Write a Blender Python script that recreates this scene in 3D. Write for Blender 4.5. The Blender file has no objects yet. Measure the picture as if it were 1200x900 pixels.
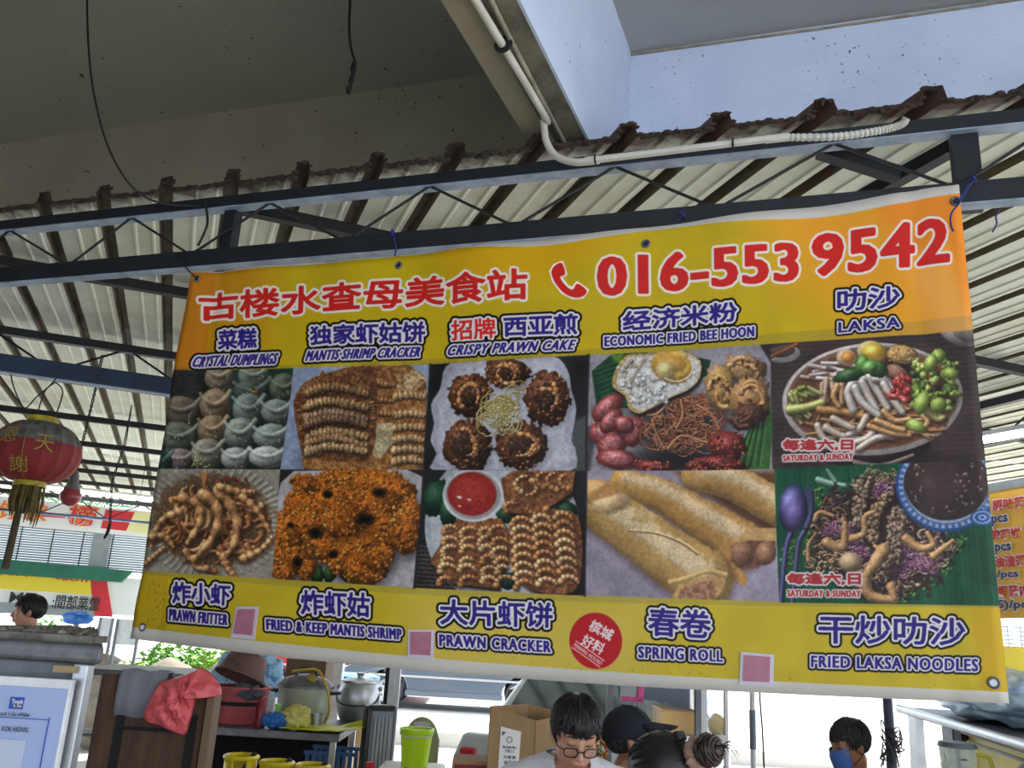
import bpy, bmesh, math, random
import numpy as np
from mathutils import Vector, Matrix, Euler, noise as mnoise
R = random.Random(11)
C = bpy.context.scene.collection
SC = bpy.context.scene

# ---------------------------------------------------------------- camera
FPX = 1016.0                                            # focal length in pixels of the 1200 px wide frame
UP = Vector((209.0, 3534.0, -FPX)).normalized()         # world up seen from the camera (pitched 16 deg, slight roll)
_L = Vector((-3250.0, 0, -FPX)); _L.y = -(_L.x*UP.x+_L.z*UP.z)/UP.y
AX = (-_L).normalized(); AY = UP.cross(AX)
RW = Matrix((AX, AY, UP))                               # camera -> world
EYE = Vector((0, 0, 1.65))
cam_d = bpy.data.cameras.new('camera'); cam = bpy.data.objects.new('camera', cam_d); C.objects.link(cam)
cam_d.sensor_width = 36; cam_d.lens = FPX/1200*36; cam_d.clip_start = .05; cam_d.clip_end = 400
cam.matrix_world = Matrix.Translation(EYE) @ RW.to_4x4()
SC.camera = cam

# ---------------------------------------------------------------- world, sun, exposure
SC.view_settings.view_transform = 'Standard'; SC.view_settings.look = 'None'
SC.view_settings.gamma = 1; SC.view_settings.use_curve_mapping = False
SC.view_settings.exposure = 0.18
W = bpy.data.worlds.new('sky'); SC.world = W; W.use_nodes = True
nt = W.node_tree; bg = nt.nodes['Background']
tc = nt.nodes.new('ShaderNodeTexCoord'); nz = nt.nodes.new('ShaderNodeTexNoise'); nz.inputs['Scale'].default_value = 2.2; nz.inputs['Detail'].default_value = 4
cr = nt.nodes.new('ShaderNodeValToRGB'); cr.color_ramp.elements[0].position = .35; cr.color_ramp.elements[1].position = .65
cr.color_ramp.elements[0].color = (.62, .78, 1, 1); cr.color_ramp.elements[1].color = (.95, .98, 1, 1)
nt.links.new(tc.outputs['Generated'], nz.inputs['Vector']); nt.links.new(nz.outputs['Fac'], cr.inputs['Fac']); nt.links.new(cr.outputs['Color'], bg.inputs['Color'])
bg.inputs['Strength'].default_value = 2.6
sd = bpy.data.lights.new('sun', 'SUN'); sd.energy = 12.0; sd.angle = .01; sd.color = (1, .96, .88)
sun = bpy.data.objects.new('sun', sd); C.objects.link(sun); sun.rotation_euler = Vector((.35, .55, .95)).to_track_quat('Z', 'Y').to_euler()

# ---------------------------------------------------------------- measuring helpers
def ray(px, py): return (RW @ Vector((px-600, -(py-450), -FPX))).normalized()
FH = (RW @ Vector((0, 0, -1))); FH.z = 0; FH.normalize()
YAW = math.atan2(-FH.x, FH.y)
RH = Vector((FH.y, -FH.x, 0))
def at(px, py, d):
    """the point seen at a pixel, d metres in front of the camera measured along the floor"""
    r = ray(px, py); return EYE+r*(d/r.dot(FH))
def aty(px, py, y): r = ray(px, py); return EYE+r*(y/r.y)
def atz(px, py, z): r = ray(px, py); return EYE+r*((z-EYE.z)/r.z)
def loc(px, py, d):
    """the same point in the camera-facing floor frame: (right, forward, up)"""
    p = at(px, py, d); return Vector((p.dot(RH), p.dot(FH), p.z))
def fw(v): v = Vector(v); q = RH*v.x+FH*v.y; return Vector((q.x, q.y, v.z))   # floor frame -> world
RA = math.radians(38.0)
UU = Vector((-math.sin(RA), math.cos(RA), 0)); VV = Vector((math.cos(RA), math.sin(RA), 0))   # roof ribs / purlins
def uv(u, v, z=0): p = UU*u+VV*v; return Vector((p.x, p.y, z))
def atu(px, py, u): r = ray(px, py); return EYE+r*(u/r.dot(UU))
def atv(px, py, v): r = ray(px, py); return EYE+r*(v/r.dot(VV))

# ---------------------------------------------------------------- mesh and object helpers
class MB:
    def __init__(s): s.v = []; s.f = []
    def add(s, vs, fs):
        o = len(s.v); s.v += [tuple(v) for v in vs]; s.f += [tuple(i+o for i in f) for f in fs]; return s
    def box(s, lo, hi, M=None):
        x0, y0, z0 = lo; x1, y1, z1 = hi
        vs = [(x0, y0, z0), (x1, y0, z0), (x1, y1, z0), (x0, y1, z0), (x0, y0, z1), (x1, y0, z1), (x1, y1, z1), (x0, y1, z1)]
        if M is not None: vs = [M @ Vector(v) for v in vs]
        return s.add(vs, [(3, 2, 1, 0), (4, 5, 6, 7), (0, 1, 5, 4), (1, 2, 6, 5), (2, 3, 7, 6), (3, 0, 4, 7)])
    def hexa(s, p):
        return s.add(p, [(3, 2, 1, 0), (4, 5, 6, 7), (0, 1, 5, 4), (1, 2, 6, 5), (2, 3, 7, 6), (3, 0, 4, 7)])
    def bar(s, a, b, w, h, up=(0, 0, 1)):
        a = Vector(a); b = Vector(b); d = (b-a).normalized(); u = Vector(up)
        x = d.cross(u)
        if x.length < 1e-4: x = d.cross(Vector((1, 0, 0)))
        x.normalize(); z = x.cross(d).normalized()
        p = []
        for q in (a, b): p += [q-x*w/2-z*h/2, q+x*w/2-z*h/2, q+x*w/2+z*h/2, q-x*w/2+z*h/2]
        return s.add(p, [(0, 1, 2, 3), (7, 6, 5, 4), (0, 4, 5, 1), (1, 5, 6, 2), (2, 6, 7, 3), (3, 7, 4, 0)])
    def tube(s, pts, r, n=8, closed=False, cap=True):
        pts = [Vector(p) for p in pts]; m = len(pts); rr = r if hasattr(r, '__len__') else [r]*m
        up = Vector((0, 0, 1)); rings = []
        pv = None
        for i, p in enumerate(pts):
            if closed: d = pts[(i+1) % m]-pts[i-1]
            else: d = pts[min(i+1, m-1)]-pts[max(i-1, 0)]
            if d.length < 1e-9: d = Vector((0, 0, 1))
            d.normalize()
            if pv is None:
                x = d.cross(up)
                if x.length < .05: x = d.cross(Vector((1, 0, 0)))
            else: x = pv-d*pv.dot(d)
            x.normalize(); pv = x.copy(); y = d.cross(x)
            rings.append([p+(x*math.cos(2*math.pi*k/n)+y*math.sin(2*math.pi*k/n))*rr[i] for k in range(n)])
        vs = [v for g in rings for v in g]; fs = []
        for i in range(m if closed else m-1):
            j = (i+1) % m
            for k in range(n): l = (k+1) % n; fs.append((i*n+k, i*n+l, j*n+l, j*n+k))
        if cap and not closed: fs += [tuple(range(n-1, -1, -1)), tuple((m-1)*n+k for k in range(n))]
        return s.add(vs, fs)
    def lathe(s, prof, n=24, M=None, sx=1, sy=1, a0=0, a1=2*math.pi):
        full = abs(a1-a0-2*math.pi) < 1e-6; k_ = n if full else n+1
        vs = []; fs = []
        for r_, z in prof:
            for k in range(k_):
                a = a0+(a1-a0)*k/n; vs.append(Vector((r_*math.cos(a)*sx, r_*math.sin(a)*sy, z)))
        if M is not None: vs = [M @ v for v in vs]
        for i in range(len(prof)-1):
            for k in range(n):
                l = (k+1) % k_; fs.append((i*k_+k, i*k_+l, (i+1)*k_+l, (i+1)*k_+k))
        return s.add(vs, fs)
    def prism(s, poly, a, b):
        """poly: 2D points; a, b: functions 2D -> 3D for the two end faces"""
        n = len(poly); vs = [a(p) for p in poly]+[b(p) for p in poly]
        fs = [tuple(range(n-1, -1, -1)), tuple(range(n, 2*n))]+[(i, (i+1) % n, n+(i+1) % n, n+i) for i in range(n)]
        return s.add(vs, fs)
    def ball(s, c, r, n=14, m=9, M=None):
        r = r if hasattr(r, '__len__') else (r, r, r); c = Vector(c)
        vs = [Vector((0, 0, -r[2]))]
        for i in range(1, m):
            t = math.pi*i/m-math.pi/2
            for k in range(n): a = 2*math.pi*k/n; vs.append(Vector((r[0]*math.cos(t)*math.cos(a), r[1]*math.cos(t)*math.sin(a), r[2]*math.sin(t))))
        vs.append(Vector((0, 0, r[2])))
        if M is not None: vs = [M @ v for v in vs]
        vs = [v+c for v in vs]; fs = []
        for k in range(n): fs.append((0, 1+(k+1) % n, 1+k)); fs.append((len(vs)-1, 1+(m-2)*n+k, 1+(m-2)*n+(k+1) % n))
        for i in range(m-2):
            for k in range(n): l = (k+1) % n; fs.append((1+i*n+k, 1+i*n+l, 1+(i+1)*n+l, 1+(i+1)*n+k))
        return s.add(vs, fs)
    def build(s, name, m, parent=None, world=False, smooth=False, bevel=0, solid=0, seg=2):
        vs = s.v
        if world and parent is not None:
            I = PM[parent.name].inverted(); vs = [I @ Vector(v) for v in vs]
        me = bpy.data.meshes.new(name); me.from_pydata([tuple(v) for v in vs], [], s.f)
        me.validate(); 
        bm = bmesh.new(); bm.from_mesh(me); bmesh.ops.recalc_face_normals(bm, faces=bm.faces); bm.to_mesh(me); bm.free()
        me.materials.append(m)
        if smooth:
            me.shade_smooth()
            if smooth != 'all': me.set_sharp_from_angle(angle=math.radians(40))
        o = bpy.data.objects.new(name, me); C.objects.link(o)
        if parent is not None: o.parent = parent; PM[o.name] = PM[parent.name].copy()
        else: PM[o.name] = Matrix.Identity(4)
        if solid: k = o.modifiers.new('solid', 'SOLIDIFY'); k.thickness = solid; k.offset = 0
        if bevel:
            k = o.modifiers.new('bevel', 'BEVEL'); k.width = bevel; k.segments = seg; k.limit_method = 'ANGLE'; k.angle_limit = math.radians(35)
        return o
PM = {}
def thing(name, label, cat, l=(0, 0, 0), rz=0, group=None):
    o = bpy.data.objects.new(name, None); C.objects.link(o); o.empty_display_size = .1
    o.location = l; o.rotation_euler = (0, 0, rz); o['label'] = label; o['category'] = cat
    if group: o['group'] = group
    PM[o.name] = Matrix.Translation(Vector(l)) @ Matrix.Rotation(rz, 4, 'Z')
    return o
def tag(o, label, cat, group=None, kind=None):
    o['label'] = label; o['category'] = cat
    if group: o['group'] = group
    if kind: o['kind'] = kind
    return o
def struct(o): o['kind'] = 'structure'; return o
def copy_tree(o, parent=None):
    c = o.copy(); C.objects.link(c); c.parent = parent
    PM[c.name] = PM.get(o.name, Matrix.Identity(4)).copy()
    for ch in [x for x in bpy.data.objects if x.parent == o]: copy_tree(ch, c)
    return c

# ---------------------------------------------------------------- materials
def lin(c): return tuple(((x/255+.055)/1.055)**2.4 if x/255 > .04045 else x/255/12.92 for x in c)
MT = {}
def mat(name, col, rough=.6, metal=0, col2=None, scale=6, detail=5, lo=.35, hi=.65, bump=0, bscale=40, emit=0, alpha=None, stretch=None, trans=0, spec=None, coat=0, ior=None):
    if name in MT: return MT[name]
    m = bpy.data.materials.new(name); m.use_nodes = True; n = m.node_tree.nodes; k = m.node_tree.links
    b = n['Principled BSDF']; b.inputs['Roughness'].default_value = rough; b.inputs['Metallic'].default_value = metal
    b.inputs['Base Color'].default_value = (*lin(col), 1)
    if spec is not None: b.inputs['Specular IOR Level'].default_value = spec
    if coat: b.inputs['Coat Weight'].default_value = coat
    if ior: b.inputs['IOR'].default_value = ior
    g = n.new('ShaderNodeTexCoord'); mp = n.new('ShaderNodeMapping'); k.new(g.outputs['Object'], mp.inputs['Vector'])
    if stretch: mp.inputs['Scale'].default_value = stretch
    if col2 is not None:
        t = n.new('ShaderNodeTexNoise'); t.inputs['Scale'].default_value = scale; t.inputs['Detail'].default_value = detail; t.inputs['Roughness'].default_value = .65
        r = n.new('ShaderNodeValToRGB'); r.color_ramp.elements[0].position = lo; r.color_ramp.elements[1].position = hi
        r.color_ramp.elements[0].color = (*lin(col), 1); r.color_ramp.elements[1].color = (*lin(col2), 1)
        k.new(mp.outputs['Vector'], t.inputs['Vector']); k.new(t.outputs['Fac'], r.inputs['Fac']); k.new(r.outputs['Color'], b.inputs['Base Color'])
    if bump:
        t = n.new('ShaderNodeTexNoise'); t.inputs['Scale'].default_value = bscale; t.inputs['Detail'].default_value = 4
        u = n.new('ShaderNodeBump'); u.inputs['Strength'].default_value = bump; u.inputs['Distance'].default_value = .01
        k.new(mp.outputs['Vector'], t.inputs['Vector']); k.new(t.outputs['Fac'], u.inputs['Height']); k.new(u.outputs['Normal'], b.inputs['Normal'])
    if emit: b.inputs['Emission Color'].default_value = (*lin(col), 1); b.inputs['Emission Strength'].default_value = emit
    if alpha is not None: b.inputs['Alpha'].default_value = alpha
    if trans: b.inputs['Transmission Weight'].default_value = trans
    MT[name] = m; return m

mat('concrete_cream_shaded', (148, 141, 122), .9, col2=(132, 125, 108), scale=1.3, bump=.25, bscale=60)  # cream paint of the left bay, its shade put into the darker colour
mat('concrete_white_daylit', (196, 207, 232), .85, col2=(184, 196, 222), scale=3, bump=.3, bscale=90)  # right bay paint, with the bluish daylight put into the colour
mat('concrete_slab', (172, 170, 158), .9, col2=(160, 157, 145), scale=.8, bump=.2, bscale=50)
def specks(m, scale=38, thr=.70, col=(46, 42, 38)):
    # fly marks and pock marks of the old paint
    n = m.node_tree.nodes; k = m.node_tree.links; b = n['Principled BSDF']; src = b.inputs['Base Color'].links[0].from_socket
    g = n.new('ShaderNodeNewGeometry'); t = n.new('ShaderNodeTexNoise'); t.inputs['Scale'].default_value = scale; t.inputs['Detail'].default_value = 3; k.new(g.outputs['Position'], t.inputs['Vector'])
    u = n.new('ShaderNodeTexNoise'); u.inputs['Scale'].default_value = 1.7; k.new(g.outputs['Position'], u.inputs['Vector'])
    a = n.new('ShaderNodeMath'); a.operation = 'MULTIPLY_ADD'; a.inputs[1].default_value = .22; k.new(u.outputs['Fac'], a.inputs[0]); k.new(t.outputs['Fac'], a.inputs[2])
    r = n.new('ShaderNodeMapRange'); r.inputs[1].default_value = thr+.11; r.inputs[2].default_value = thr+.13; k.new(a.outputs[0], r.inputs[0])
    x = n.new('ShaderNodeMix'); x.data_type = 'RGBA'; x.inputs[7].default_value = (*lin(col), 1); k.new(r.outputs[0], x.inputs[0]); k.new(src, x.inputs[6]); k.new(x.outputs[2], b.inputs['Base Color'])
specks(MT['concrete_cream_shaded'], 38, .69); specks(MT['concrete_white_daylit'], 55, .70, (96, 96, 112)); specks(MT['concrete_slab'], 30, .72)
mat('concrete_slab_right', (168, 168, 166), .9, col2=(150, 150, 148), scale=1, bump=.2, bscale=50)
mat('concrete_grimy', (122, 118, 104), .95, col2=(84, 82, 70), scale=7, lo=.4, hi=.6, bump=.5, bscale=120)
mat('road', (196, 194, 188), .9, col2=(178, 176, 170), scale=.5, bump=.2, bscale=20)
mat('steel_lit', (150, 166, 190), .5, .1, col2=(112, 126, 148), scale=9)  # chord undersides: the light they catch from below is put into this pale colour
mat('steel_navy', (20, 26, 36), .55, .1, col2=(12, 16, 22), scale=9, bump=.1, bscale=30)
mat('steel_black', (12, 13, 17), .7, .0, col2=(24, 25, 30), scale=14)
mat('roof_sheet', (206, 210, 196), .6, .1, col2=(176, 170, 146), scale=1.6, lo=.45, hi=.75, bump=.05, bscale=30)
def rusty_edge(m, y0, y1):
    # rust and dirt that has crept up from the cut edge of the sheets
    n = m.node_tree.nodes; k = m.node_tree.links; b = n['Principled BSDF']; src = b.inputs['Base Color'].links[0].from_socket
    g = n.new('ShaderNodeNewGeometry'); s = n.new('ShaderNodeSeparateXYZ'); k.new(g.outputs['Position'], s.inputs[0])
    t = n.new('ShaderNodeTexNoise'); t.inputs['Scale'].default_value = 14; t.inputs['Detail'].default_value = 5; k.new(g.outputs['Position'], t.inputs['Vector'])
    a = n.new('ShaderNodeMath'); a.operation = 'MULTIPLY_ADD'; a.inputs[1].default_value = .16; k.new(t.outputs['Fac'], a.inputs[0]); k.new(s.outputs['Y'], a.inputs[2])
    r = n.new('ShaderNodeMapRange'); r.inputs[1].default_value = y0; r.inputs[2].default_value = y1; r.inputs[3].default_value = 1; r.inputs[4].default_value = 0; k.new(a.outputs[0], r.inputs[0])
    x = n.new('ShaderNodeMix'); x.data_type = 'RGBA'; x.inputs[7].default_value = (*lin((74, 54, 42)), 1); k.new(r.outputs[0], x.inputs[0]); k.new(src, x.inputs[6]); k.new(x.outputs[2], b.inputs['Base Color'])
mat('roof_rib', (116, 106, 90), .7, .1, col2=(84, 74, 60), scale=5, lo=.4, hi=.65)  # dirt, plus some of the recess shade put into the darker colour
mat('roof_rust', (62, 46, 38), .95, col2=(44, 34, 30), scale=20, bump=.6, bscale=50)
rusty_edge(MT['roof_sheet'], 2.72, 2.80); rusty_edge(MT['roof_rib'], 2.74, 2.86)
mat('pvc', (196, 194, 186), .45, col2=(172, 168, 156), scale=8, lo=.4, hi=.75)
mat('pvc_old', (150, 142, 126), .6, col2=(116, 108, 92), scale=14)
mat('black_rubber', (16, 15, 17), .7)
mat('stainless', (176, 178, 182), .32, .85, col2=(150, 152, 156), scale=10)
mat('stainless_dull', (120, 122, 126), .5, .6, col2=(92, 92, 94), scale=12)
mat('aluminium', (190, 193, 198), .35, .8, col2=(165, 167, 172), scale=6)
mat('white_paint', (222, 224, 228), .5, col2=(200, 202, 206), scale=9)
mat('grey_paint', (120, 124, 132), .5, col2=(98, 102, 110), scale=9)
mat('skin', (196, 148, 122), .5, col2=(184, 132, 106), scale=14, spec=.4)
mat('skin_tan', (160, 112, 86), .5, col2=(142, 96, 72), scale=14)
mat('hair_black', (20, 18, 20), .42, col2=(34, 30, 32), scale=60, stretch=(1, 1, .2), spec=.5)
mat('hair_brown', (40, 28, 26), .45, col2=(62, 44, 38), scale=60, stretch=(1, 1, .2))
mat('cloth_white', (216, 220, 226), .85, col2=(200, 204, 212), scale=12, bump=.3, bscale=200)
mat('cloth_blue', (48, 92, 176), .85, col2=(38, 76, 152), scale=18, bump=.3, bscale=200)
mat('cloth_navy', (26, 30, 44), .9, col2=(20, 24, 36), scale=20, bump=.35, bscale=220)
mat('cloth_dark', (44, 44, 52), .9, col2=(34, 34, 40), scale=20, bump=.3, bscale=200)
mat('glass', (235, 245, 245), .03, 0, trans=1., ior=1.45, alpha=.35)
mat('cardboard', (160, 130, 94), .85, col2=(146, 116, 82), scale=10, stretch=(1, 1, .1), bump=.1, bscale=60)
# ---------------------------------------------------------------- the setting
g = MB(); g.box((-60, -12, -.2), (60, 90, 0)); struct(g.build('floor', MT['road']))
g = MB(); a_ = [fw((-60, 13.6, 0)), fw((60, 13.6, 0)), fw((60, 80, 0)), fw((-60, 80, 0))]; g.hexa([p-Vector((0, 0, .1)) for p in a_]+[p+Vector((0, 0, .2)) for p in a_]); struct(g.build('floor_road', MT['road']))
ZC = 4.25
YF = 3.39                                               # face of the concrete edge beam
g = MB(); g.box((-9, -6, ZC), (-.69, YF+.3, ZC+.16)); struct(g.build('ceiling', MT['concrete_slab']))
g = MB(); g.box((-.69, -6, ZC), (4.2, YF+.3, ZC+.16)); struct(g.build('ceiling', MT['concrete_slab_right']))
g = MB(); g.box((-9, YF, 3.44), (-.88, YF+.3, ZC)); struct(g.build('wall_front', MT['concrete_cream_shaded']))
g = MB(); g.box((-.69, YF, 3.44), (4.2, YF+.3, ZC)); struct(g.build('wall_front', MT['concrete_white_daylit']))
def xb(y, x0): return x0+.049*(y-2.79)
g = MB()                                                # the cross beam that runs back over the camera
P = []
for y in (-6, YF): P += [(xb(y, -.869), y, 3.41), (xb(y, -.664), y, 3.41), (xb(y, -.664), y, ZC), (xb(y, -.869), y, ZC)]
g.add(P, [(0, 4, 5, 1), (3, 2, 6, 7), (0, 3, 7, 4), (0, 1, 2, 3), (4, 7, 6, 5)])
beam = struct(g.build('trim_1', MT['concrete_grimy']))
g = MB(); P = []
for y in (-6, YF): P += [(xb(y, -.664), y, 3.41), (xb(y, -.654), y, 3.41), (xb(y, -.654), y, ZC), (xb(y, -.664), y, ZC)]
g.hexa([P[0], P[1], P[5], P[4], P[3], P[2], P[6], P[7]]); struct(g.build('trim_2', MT['concrete_white_daylit']))  # right face of the cross beam, daylight put into its colour
g = MB(); P = []
for y in (-6, YF): P += [(xb(y, -.869), y, 3.395), (xb(y, -.78), y, 3.395), (xb(y, -.78), y, 3.41), (xb(y, -.869), y, 3.41)]
g.hexa([P[0], P[1], P[5], P[4], P[3], P[2], P[6], P[7]]); struct(g.build('trim_3', MT['concrete_cream_shaded']))
g = MB(); g.box((-9.2, -6, 0), (-9, YF+.3, ZC+.16)); struct(g.build('wall_added_left', MT['concrete_cream_shaded']))  # unseen wall, added to darken the left side
g = MB(); g.box((-9.2, -6.2, 0), (-3.5, -6, ZC+.16)); struct(g.build('wall_added_back', MT['concrete_cream_shaded']))  # unseen wall, added behind the camera so daylight enters from the right
# wires stapled in the corner of beam and slab
g = MB(); g.tube([(-.64, YF-.006, 4.238), (.2, YF-.006, 4.232), (1.2, YF-.006, 4.238), (3, YF-.006, 4.236)], .006, 6)
tag(g.build('corner_cable', MT['pvc_old'], smooth=True), 'thin grey cable stapled along the top edge of the white concrete beam', 'cable')
g = MB(); g.tube([(-.636, YF-.006, 4.238), (-.64, YF-.006, 3.9), (-.632, YF-.006, 3.46)], .005, 6)
tag(g.build('corner_cable', MT['pvc_old'], smooth=True), 'thin dark cable running down the corner of the white concrete beams', 'cable')

# ribbed metal roof: separate sheets along the ribs, cut on the line of the front truss
ZR = 3.30; PITCH = .25
def prof(v):
    q = (v/PITCH) % 1.0
    def tri(c, w): return max(0., 1-abs(q-c)/w)
    return 0
PROF = [(0, 0), (.30, 0), (.33, -.006), (.36, -.006), (.39, 0), (.61, 0), (.64, -.006), (.67, -.006), (.70, 0), (.76, 0), (.80, .052), (.96, .052), (1.0, 0)]
def sheet(v0, n, ua, ub, dz, name='roof_sheet'):
    g = MB(); pr = []
    for k in range(n):
        for a, h in PROF[:-1]: pr.append((v0+(k+a)*PITCH, h))
    pr.append((v0+n*PITCH, 0))
    vs = []; 
    for v, h in pr:
        y0 = 2.60+.008*math.sin(v*31)
        u0 = max((y0-v*VV.y)/UU.y, ua) if ua < 4 else ua
        for u in (u0, ub): p = uv(u, v, ZR+h+dz+.004*u); vs.append(p)
    m = len(pr); fs = [(2*i, 2*i+1, 2*i+3, 2*i+2) for i in range(m-1)]
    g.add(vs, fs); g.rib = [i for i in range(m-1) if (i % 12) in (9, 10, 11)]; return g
def put_sheet(g):
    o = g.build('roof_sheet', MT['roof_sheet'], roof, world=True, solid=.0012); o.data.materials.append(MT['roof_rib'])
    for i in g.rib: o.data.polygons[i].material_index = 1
roof = thing('ceiling_sheets', 'ribbed metal roof', 'roof', uv(7, 0, ZR))
del roof['label'], roof['category']; roof['kind'] = 'structure'
for k in range(-5, 9):
    v0 = k*4*PITCH
    far = 16.6 if v0 < .9 else (9.5 if v0 < 3 else 8.2)
    if v0 < 4: put_sheet(sheet(v0, 4, -5, 5.45, 0))
    else: put_sheet(sheet(v0, 4, -8, 5.45, 0))
    put_sheet(sheet(v0, 4, 5.3, far, .006))
# crust of dirt and mortar lumps on the cut edge of the sheets
g = MB(); x = -4.6
while x < 2.9:
    v = x*VV.x+2.60*VV.y; q = (v/PITCH) % 1
    h = .052*min(1, max(0, (q-.76)/.05))*min(1, max(0, (1.0-q)/.05))
    r = R.uniform(.007, .012)*(.9 if h > .02 else 1)
    g.ball((x, 2.595+R.uniform(0, .02), ZR+h+.006+R.uniform(-.003, .004)), (r*1.7, r, r*.75), 6, 4)
    if R.random() < .08: g.ball((x, 2.595, ZR+h-.004), (r*.6, r*.5, r*R.uniform(.6, 1.6)), 5, 4)
    x += R.uniform(.006, .014)
o = g.build('dirt_crust', MT['roof_rust'], roof, world=True, smooth=True); o['kind'] = 'stuff'

# ---------------------------------------------------------------- steel trusses
YT = 2.62; ZT = 3.225; ZB = 2.99
ft = thing('front_truss', 'long dark steel lattice truss across the front from which the yellow banner hangs', 'truss', (-.6, YT, 2.95))
g = MB(); g.bar((-5, YT, ZT+.012), (3.2, YT, ZT+.012), .012, .045); g.build('top_chord', MT['steel_navy'], ft, world=True); g = MB(); g.bar((-5, YT+.02, ZT-.012), (3.2, YT+.02, ZT-.012), .05, .007)
g.build('chord_lit_flange', MT['steel_lit'], ft, world=True)  # pale strip under the chord, painted as if catching light
g = MB(); g.bar((-5, YT, ZB), (3.2, YT, ZB), .04, .07); g.build('bottom_chord', MT['steel_navy'], ft, world=True, bevel=.003)
g = MB(); g.bar((-5, YT, ZB-.038), (3.2, YT, ZB-.038), .044, .005); g.build('chord_lit_flange', MT['steel_lit'], ft, world=True)
tops = [aty(x, 200, YT).x for x in (-160, 8, 150, 313, 503, 720, 977)]+[.83, 1.25]
tops = [atz(x, y, ZT-.01).x for x, y in ((8, 268), (150, 252), (313, 235), (503, 217), (720, 193), (977, 172))]
bots = [atz(x, y, ZB+.03).x for x, y in ((63, 302), (213, 292), (402, 281), (602, 264), (840, 243), (1123, 213))]
nodes = []
for a, b in zip(tops, bots): nodes += [(a, ZT-.01), (b, ZB+.03)]
nodes = [(nodes[0][0]-.55, ZT-.01), (nodes[0][0]-.28, ZB+.03)]+nodes+[(nodes[-1][0]+.3, ZT-.01), (nodes[-1][0]+.62, ZB+.03)]
for (x0, z0), (x1, z1) in zip(nodes[:-1], nodes[1:]):
    g = MB(); g.tube([(x0, YT+.008, z0), (x1, YT+.008, z1)], .0055, 6); g.build('web_rod', MT['steel_black'], ft, world=True)
for px, py, w in ((273, 262, .05), (1130, 180, .075)):
    q = aty(px, py, YT+.05); g = MB(); g.box((q.x-w/2, YT+.02, ZB-.03), (q.x+w/2, YT+.07, ZT)); g.build('strut', MT['steel_navy'], ft, world=True)

for i, (u, va, vb) in enumerate([(3.45, .0, 6), (4.62, -1.5, 6), (7.2, -4, 6), (8.4, -4, 2.5), (9.76, -4, 1), (11.0, -4, 1), (11.75, -4, 1), (12.9, -4, 1), (13.8, -4, 1)]):
    if u == 7.2: continue
    g = MB(); g.bar(uv(u, va, ZR-.032), uv(u, vb, ZR-.032), .045, .05)
    lab = ['first dark purlin behind the front truss under the roof sheets', 'second dark purlin behind the front truss, left of the banner', '', 'thin dark purlin just beyond the wide blue beam, left of the banner',
           'thin dark purlin above the crown of the red lantern', 'dark purlin under the far roof sheets above the long tube lamp', 'last dark purlin before the long tube lamp', 'far dark purlin right above the long tube lamp', 'farthest purlin at the end of the roof'][i]
    tag(g.build('purlin', MT['steel_black']), lab, 'purlin', 'roof purlins')

mat('steel_blue', (30, 52, 82), .4, .2, col2=(22, 38, 62), scale=6)
def truss(u, va, vb, zt, zb, n, label, big=.07, z0=0):
    t = thing('roof_truss', label, 'truss', uv(u, (va+vb)/2, zb), RA)
    g = MB(); g.bar(uv(u, va, zt), uv(u, vb, zt), .05, .05); g.build('top_chord', MT['steel_navy'], t, world=True)
    g = MB(); g.bar(uv(u, va, zb), uv(u, vb, zb), .05, big); g.build('bottom_chord', MT['steel_blue'], t, world=True); g = MB(); g.bar(uv(u-.04, va, zb-big/2), uv(u-.04, vb, zb-big/2), .04, .008)
    g.build('chord_lit_flange', MT['steel_lit'], t, world=True)
    for k in range(n):
        a = va+(vb-va)*k/n; b = va+(vb-va)*(k+.5)/n; c = va+(vb-va)*(k+1)/n
        for p, q, zp, zq in ((a, b, zb, zt), (b, c, zt, zb)):
            g = MB(); g.tube([uv(u, p, zp), uv(u, q, zq)], .0075, 5); g.build('web_rod', MT['steel_black'], t, world=True)
    return t
truss(5.86, -4, 2.2, ZR-.04, 3.05, 8, 'second steel truss with a wide blue bottom beam, left of the banner above the lantern', .12)
truss(12.1, -4, .6, 2.97, 2.74, 6, 'slim far truss crossing in front of the red and white fascia sign', .03)
# the cross truss on the right, running with the ribs
def vtruss(v, ua, ub, zt, zb, n, label):
    t = thing('roof_truss', label, 'truss', uv((ua+ub)/2, v, zb), RA)
    g = MB(); g.bar(uv(ua, v, zt), uv(ub, v, zt), .05, .05); g.build('top_chord', MT['steel_navy'], t, world=True)
    g = MB(); g.bar(uv(ua, v, zb), uv(ub, v, zb), .05, .07); g.build('bottom_chord', MT['steel_navy'], t, world=True)
    for k in range(n):
        a = ua+(ub-ua)*k/n; b = ua+(ub-ua)*(k+.5)/n; c = ua+(ub-ua)*(k+1)/n
        for p, q, zp, zq in ((a, b, zb, zt), (b, c, zt, zb)):
            g = MB(); g.tube([uv(p, v, zp), uv(q, v, zq)], .007, 5); g.build('web_rod', MT['steel_black'], t, world=True)
vtruss(4.75, 1.5, 8, ZR-.05, 3.02, 8, 'dark steel truss at the right edge above the tube lamp')
q0 = aty(960, 172, 2.75); 
for a, b, lab in (((960, 176), (1052, 205), 'short grey steel brace sloping down to the right behind the front truss'), ((1118, 172), (1000, 238), 'short dark steel brace sloping down to the left beside the steel stub post')):
    p = atz(*a, ZR-.06); q = atz(*b, ZR-.12)
    g = MB(); g.bar(p, q, .045, .045); tag(g.build('steel_brace', MT['steel_navy']), lab, 'brace')
# tall posts that carry the roof
for px, d, lab in ((1043, 5.3, ''),): pass

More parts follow.
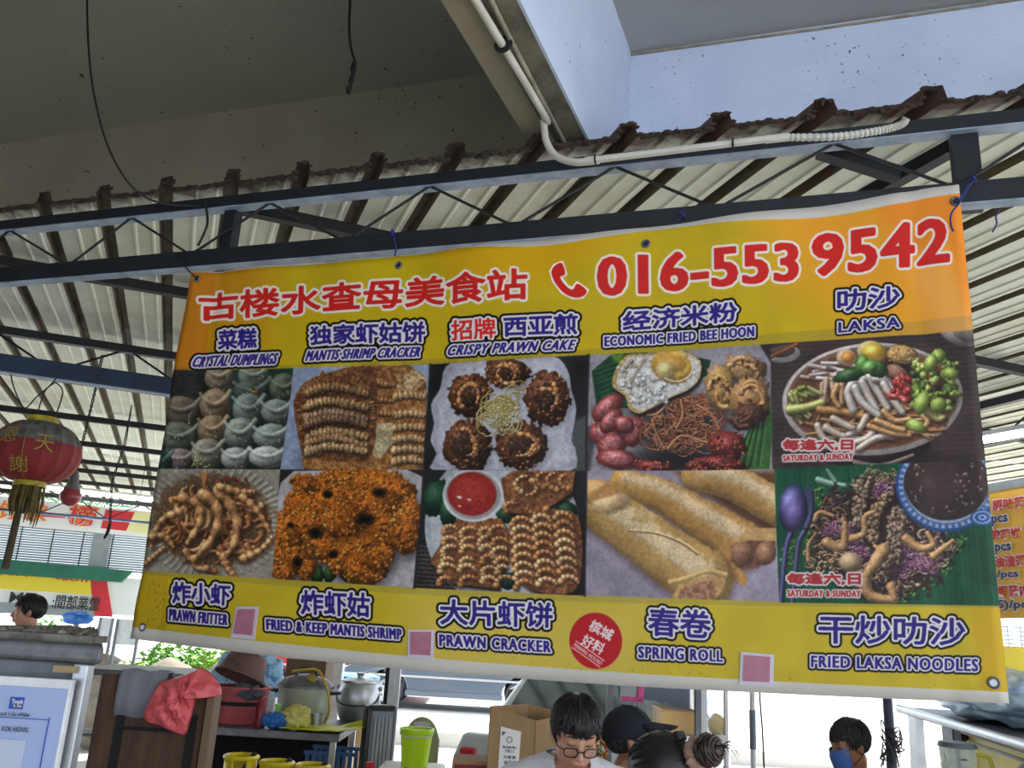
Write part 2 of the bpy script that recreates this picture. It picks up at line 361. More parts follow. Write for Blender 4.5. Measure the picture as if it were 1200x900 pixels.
# ---------------------------------------------------------------- tube lamps
def tube_lamp(a, b, label):
    a = Vector(a); b = Vector(b); d = (b-a).normalized(); c = (a+b)/2
    t = thing('tube_lamp', label, 'lamp', c)
    g = MB(); g.bar(a+Vector((0, 0, .035)), b+Vector((0, 0, .035)), .06, .03); g.build('housing', MT['white_paint'], t, world=True, bevel=.004)
    g = MB(); g.tube([a+d*.03, b-d*.03], .019, 12); g.build('tube', mat('tube_glow', (236, 240, 255), .4, emit=30), t, world=True, smooth=True)
    for p in (a, b): g = MB(); g.bar(p-Vector((0, 0, .02)), p+Vector((0, 0, .03)), .03, .03, up=(1, 0, 0)); g.build('lamp_holder', MT['white_paint'], t, world=True)
    for f_ in (.2, .8): p = a+(b-a)*f_; g = MB(); g.tube([p+Vector((0, 0, .04)), (p.x, p.y, ZR+.045)], .004, 5); g.build('hanger', MT['steel_black'], t, world=True)
p = atu(54, 572, 11.55); q = atu(190, 587, 11.55)
tube_lamp(p, q, 'long bright fluorescent tube lamp under the far roof, above the red and white sign')
p = atv(1125, 521, 4.5); q = atv(1240, 501, 4.5)
tube_lamp(p, q, 'bright fluorescent tube lamp at the right edge beside the banner')

# ---------------------------------------------------------------- conduits along the beam and the truss
def spl(pts, n=8, closed=False):
    pts = [Vector(p) for p in pts]; m = len(pts); out = []
    for i in range(m if closed else m-1):
        g_ = (lambda k: pts[k % m]) if closed else (lambda k: pts[min(max(k, 0), m-1)])
        a, b, c, d = g_(i-1), g_(i), g_(i+1), g_(i+2)
        for j in range(n):
            t = j/n; out.append(.5*(2*b+(c-a)*t+(2*a-5*b+4*c-d)*t*t+(3*b-a-3*c+d)*t**3))
    if not closed: out.append(pts[-1])
    return out
z1 = 3.38
A0 = atz(548, -14, z1); A1 = atz(622, 108, z1); 
A0 = A0+(A0-A1)*2.5
path = [A0, A1, aty(636, 140, 2.56), aty(640, 165, 2.55), aty(652, 183, 2.54), aty(675, 190, 2.54), aty(700, 187, 2.54)]
t = thing('conduit_pipe', 'white plastic conduit pipe bending off the beam and along the truss top', 'pipe', A1)
g = MB(); g.tube(spl(path, 8), .0125, 12); g.build('pipe', MT['pvc'], t, world=True, smooth=True)
g = MB(); g.tube([aty(700, 187, 2.54), aty(898, 163, 2.54)], .0118, 12); g.build('pipe', MT['pvc'], t, world=True, smooth=True)
g = MB(); g.tube([aty(686, 189, 2.54), aty(702, 187, 2.54)], .0145, 12); g.build('pipe_joint', MT['pvc'], t, world=True, smooth=True); g = MB(); g.tube([aty(897, 163.5, 2.54), aty(924, 160.5, 2.54)], .013, 12); g.build('pipe_joint', MT['pvc'], t, world=True, smooth=True)
g = MB(); pp = spl([aty(922, 161, 2.54), aty(980, 160, 2.53), aty(1030, 153, 2.52), aty(1056, 146, 2.51), aty(1062, 138, 2.50)], 26)
g.tube(pp, [.0125 if i % 3 else .0098 for i in range(len(pp))], 10); g.build('flexible_conduit', MT['pvc'], t, world=True, smooth=True)
for px, py in ((859, 168), (698, 187), (590, 52)):
    c = aty(px, py, 2.54) if py > 100 else atz(px, py, z1)
    g = MB(); dd = (Vector((1, 0, 0)) if py > 100 else (A1-A0).normalized())
    g.tube([c-dd*.003, c+dd*.003], .0165 if py > 100 else .03, 12); g.build('cable_tie', MT['black_rubber'], t, world=True)
B0 = atz(572, -14, 3.395); B1 = atz(664, 172, 3.395); B0 = B0+(B0-B1)*1.5
g = MB(); g.tube([B0, atz(600, 50, 3.395), B1], .008, 10)
tag(g.build('thin_conduit', MT['pvc_old'], smooth=True), 'thinner old grey conduit running behind the white pipe under the beam', 'pipe')
# ---------------------------------------------------------------- hanging cables
g = MB(); pts = [aty(103, -60, 2.3), aty(102, 0, 2.3), aty(104, 60, 2.3), aty(110, 110, 2.32), aty(124, 165, 2.36), aty(146, 208, 2.4), aty(172, 232, 2.48), aty(205, 240, 2.56), aty(235, 241, 2.6)]
pts = [Vector((pts[0].x, pts[0].y, ZC))]+pts
g.tube(spl(pts, 6), .004, 6)
tag(g.build('hanging_cable', MT['black_rubber'], smooth=True), 'long thin black cable drooping from the dark ceiling to the truss', 'cable')
g = MB(); g.tube(spl([aty(240, 235, 2.59), aty(243, 262, 2.59), aty(232, 288, 2.59)], 6), .005, 6)
tag(g.build('cable_loop', MT['black_rubber'], smooth=True), 'short black cable hanging in the truss left of the banner corner', 'cable')
g = MB(); pts = [aty(408, -40, 2.3), aty(410, 0, 2.3), aty(409, 30, 2.3), aty(411, 55, 2.3), aty(416, 75, 2.3), aty(413, 92, 2.3), aty(409, 108, 2.3)]
pts = [Vector((pts[0].x, pts[0].y, ZC))]+pts
g.tube(spl(pts, 6), .0045, 6)
for k in range(14):
    f_ = R.random(); q = aty(416-8*f_+R.uniform(-2, 2), 70+38*f_, 2.3+R.uniform(-.01, .01)); g.ball(q, (R.uniform(.006, .011), .007, R.uniform(.008, .016)), 7, 5)
tag(g.build('knotted_cable', MT['black_rubber'], smooth=True), 'short black cable with a knotted frayed end hanging from the ceiling', 'cable')
# ---------------------------------------------------------------- the print on the banner
# a small software painter: everything is drawn in a canvas, then resampled to the flat
# banner sheet (the printed artwork), nothing is loaded from disk
PR = np.random.RandomState(7)

def value_noise(h, w, cell, rs):
    gh, gw = int(h/cell)+3, int(w/cell)+3
    g = rs.rand(gh, gw).astype(np.float32)
    y = np.arange(h)/cell; x = np.arange(w)/cell
    yi = y.astype(int); xi = x.astype(int)
    fy = (y-yi); fx = (x-xi); fy = (fy*fy*(3-2*fy))[:, None]; fx = (fx*fx*(3-2*fx))[None, :]
    a = g[yi][:, xi]; b = g[yi][:, xi+1]; c = g[yi+1][:, xi]; d = g[yi+1][:, xi+1]
    return ((a*(1-fx)+b*fx)*(1-fy)+(c*(1-fx)+d*fx)*fy).astype(np.float32)

def smooth(pts, closed, n=3):
    m = len(pts); out = []
    for i in range(m if closed else m-1):
        g = (lambda k: pts[k % m]) if closed else (lambda k: pts[min(max(k, 0), m-1)])
        a, b, c, d = g(i-1), g(i), g(i+1), g(i+2)
        for j in range(n):
            t = j/n
            out.append(tuple(.5*(2*b[q]+(c[q]-a[q])*t+(2*a[q]-5*b[q]+4*c[q]-d[q])*t*t+(3*b[q]-a[q]-3*c[q]+d[q])*t**3) for q in (0, 1)))
    if not closed: out.append(pts[-1])
    return out

class Canvas:
    def __init__(s, x0, y0, x1, y1, S, bg):
        s.x0, s.y0, s.S = x0, y0, S
        s.w, s.h = int((x1-x0)*S), int((y1-y0)*S)
        s.a = np.empty((s.h, s.w, 3), np.float32); s.a[:] = np.array(bg, np.float32)/255
        rs = np.random.RandomState(3)
        s.fine = value_noise(s.h, s.w, 2.4, rs)
        s.mid = value_noise(s.h, s.w, 6.5, rs)*.6+value_noise(s.h, s.w, 13, rs)*.4
        s.big = value_noise(s.h, s.w, 45, rs)
        s.clip = None
    def box(s, xa, ya, xb, yb):
        ix0 = max(0, int((xa-s.x0)*s.S)-1); iy0 = max(0, int((ya-s.y0)*s.S)-1)
        ix1 = min(s.w, int((xb-s.x0)*s.S)+2); iy1 = min(s.h, int((yb-s.y0)*s.S)+2)
        if ix1 <= ix0 or iy1 <= iy0: return None
        X = s.x0+(np.arange(ix0, ix1)+.5)/s.S; Y = s.y0+(np.arange(iy0, iy1)+.5)/s.S
        return (slice(iy0, iy1), slice(ix0, ix1)), X[None, :].astype(np.float32), Y[:, None].astype(np.float32)
    def put(s, sl, m, col):
        if s.clip is not None: m = m*s.clip[sl]
        s.a[sl] = s.a[sl]*(1-m[..., None])+col*m[..., None]
    def polymask(s, pts, X, Y, soft=.6):
        ins = np.zeros(np.broadcast(X, Y).shape, bool); d = np.full(ins.shape, 1e9, np.float32)
        n = len(pts)
        for i in range(n):
            ax, ay = pts[i]; bx, by = pts[(i+1) % n]
            if ay != by:
                c = ((ay > Y) != (by > Y)) & (X < (bx-ax)*(Y-ay)/(by-ay)+ax)
                ins ^= c
            L = (bx-ax)**2+(by-ay)**2+1e-9
            t = np.clip(((X-ax)*(bx-ax)+(Y-ay)*(by-ay))/L, 0, 1)
            d = np.minimum(d, np.hypot(X-ax-t*(bx-ax), Y-ay-t*(by-ay)))
        return np.clip(np.where(ins, d, -d)/soft+.5, 0, 1)
    def poly(s, pts, col, soft=.7, noise=0., ns='mid', hi=None):
        if len(pts) >= 9: pts = smooth(pts, True)
        xs = [p[0] for p in pts]; ys = [p[1] for p in pts]; g = soft*.5+2
        b = s.box(min(xs)-g, min(ys)-g, max(xs)+g, max(ys)+g)
        if not b: return
        sl, X, Y = b
        m = s.polymask(pts, X, Y, soft)
        nz = getattr(s, ns)[sl]
        c = np.array(col, np.float32)/255
        if hi is not None:
            h = np.array(hi, np.float32)/255; k = np.clip((nz-.5)*2.2+.5, 0, 1)[..., None]
            c = c*(1-k)+h*k
            if noise: c = c*(1+noise*(s.fine[sl]-.5)*2)[..., None]
        else: c = c*(1+noise*(nz-.5)*2)[..., None]
        s.put(sl, m, c)
    def setclip(s, pts):
        if pts is None: s.clip = None; return
        b = s.box(s.x0, s.y0, s.x0+s.w/s.S, s.y0+s.h/s.S)
        s.clip = np.zeros((s.h, s.w), np.float32)
        xs = [p[0] for p in pts]; ys = [p[1] for p in pts]
        sl, X, Y = s.box(min(xs)-2, min(ys)-2, max(xs)+2, max(ys)+2)
        s.clip[sl] = s.polymask(pts, X, Y, .6)
    def shade(s, nx, ny, nzv, col, amb, spec, gloss):
        L = (-.42, -.62, .66)
        d = np.clip(nx*L[0]+ny*L[1]+nzv*L[2], 0, 1)
        c = np.array(col, np.float32)/255
        o = c*(amb+(1.15-amb)*d)[..., None]
        if spec: o = o+(spec*np.clip(nx*-.25+ny*-.38+nzv*.89, 0, 1)**gloss)[..., None]
        return np.clip(o, 0, 1)
    def ell(s, cx, cy, rx, ry, ang, col, amb=.45, spec=0, gloss=20, rough=.0, tex=.0, edge=.8, flat=False, a=1.):
        R = max(rx, ry)*1.25+1
        b = s.box(cx-R, cy-R, cx+R, cy+R)
        if not b: return
        sl, X, Y = b
        ca, sa = math.cos(ang), math.sin(ang)
        u = ((X-cx)*ca+(Y-cy)*sa)/rx; v = (-(X-cx)*sa+(Y-cy)*ca)/ry
        r = np.sqrt(u*u+v*v)*(1+rough*(s.mid[sl]-.5)*2)
        m = np.clip((1-r)*min(rx, ry)/edge+.5, 0, 1)*a
        if flat: c = np.array(col, np.float32)/255*(1+tex*(s.fine[sl]-.5)*2)[..., None]
        else:
            z = np.sqrt(np.clip(1-r*r, 0, 1)); z = np.maximum(z, .05)
            nx = u*ca-v*sa; ny = u*sa+v*ca
            k = 1+tex*2*(s.fine[sl]-.5)+tex*(s.mid[sl]-.5)*2
            c = s.shade(nx, ny, z, col, amb, spec, gloss)*k[..., None]
        s.put(sl, m, np.clip(c, 0, 1))
    def tube(s, pts, r0, r1, col, amb=.4, spec=0, gloss=15, rough=0, tex=0, ridge=0, a=1., edge=.7, col2=None):
        if 3 <= len(pts) <= 9: pts = smooth(pts, False)
        xs = [p[0] for p in pts]; ys = [p[1] for p in pts]; R = max(r0, r1)*1.3+1
        b = s.box(min(xs)-R, min(ys)-R, max(xs)+R, max(ys)+R)
        if not b: return
        sl, X, Y = b
        best = np.full(np.broadcast(X, Y).shape, 1e9, np.float32)
        DX = np.zeros_like(best); DY = np.zeros_like(best); T = np.zeros_like(best)
        n = len(pts)-1
        for i in range(n):
            ax, ay = pts[i]; bx, by = pts[i+1]
            L = (bx-ax)**2+(by-ay)**2+1e-9
            t = np.clip(((X-ax)*(bx-ax)+(Y-ay)*(by-ay))/L, 0, 1)
            dx = X-ax-t*(bx-ax); dy = Y-ay-t*(by-ay)
            d = np.hypot(dx, dy); k = d < best
            best = np.where(k, d, best); DX = np.where(k, dx, DX); DY = np.where(k, dy, DY); T = np.where(k, (i+t)/n, T)
        r = r0+(r1-r0)*T
        if ridge: r = r*(1+.12*np.sin(T*ridge*6.283))
        r = r*(1+rough*(s.mid[sl]-.5)*2)
        q = best/np.maximum(r, .1)
        m = np.clip((1-q)*r/edge+.5, 0, 1)*a
        z = np.sqrt(np.clip(1-q*q, .02, 1))
        c = s.shade(DX/np.maximum(r, .1), DY/np.maximum(r, .1), z, col, amb, spec, gloss)
        if col2 is not None:
            c2 = s.shade(DX/np.maximum(r, .1), DY/np.maximum(r, .1), z, col2, amb, spec, gloss)
            k = (T > .5)[..., None]*1.; k = np.clip(T*1.4-.2, 0, 1)[..., None]
            c = c*(1-k)+c2*k
        k = 1+tex*2*(s.fine[sl]-.5)
        if ridge: k = k*(1+.22*np.sin(T*ridge*6.283+.8))
        s.put(sl, m, np.clip(c*k[..., None], 0, 1))
    def shadow(s, cx, cy, rx, ry, k=.5):
        R = max(rx, ry)*1.1
        b = s.box(cx-R, cy-R, cx+R, cy+R)
        if not b: return
        sl, X, Y = b
        r = ((X-cx)/rx)**2+((Y-cy)/ry)**2
        m = np.clip(1-r, 0, 1)*k
        s.put(sl, m, np.zeros(3, np.float32)+np.array((.05, .035, .03), np.float32))

def arc(cx, cy, r, a0, a1, n=9, ry=None, rot=0):
    ry = ry or r; out = []
    for i in range(n):
        t = math.radians(a0+(a1-a0)*i/(n-1))
        x, y = r*math.cos(t), ry*math.sin(t); cr, sr = math.cos(rot), math.sin(rot)
        out.append((cx+x*cr-y*sr, cy+x*sr+y*cr))
    return out

GLY = {}
def glyph_tris(text, sp=1.):
    """triangles of a line of lettering from Blender's own built-in font, bbox scaled to 0..1"""
    if text in GLY: return GLY[text]
    cu = bpy.data.curves.new('lettering', 'FONT'); cu.body = text; cu.resolution_u = 3; cu.space_character = sp
    ob = bpy.data.objects.new('lettering', cu); C.objects.link(ob)
    bpy.context.view_layer.update()
    me = ob.to_mesh(); me.calc_loop_triangles()
    v = np.empty(len(me.vertices)*3, np.float32); me.vertices.foreach_get('co', v); v = v.reshape(-1, 3)[:, :2]
    t = np.empty(len(me.loop_triangles)*3, np.int32); me.loop_triangles.foreach_get('vertices', t); t = t.reshape(-1, 3)
    ob.to_mesh_clear(); bpy.data.objects.remove(ob); bpy.data.curves.remove(cu)
    lo = v.min(0); hi = v.max(0)
    v = (v-lo)/(hi-lo); v[:, 1] = 1-v[:, 1]
    GLY[text] = v[t]
    return GLY[text]

def raster(tris, w, h):
    m = np.zeros((h, w), np.float32)
    for a, b, c in tris:
        x0 = max(0, int(min(a[0], b[0], c[0]))); x1 = min(w, int(max(a[0], b[0], c[0]))+2)
        y0 = max(0, int(min(a[1], b[1], c[1]))); y1 = min(h, int(max(a[1], b[1], c[1]))+2)
        if x1 <= x0 or y1 <= y0: continue
        X = np.arange(x0, x1)[None, :]+.5; Y = np.arange(y0, y1)[:, None]+.5
        d = (b[0]-a[0])*(c[1]-a[1])-(b[1]-a[1])*(c[0]-a[0])
        if abs(d) < 1e-6: continue
        u = ((X-a[0])*(c[1]-a[1])-(Y-a[1])*(c[0]-a[0]))/d
        v = ((b[0]-a[0])*(Y-a[1])-(b[1]-a[1])*(X-a[0]))/d
        e = .02
        m[y0:y1, x0:x1] = np.maximum(m[y0:y1, x0:x1], ((u >= -e) & (v >= -e) & (u+v <= 1+e))*1.)
    return m

def dilate(m, r):
    if r < .5: return m
    R = int(math.ceil(r)); o = m.copy(); h, w = m.shape
    for dy in range(-R, R+1):
        e = r*r-dy*dy
        if e < 0: continue
        k = int(math.sqrt(e)); c = m[max(0, -dy):h-max(0, dy)]
        hm = c.copy()                                   # running horizontal max of half width k
        s_ = 1; done = 0
        while done < k:
            st = min(s_, k-done); n2 = hm.copy()
            n2[:, st:] = np.maximum(n2[:, st:], hm[:, :-st]); n2[:, :-st] = np.maximum(n2[:, :-st], hm[:, st:])
            hm = n2; done += st; s_ = 1 if done+s_*2 > k else s_*2
        tgt = o[max(0, dy):h-max(0, -dy)]
        np.maximum(tgt, hm, out=tgt)
    return o

def quad_map(q):
    """bilinear map of the unit square to a quad TL, TR, BR, BL"""
    q = np.array(q, np.float32)
    def f(p):
        u = p[..., 0:1]; v = p[..., 1:2]
        return (q[0]*(1-u)+q[1]*u)*(1-v)+(q[3]*(1-u)+q[2]*u)*v
    return f

def lettering(cv, text, quad, layers, bold=0, skew=0, hx=0):
    """layers: list of (grow in px, colour) from the outermost in; bold grows every layer"""
    tr = glyph_tris(text, (1.08 if bold > .9 else 1.18) if hx else 1.).copy()
    if skew: tr[..., 0] = tr[..., 0]+(.5-tr[..., 1])*skew
    q = [np.array(p, float) for p in quad]
    b = bold                                             # shrink the quad so that the bold letters fill it
    ex = (q[1]-q[0])/np.linalg.norm(q[1]-q[0]); ey = (q[3]-q[0])/np.linalg.norm(q[3]-q[0])
    q = [q[0]+(ex+ey)*b+ex*hx, q[1]+(-ex+ey)*b-ex*hx, q[2]-(ex+ey)*b-ex*hx, q[3]+(ex-ey)*b+ex*hx]
    P = quad_map(q)(tr)
    G = max(l[0] for l in layers)+b+2
    xa, ya = P[..., 0].min()-G, P[..., 1].min()-G; xb, yb = P[..., 0].max()+G, P[..., 1].max()+G
    S = cv.S; K = 2
    ix0 = max(0, int((xa-cv.x0)*S)); iy0 = max(0, int((ya-cv.y0)*S))
    ix1 = min(cv.w, int((xb-cv.x0)*S)+1); iy1 = min(cv.h, int((yb-cv.y0)*S)+1)
    w, h = (ix1-ix0)*K, (iy1-iy0)*K
    T = np.empty_like(P); T[..., 0] = (P[..., 0]-cv.x0)*S*K-ix0*K; T[..., 1] = (P[..., 1]-cv.y0)*S*K-iy0*K
    m0 = raster(T.tolist(), w, h)
    if hx:                                               # heavy upright strokes
        n = int(round(hx*S*K)); m1 = m0.copy()
        for k in range(1, n+1): m1[:, k:] = np.maximum(m1[:, k:], m0[:, :-k]); m1[:, :-k] = np.maximum(m1[:, :-k], m0[:, k:])
        m0 = m1
    for g, col in layers:
        if isinstance(col, str):
            m = dilate(m0, (g+b)*S*K); m = np.roll(m, (2, 2), (0, 1)); col = (40, 20, 20)
        else: m = dilate(m0, (g+b)*S*K)
        m = m.reshape(iy1-iy0, K, ix1-ix0, K).mean((1, 3))
        cv.put((slice(iy0, iy1), slice(ix0, ix1)), m, np.array(col, np.float32)/255)

def wob(pts, k, rs):
    return [(x+rs.uniform(-k, k), y+rs.uniform(-k, k)) for x, y in pts]

def paint_banner():
    cv = Canvas(140, 205, 1195, 835, 2.0, (188, 166, 28))
    A = cv; rs = PR; U = rs.uniform
    # ground colours of the sheet
    A.poly([(140, 205), (1195, 205), (1195, 445), (140, 445)], (190, 162, 22), noise=.03, ns='big')
    A.poly([(140, 205), (330, 205), (300, 445), (140, 445)], (192, 134, 24), soft=60)
    A.poly([(140, 205), (262, 205), (235, 445), (140, 445)], (186, 116, 24), soft=2)
    A.poly([(860, 205), (1195, 205), (1195, 380), (1060, 420), (930, 330)], (222, 150, 38), soft=90)
    A.poly([(1010, 205), (1195, 205), (1195, 340), (1120, 420), (1075, 330)], (224, 132, 36), soft=26)
    A.poly([(500, 290), (760, 262), (640, 330), (560, 345)], (205, 158, 20), soft=30)
    A.poly([(1060, 300), (1110, 290), (1150, 400), (1100, 400)], (232, 160, 70), soft=22)
    A.poly([(140, 640), (1195, 690), (1195, 850), (140, 850)], (190, 167, 40), noise=.03, ns='big')
    A.poly([(140, 640), (194, 660), (192, 770), (140, 770)], (180, 150, 26), soft=2)
    A.poly([(1135, 700), (1195, 700), (1195, 830), (1150, 830)], (190, 155, 26), soft=8)
    A.poly([(480, 700), (760, 700), (760, 830), (480, 830)], (198, 174, 72), soft=60)
    # ---- tile 1, dumplings
    A.setclip([(201, 434), (343, 431), (328, 550), (177, 549)])
    A.poly([(150, 420), (350, 420), (350, 560), (150, 560)], (28, 60, 52), noise=.15)
    A.poly([(200, 430), (250, 430), (235, 470), (190, 480)], (45, 45, 40), noise=.2, soft=6)
    def f1(x, y): return 155+x/3.46, 420+y/3.46
    for x, y, w, h, c in [(350, 75, 62, 60, (160, 140, 112)), (488, 70, 66, 50, (128, 134, 122)), (610, 120, 62, 60, (95, 105, 82)), (475, 130, 72, 45, (80, 92, 82)),
                          (195, 215, 78, 62, (128, 112, 92)), (330, 190, 64, 66, (172, 142, 108)), (465, 205, 66, 66, (125, 138, 128)), (580, 215, 66, 52, (150, 160, 148)),
                          (180, 320, 84, 62, (112, 122, 100)), (320, 290, 62, 62, (164, 132, 96)), (430, 305, 64, 66, (150, 162, 148)), (560, 315, 78, 52, (158, 168, 158)),
                          (190, 410, 60, 46, (142, 120, 118)), (300, 385, 70, 60, (168, 160, 138)), (415, 405, 58, 46, (190, 195, 184)), (545, 400, 78, 44, (205, 208, 198)), (110, 420, 50, 50, (60, 92, 84))]:
        cx, cy = f1(x, y); w /= 3.46; h /= 3.46
        A.shadow(cx, cy+h*.5, w*1.25, h*1.1, .7)
        A.ell(cx, cy, w, h*1.05, .05, c, .35, .22, 14, .08, .05)
        A.ell(cx, cy-h*.25, w*.55, h*.45, 0, [min(255, q*.78) for q in c], .5, .1, 10, .1, 0, 4)
        A.tube([(cx-w*.95, cy-h*.75), (cx-w*.6, cy-h*.35), (cx, cy-h*.12), (cx+w*.55, cy-h*.4), (cx+w*.95, cy-h*.9)], 2.2, 2.9, [min(255, q*1.12+10) for q in c], .6, .15, 8, .25, a=.75, edge=2)
        for k in range(7): A.ell(cx+U(-.6, .6)*w, cy+U(-.2, .8)*h, .9, .6, U(0, 3), (200, 190, 120), flat=True, edge=.6)
    A.ell(*f1(490, 132), 4, 3, 0, (190, 110, 40)); A.ell(*f1(480, 118), 4, 1.5, .5, (60, 100, 30))
    for k in range(20): A.ell(*f1(U(230, 320), U(395, 440)), 1.2, .8, U(0, 3), (205, 195, 110), flat=True, edge=.6)
    # ---- tile 1 below, small fried prawns on a fluted plate
    A.setclip([(177, 549), (328, 550), (318, 678), (159, 669)])
    A.poly([(150, 540), (340, 540), (340, 690), (150, 690)], (150, 142, 126), noise=.04)
    cx, cy = f1(325, 660)
    for k in range(60):
        t = k/60*6.283
        A.tube([(cx+math.cos(t)*62, cy+math.sin(t)*48), (cx+math.cos(t)*86, cy+math.sin(t)*66)], 1.6, 2.6, (178, 170, 152), .5, 0, 10, a=.8)
    A.ell(*f1(320, 655), 70, 55, 0, (120, 90, 62), flat=True, tex=.3, rough=.1, edge=6)
    A.shadow(cx, cy, 72, 58, .55)
    PC = [(186, 118, 62), (200, 128, 70), (172, 98, 52), (205, 146, 92), (160, 92, 48)]
    for k in range(66):
        t = U(0, 6.283); r = math.sqrt(U(0, 1)); x = cx+math.cos(t)*r*60; y = cy+math.sin(t)*r*44+2
        a0 = U(0, 360); rr = U(8, 14); p = wob(arc(x, y, rr, a0, a0+U(70, 150), 7), .8, rs)
        A.tube([(q[0]+1.6, q[1]+2) for q in p], 4.6, 2.6, (58, 30, 18), 1, a=.45, edge=3)
        c = PC[k % 5]; A.tube(p, U(3.6, 5.2), 1.5, c, .38, .12, 12, .25, .22, 0)
        if k % 3 == 0:
            for j in range(3): A.tube([p[0], (p[0][0]+U(-9, 9), p[0][1]+U(-9, 9))], .5, .3, (190, 120, 60), .6)
    for pts, w in [([(213, 583), (232, 592), (234, 612), (218, 636)], 6.5), ([(238, 580), (252, 590), (256, 612), (246, 634), (226, 655), (216, 646)], 7), ([(256, 575), (270, 592), (278, 618), (270, 646), (256, 650)], 7), ([(258, 570), (280, 576), (296, 576)], 5.5), ([(208, 600), (186, 612), (176, 640)], 5), ([(284, 583), (302, 600), (314, 622)], 5), ([(165, 632), (190, 628), (200, 640)], 5.5), ([(285, 655), (305, 645), (318, 630)], 5.5), ([(168, 660), (190, 642)], 4), ([(262, 652), (268, 668), (280, 680)], 5.5)]:
        A.tube([(q[0]+2, q[1]+2.5) for q in pts], w, w*.7, (50, 26, 16), 1, a=.5, edge=4)
        A.tube(wob(pts, .6, rs), w, w*.5, (206, 138, 80), .42, .16, 12, .22, .2, 5)
    for k in range(9): A.tube([(255+k*4, 562+U(-2, 5)), (259+k*4+U(-2, 2), 566+U(-3, 3))], 1.6, 1, [(160, 30, 24), (30, 60, 26)][k % 2], .5, .4)
    for k in range(5): A.tube([(236+k*1.5, 553+k), (239, 572)], 1.2, 1, (200, 120, 60), .5)
    # ---- tile 2, mantis shrimp cracker
    A.setclip([(343, 431), (504, 427), (498, 551), (328, 550)])
    A.poly([(320, 420), (510, 420), (510, 560), (320, 560)], (142, 156, 188), noise=.04)
    def f2(x, y): return 310+x/3.215, 410+y/3.215
    A.shadow(*f2(280, 420), 60, 18, .7)
    A.poly([f2(*p) for p in [(300, 70), (400, 50), (540, 55), (605, 100), (612, 170), (610, 452), (150, 452), (140, 400)]], (122, 72, 34), .9, .2, hi=(176, 116, 58))
    A.poly([f2(*p) for p in [(490, 100), (560, 70), (608, 110), (560, 165), (495, 150)]], (150, 96, 44), .9, .2, hi=(214, 180, 128))
    A.poly([f2(*p) for p in [(410, 70), (500, 100), (495, 280), (430, 420), (400, 420)]], (128, 74, 36), 1.2, .2, hi=(168, 110, 56))
    for yy in (180, 250, 300, 345, 385, 425):
        A.tube([f2(495, yy), f2(550, yy-8), f2(598, yy-2)], 5, 5, (188, 142, 92), .35, .05, 10, .25, .25, 6)
    for yy in (130, 190, 240): A.tube([f2(425, yy), f2(485, yy+6)], 4.5, 3, (160, 104, 60), .35, .05, 10, .3, .3, 4)
    A.poly([f2(*p) for p in [(425, 280), (485, 275), (490, 350), (440, 415), (415, 400)]], (170, 150, 108), 2, .2, hi=(196, 180, 136))
    A.poly([f2(*p) for p in [(105, 190), (150, 120), (230, 90), (330, 65), (410, 75), (428, 170), (418, 380), (360, 425), (240, 418), (150, 400), (120, 300)]], (96, 54, 30), 1, .25, hi=(150, 92, 50))
    for k in range(30):
        t = U(0, 6.28); A.tube([f2(270+math.cos(t)*148, 245+math.sin(t)*168), f2(270+math.cos(t)*138, 245+math.sin(t)*158)], 2.5, 2, (150, 96, 52), .4, .1, 8, .5, .3)
    for yy, c in [(150, (150, 104, 62)), (205, (168, 124, 78)), (250, (142, 104, 76)), (272, (120, 84, 60)), (320, (166, 126, 74)), (345, (158, 112, 66)), (375, (172, 132, 88))]:
        pts = [f2(165, yy+8), f2(230, yy-8), f2(300, yy-4), f2(385, yy+16)]
        A.tube([(q[0], q[1]+3) for q in pts], 7, 5, (50, 26, 18), 1, a=.5, edge=4)
        A.tube(wob(pts, 1, rs), 6.6, 5, c, .3, .08, 10, .3, .35, 13)
    for k in range(60): A.ell(*f2(U(140, 410), U(110, 400)), U(.6, 1.8), U(.5, 1), U(0, 3), (222, 190, 140), .6, a=.6)
    # ---- tile 2 below, crumbed mantis shrimp
    A.setclip([(328, 550), (498, 551), (487, 689), (318, 678)])
    A.poly([(310, 540), (510, 540), (510, 700), (310, 700)], (40, 34, 34))
    A.poly([f2(*p) for p in [(110, 456), (540, 452), (600, 480), (600, 900), (20, 900), (32, 620), (60, 500)]], (176, 168, 172), 1, .03)
    A.shadow(*f2(330, 690), 88, 70, .45)
    OC = [(204, 112, 22), (188, 94, 18), (214, 128, 34), (172, 82, 16), (222, 140, 50)]
    for x, y in [(300, 800), (250, 840), (200, 850), (330, 850)]:
        A.ell(*f2(x, y), 13, 8, U(0, 2), (34, 78, 24), .4, .2, 8, .3, .25)
    blobs = [(200, 520, 26, 16), (150, 495, 18, 10), (290, 500, 34, 18), (380, 500, 34, 20), (460, 520, 30, 20), (510, 560, 22, 22), (130, 590, 20, 26), (220, 600, 32, 24), (320, 580, 34, 20), (420, 590, 34, 24), (540, 640, 18, 26), (90, 700, 20, 30), (180, 660, 28, 18), (60, 760, 14, 26), (330, 680, 34, 26), (440, 690, 30, 26), (540, 710, 18, 20), (230, 740, 30, 20), (360, 750, 36, 22), (120, 790, 20, 18), (280, 800, 14, 14), (380, 830, 30, 18), (70, 840, 16, 12), (160, 830, 10, 16), (440, 780, 20, 14), (300, 640, 30, 20)]
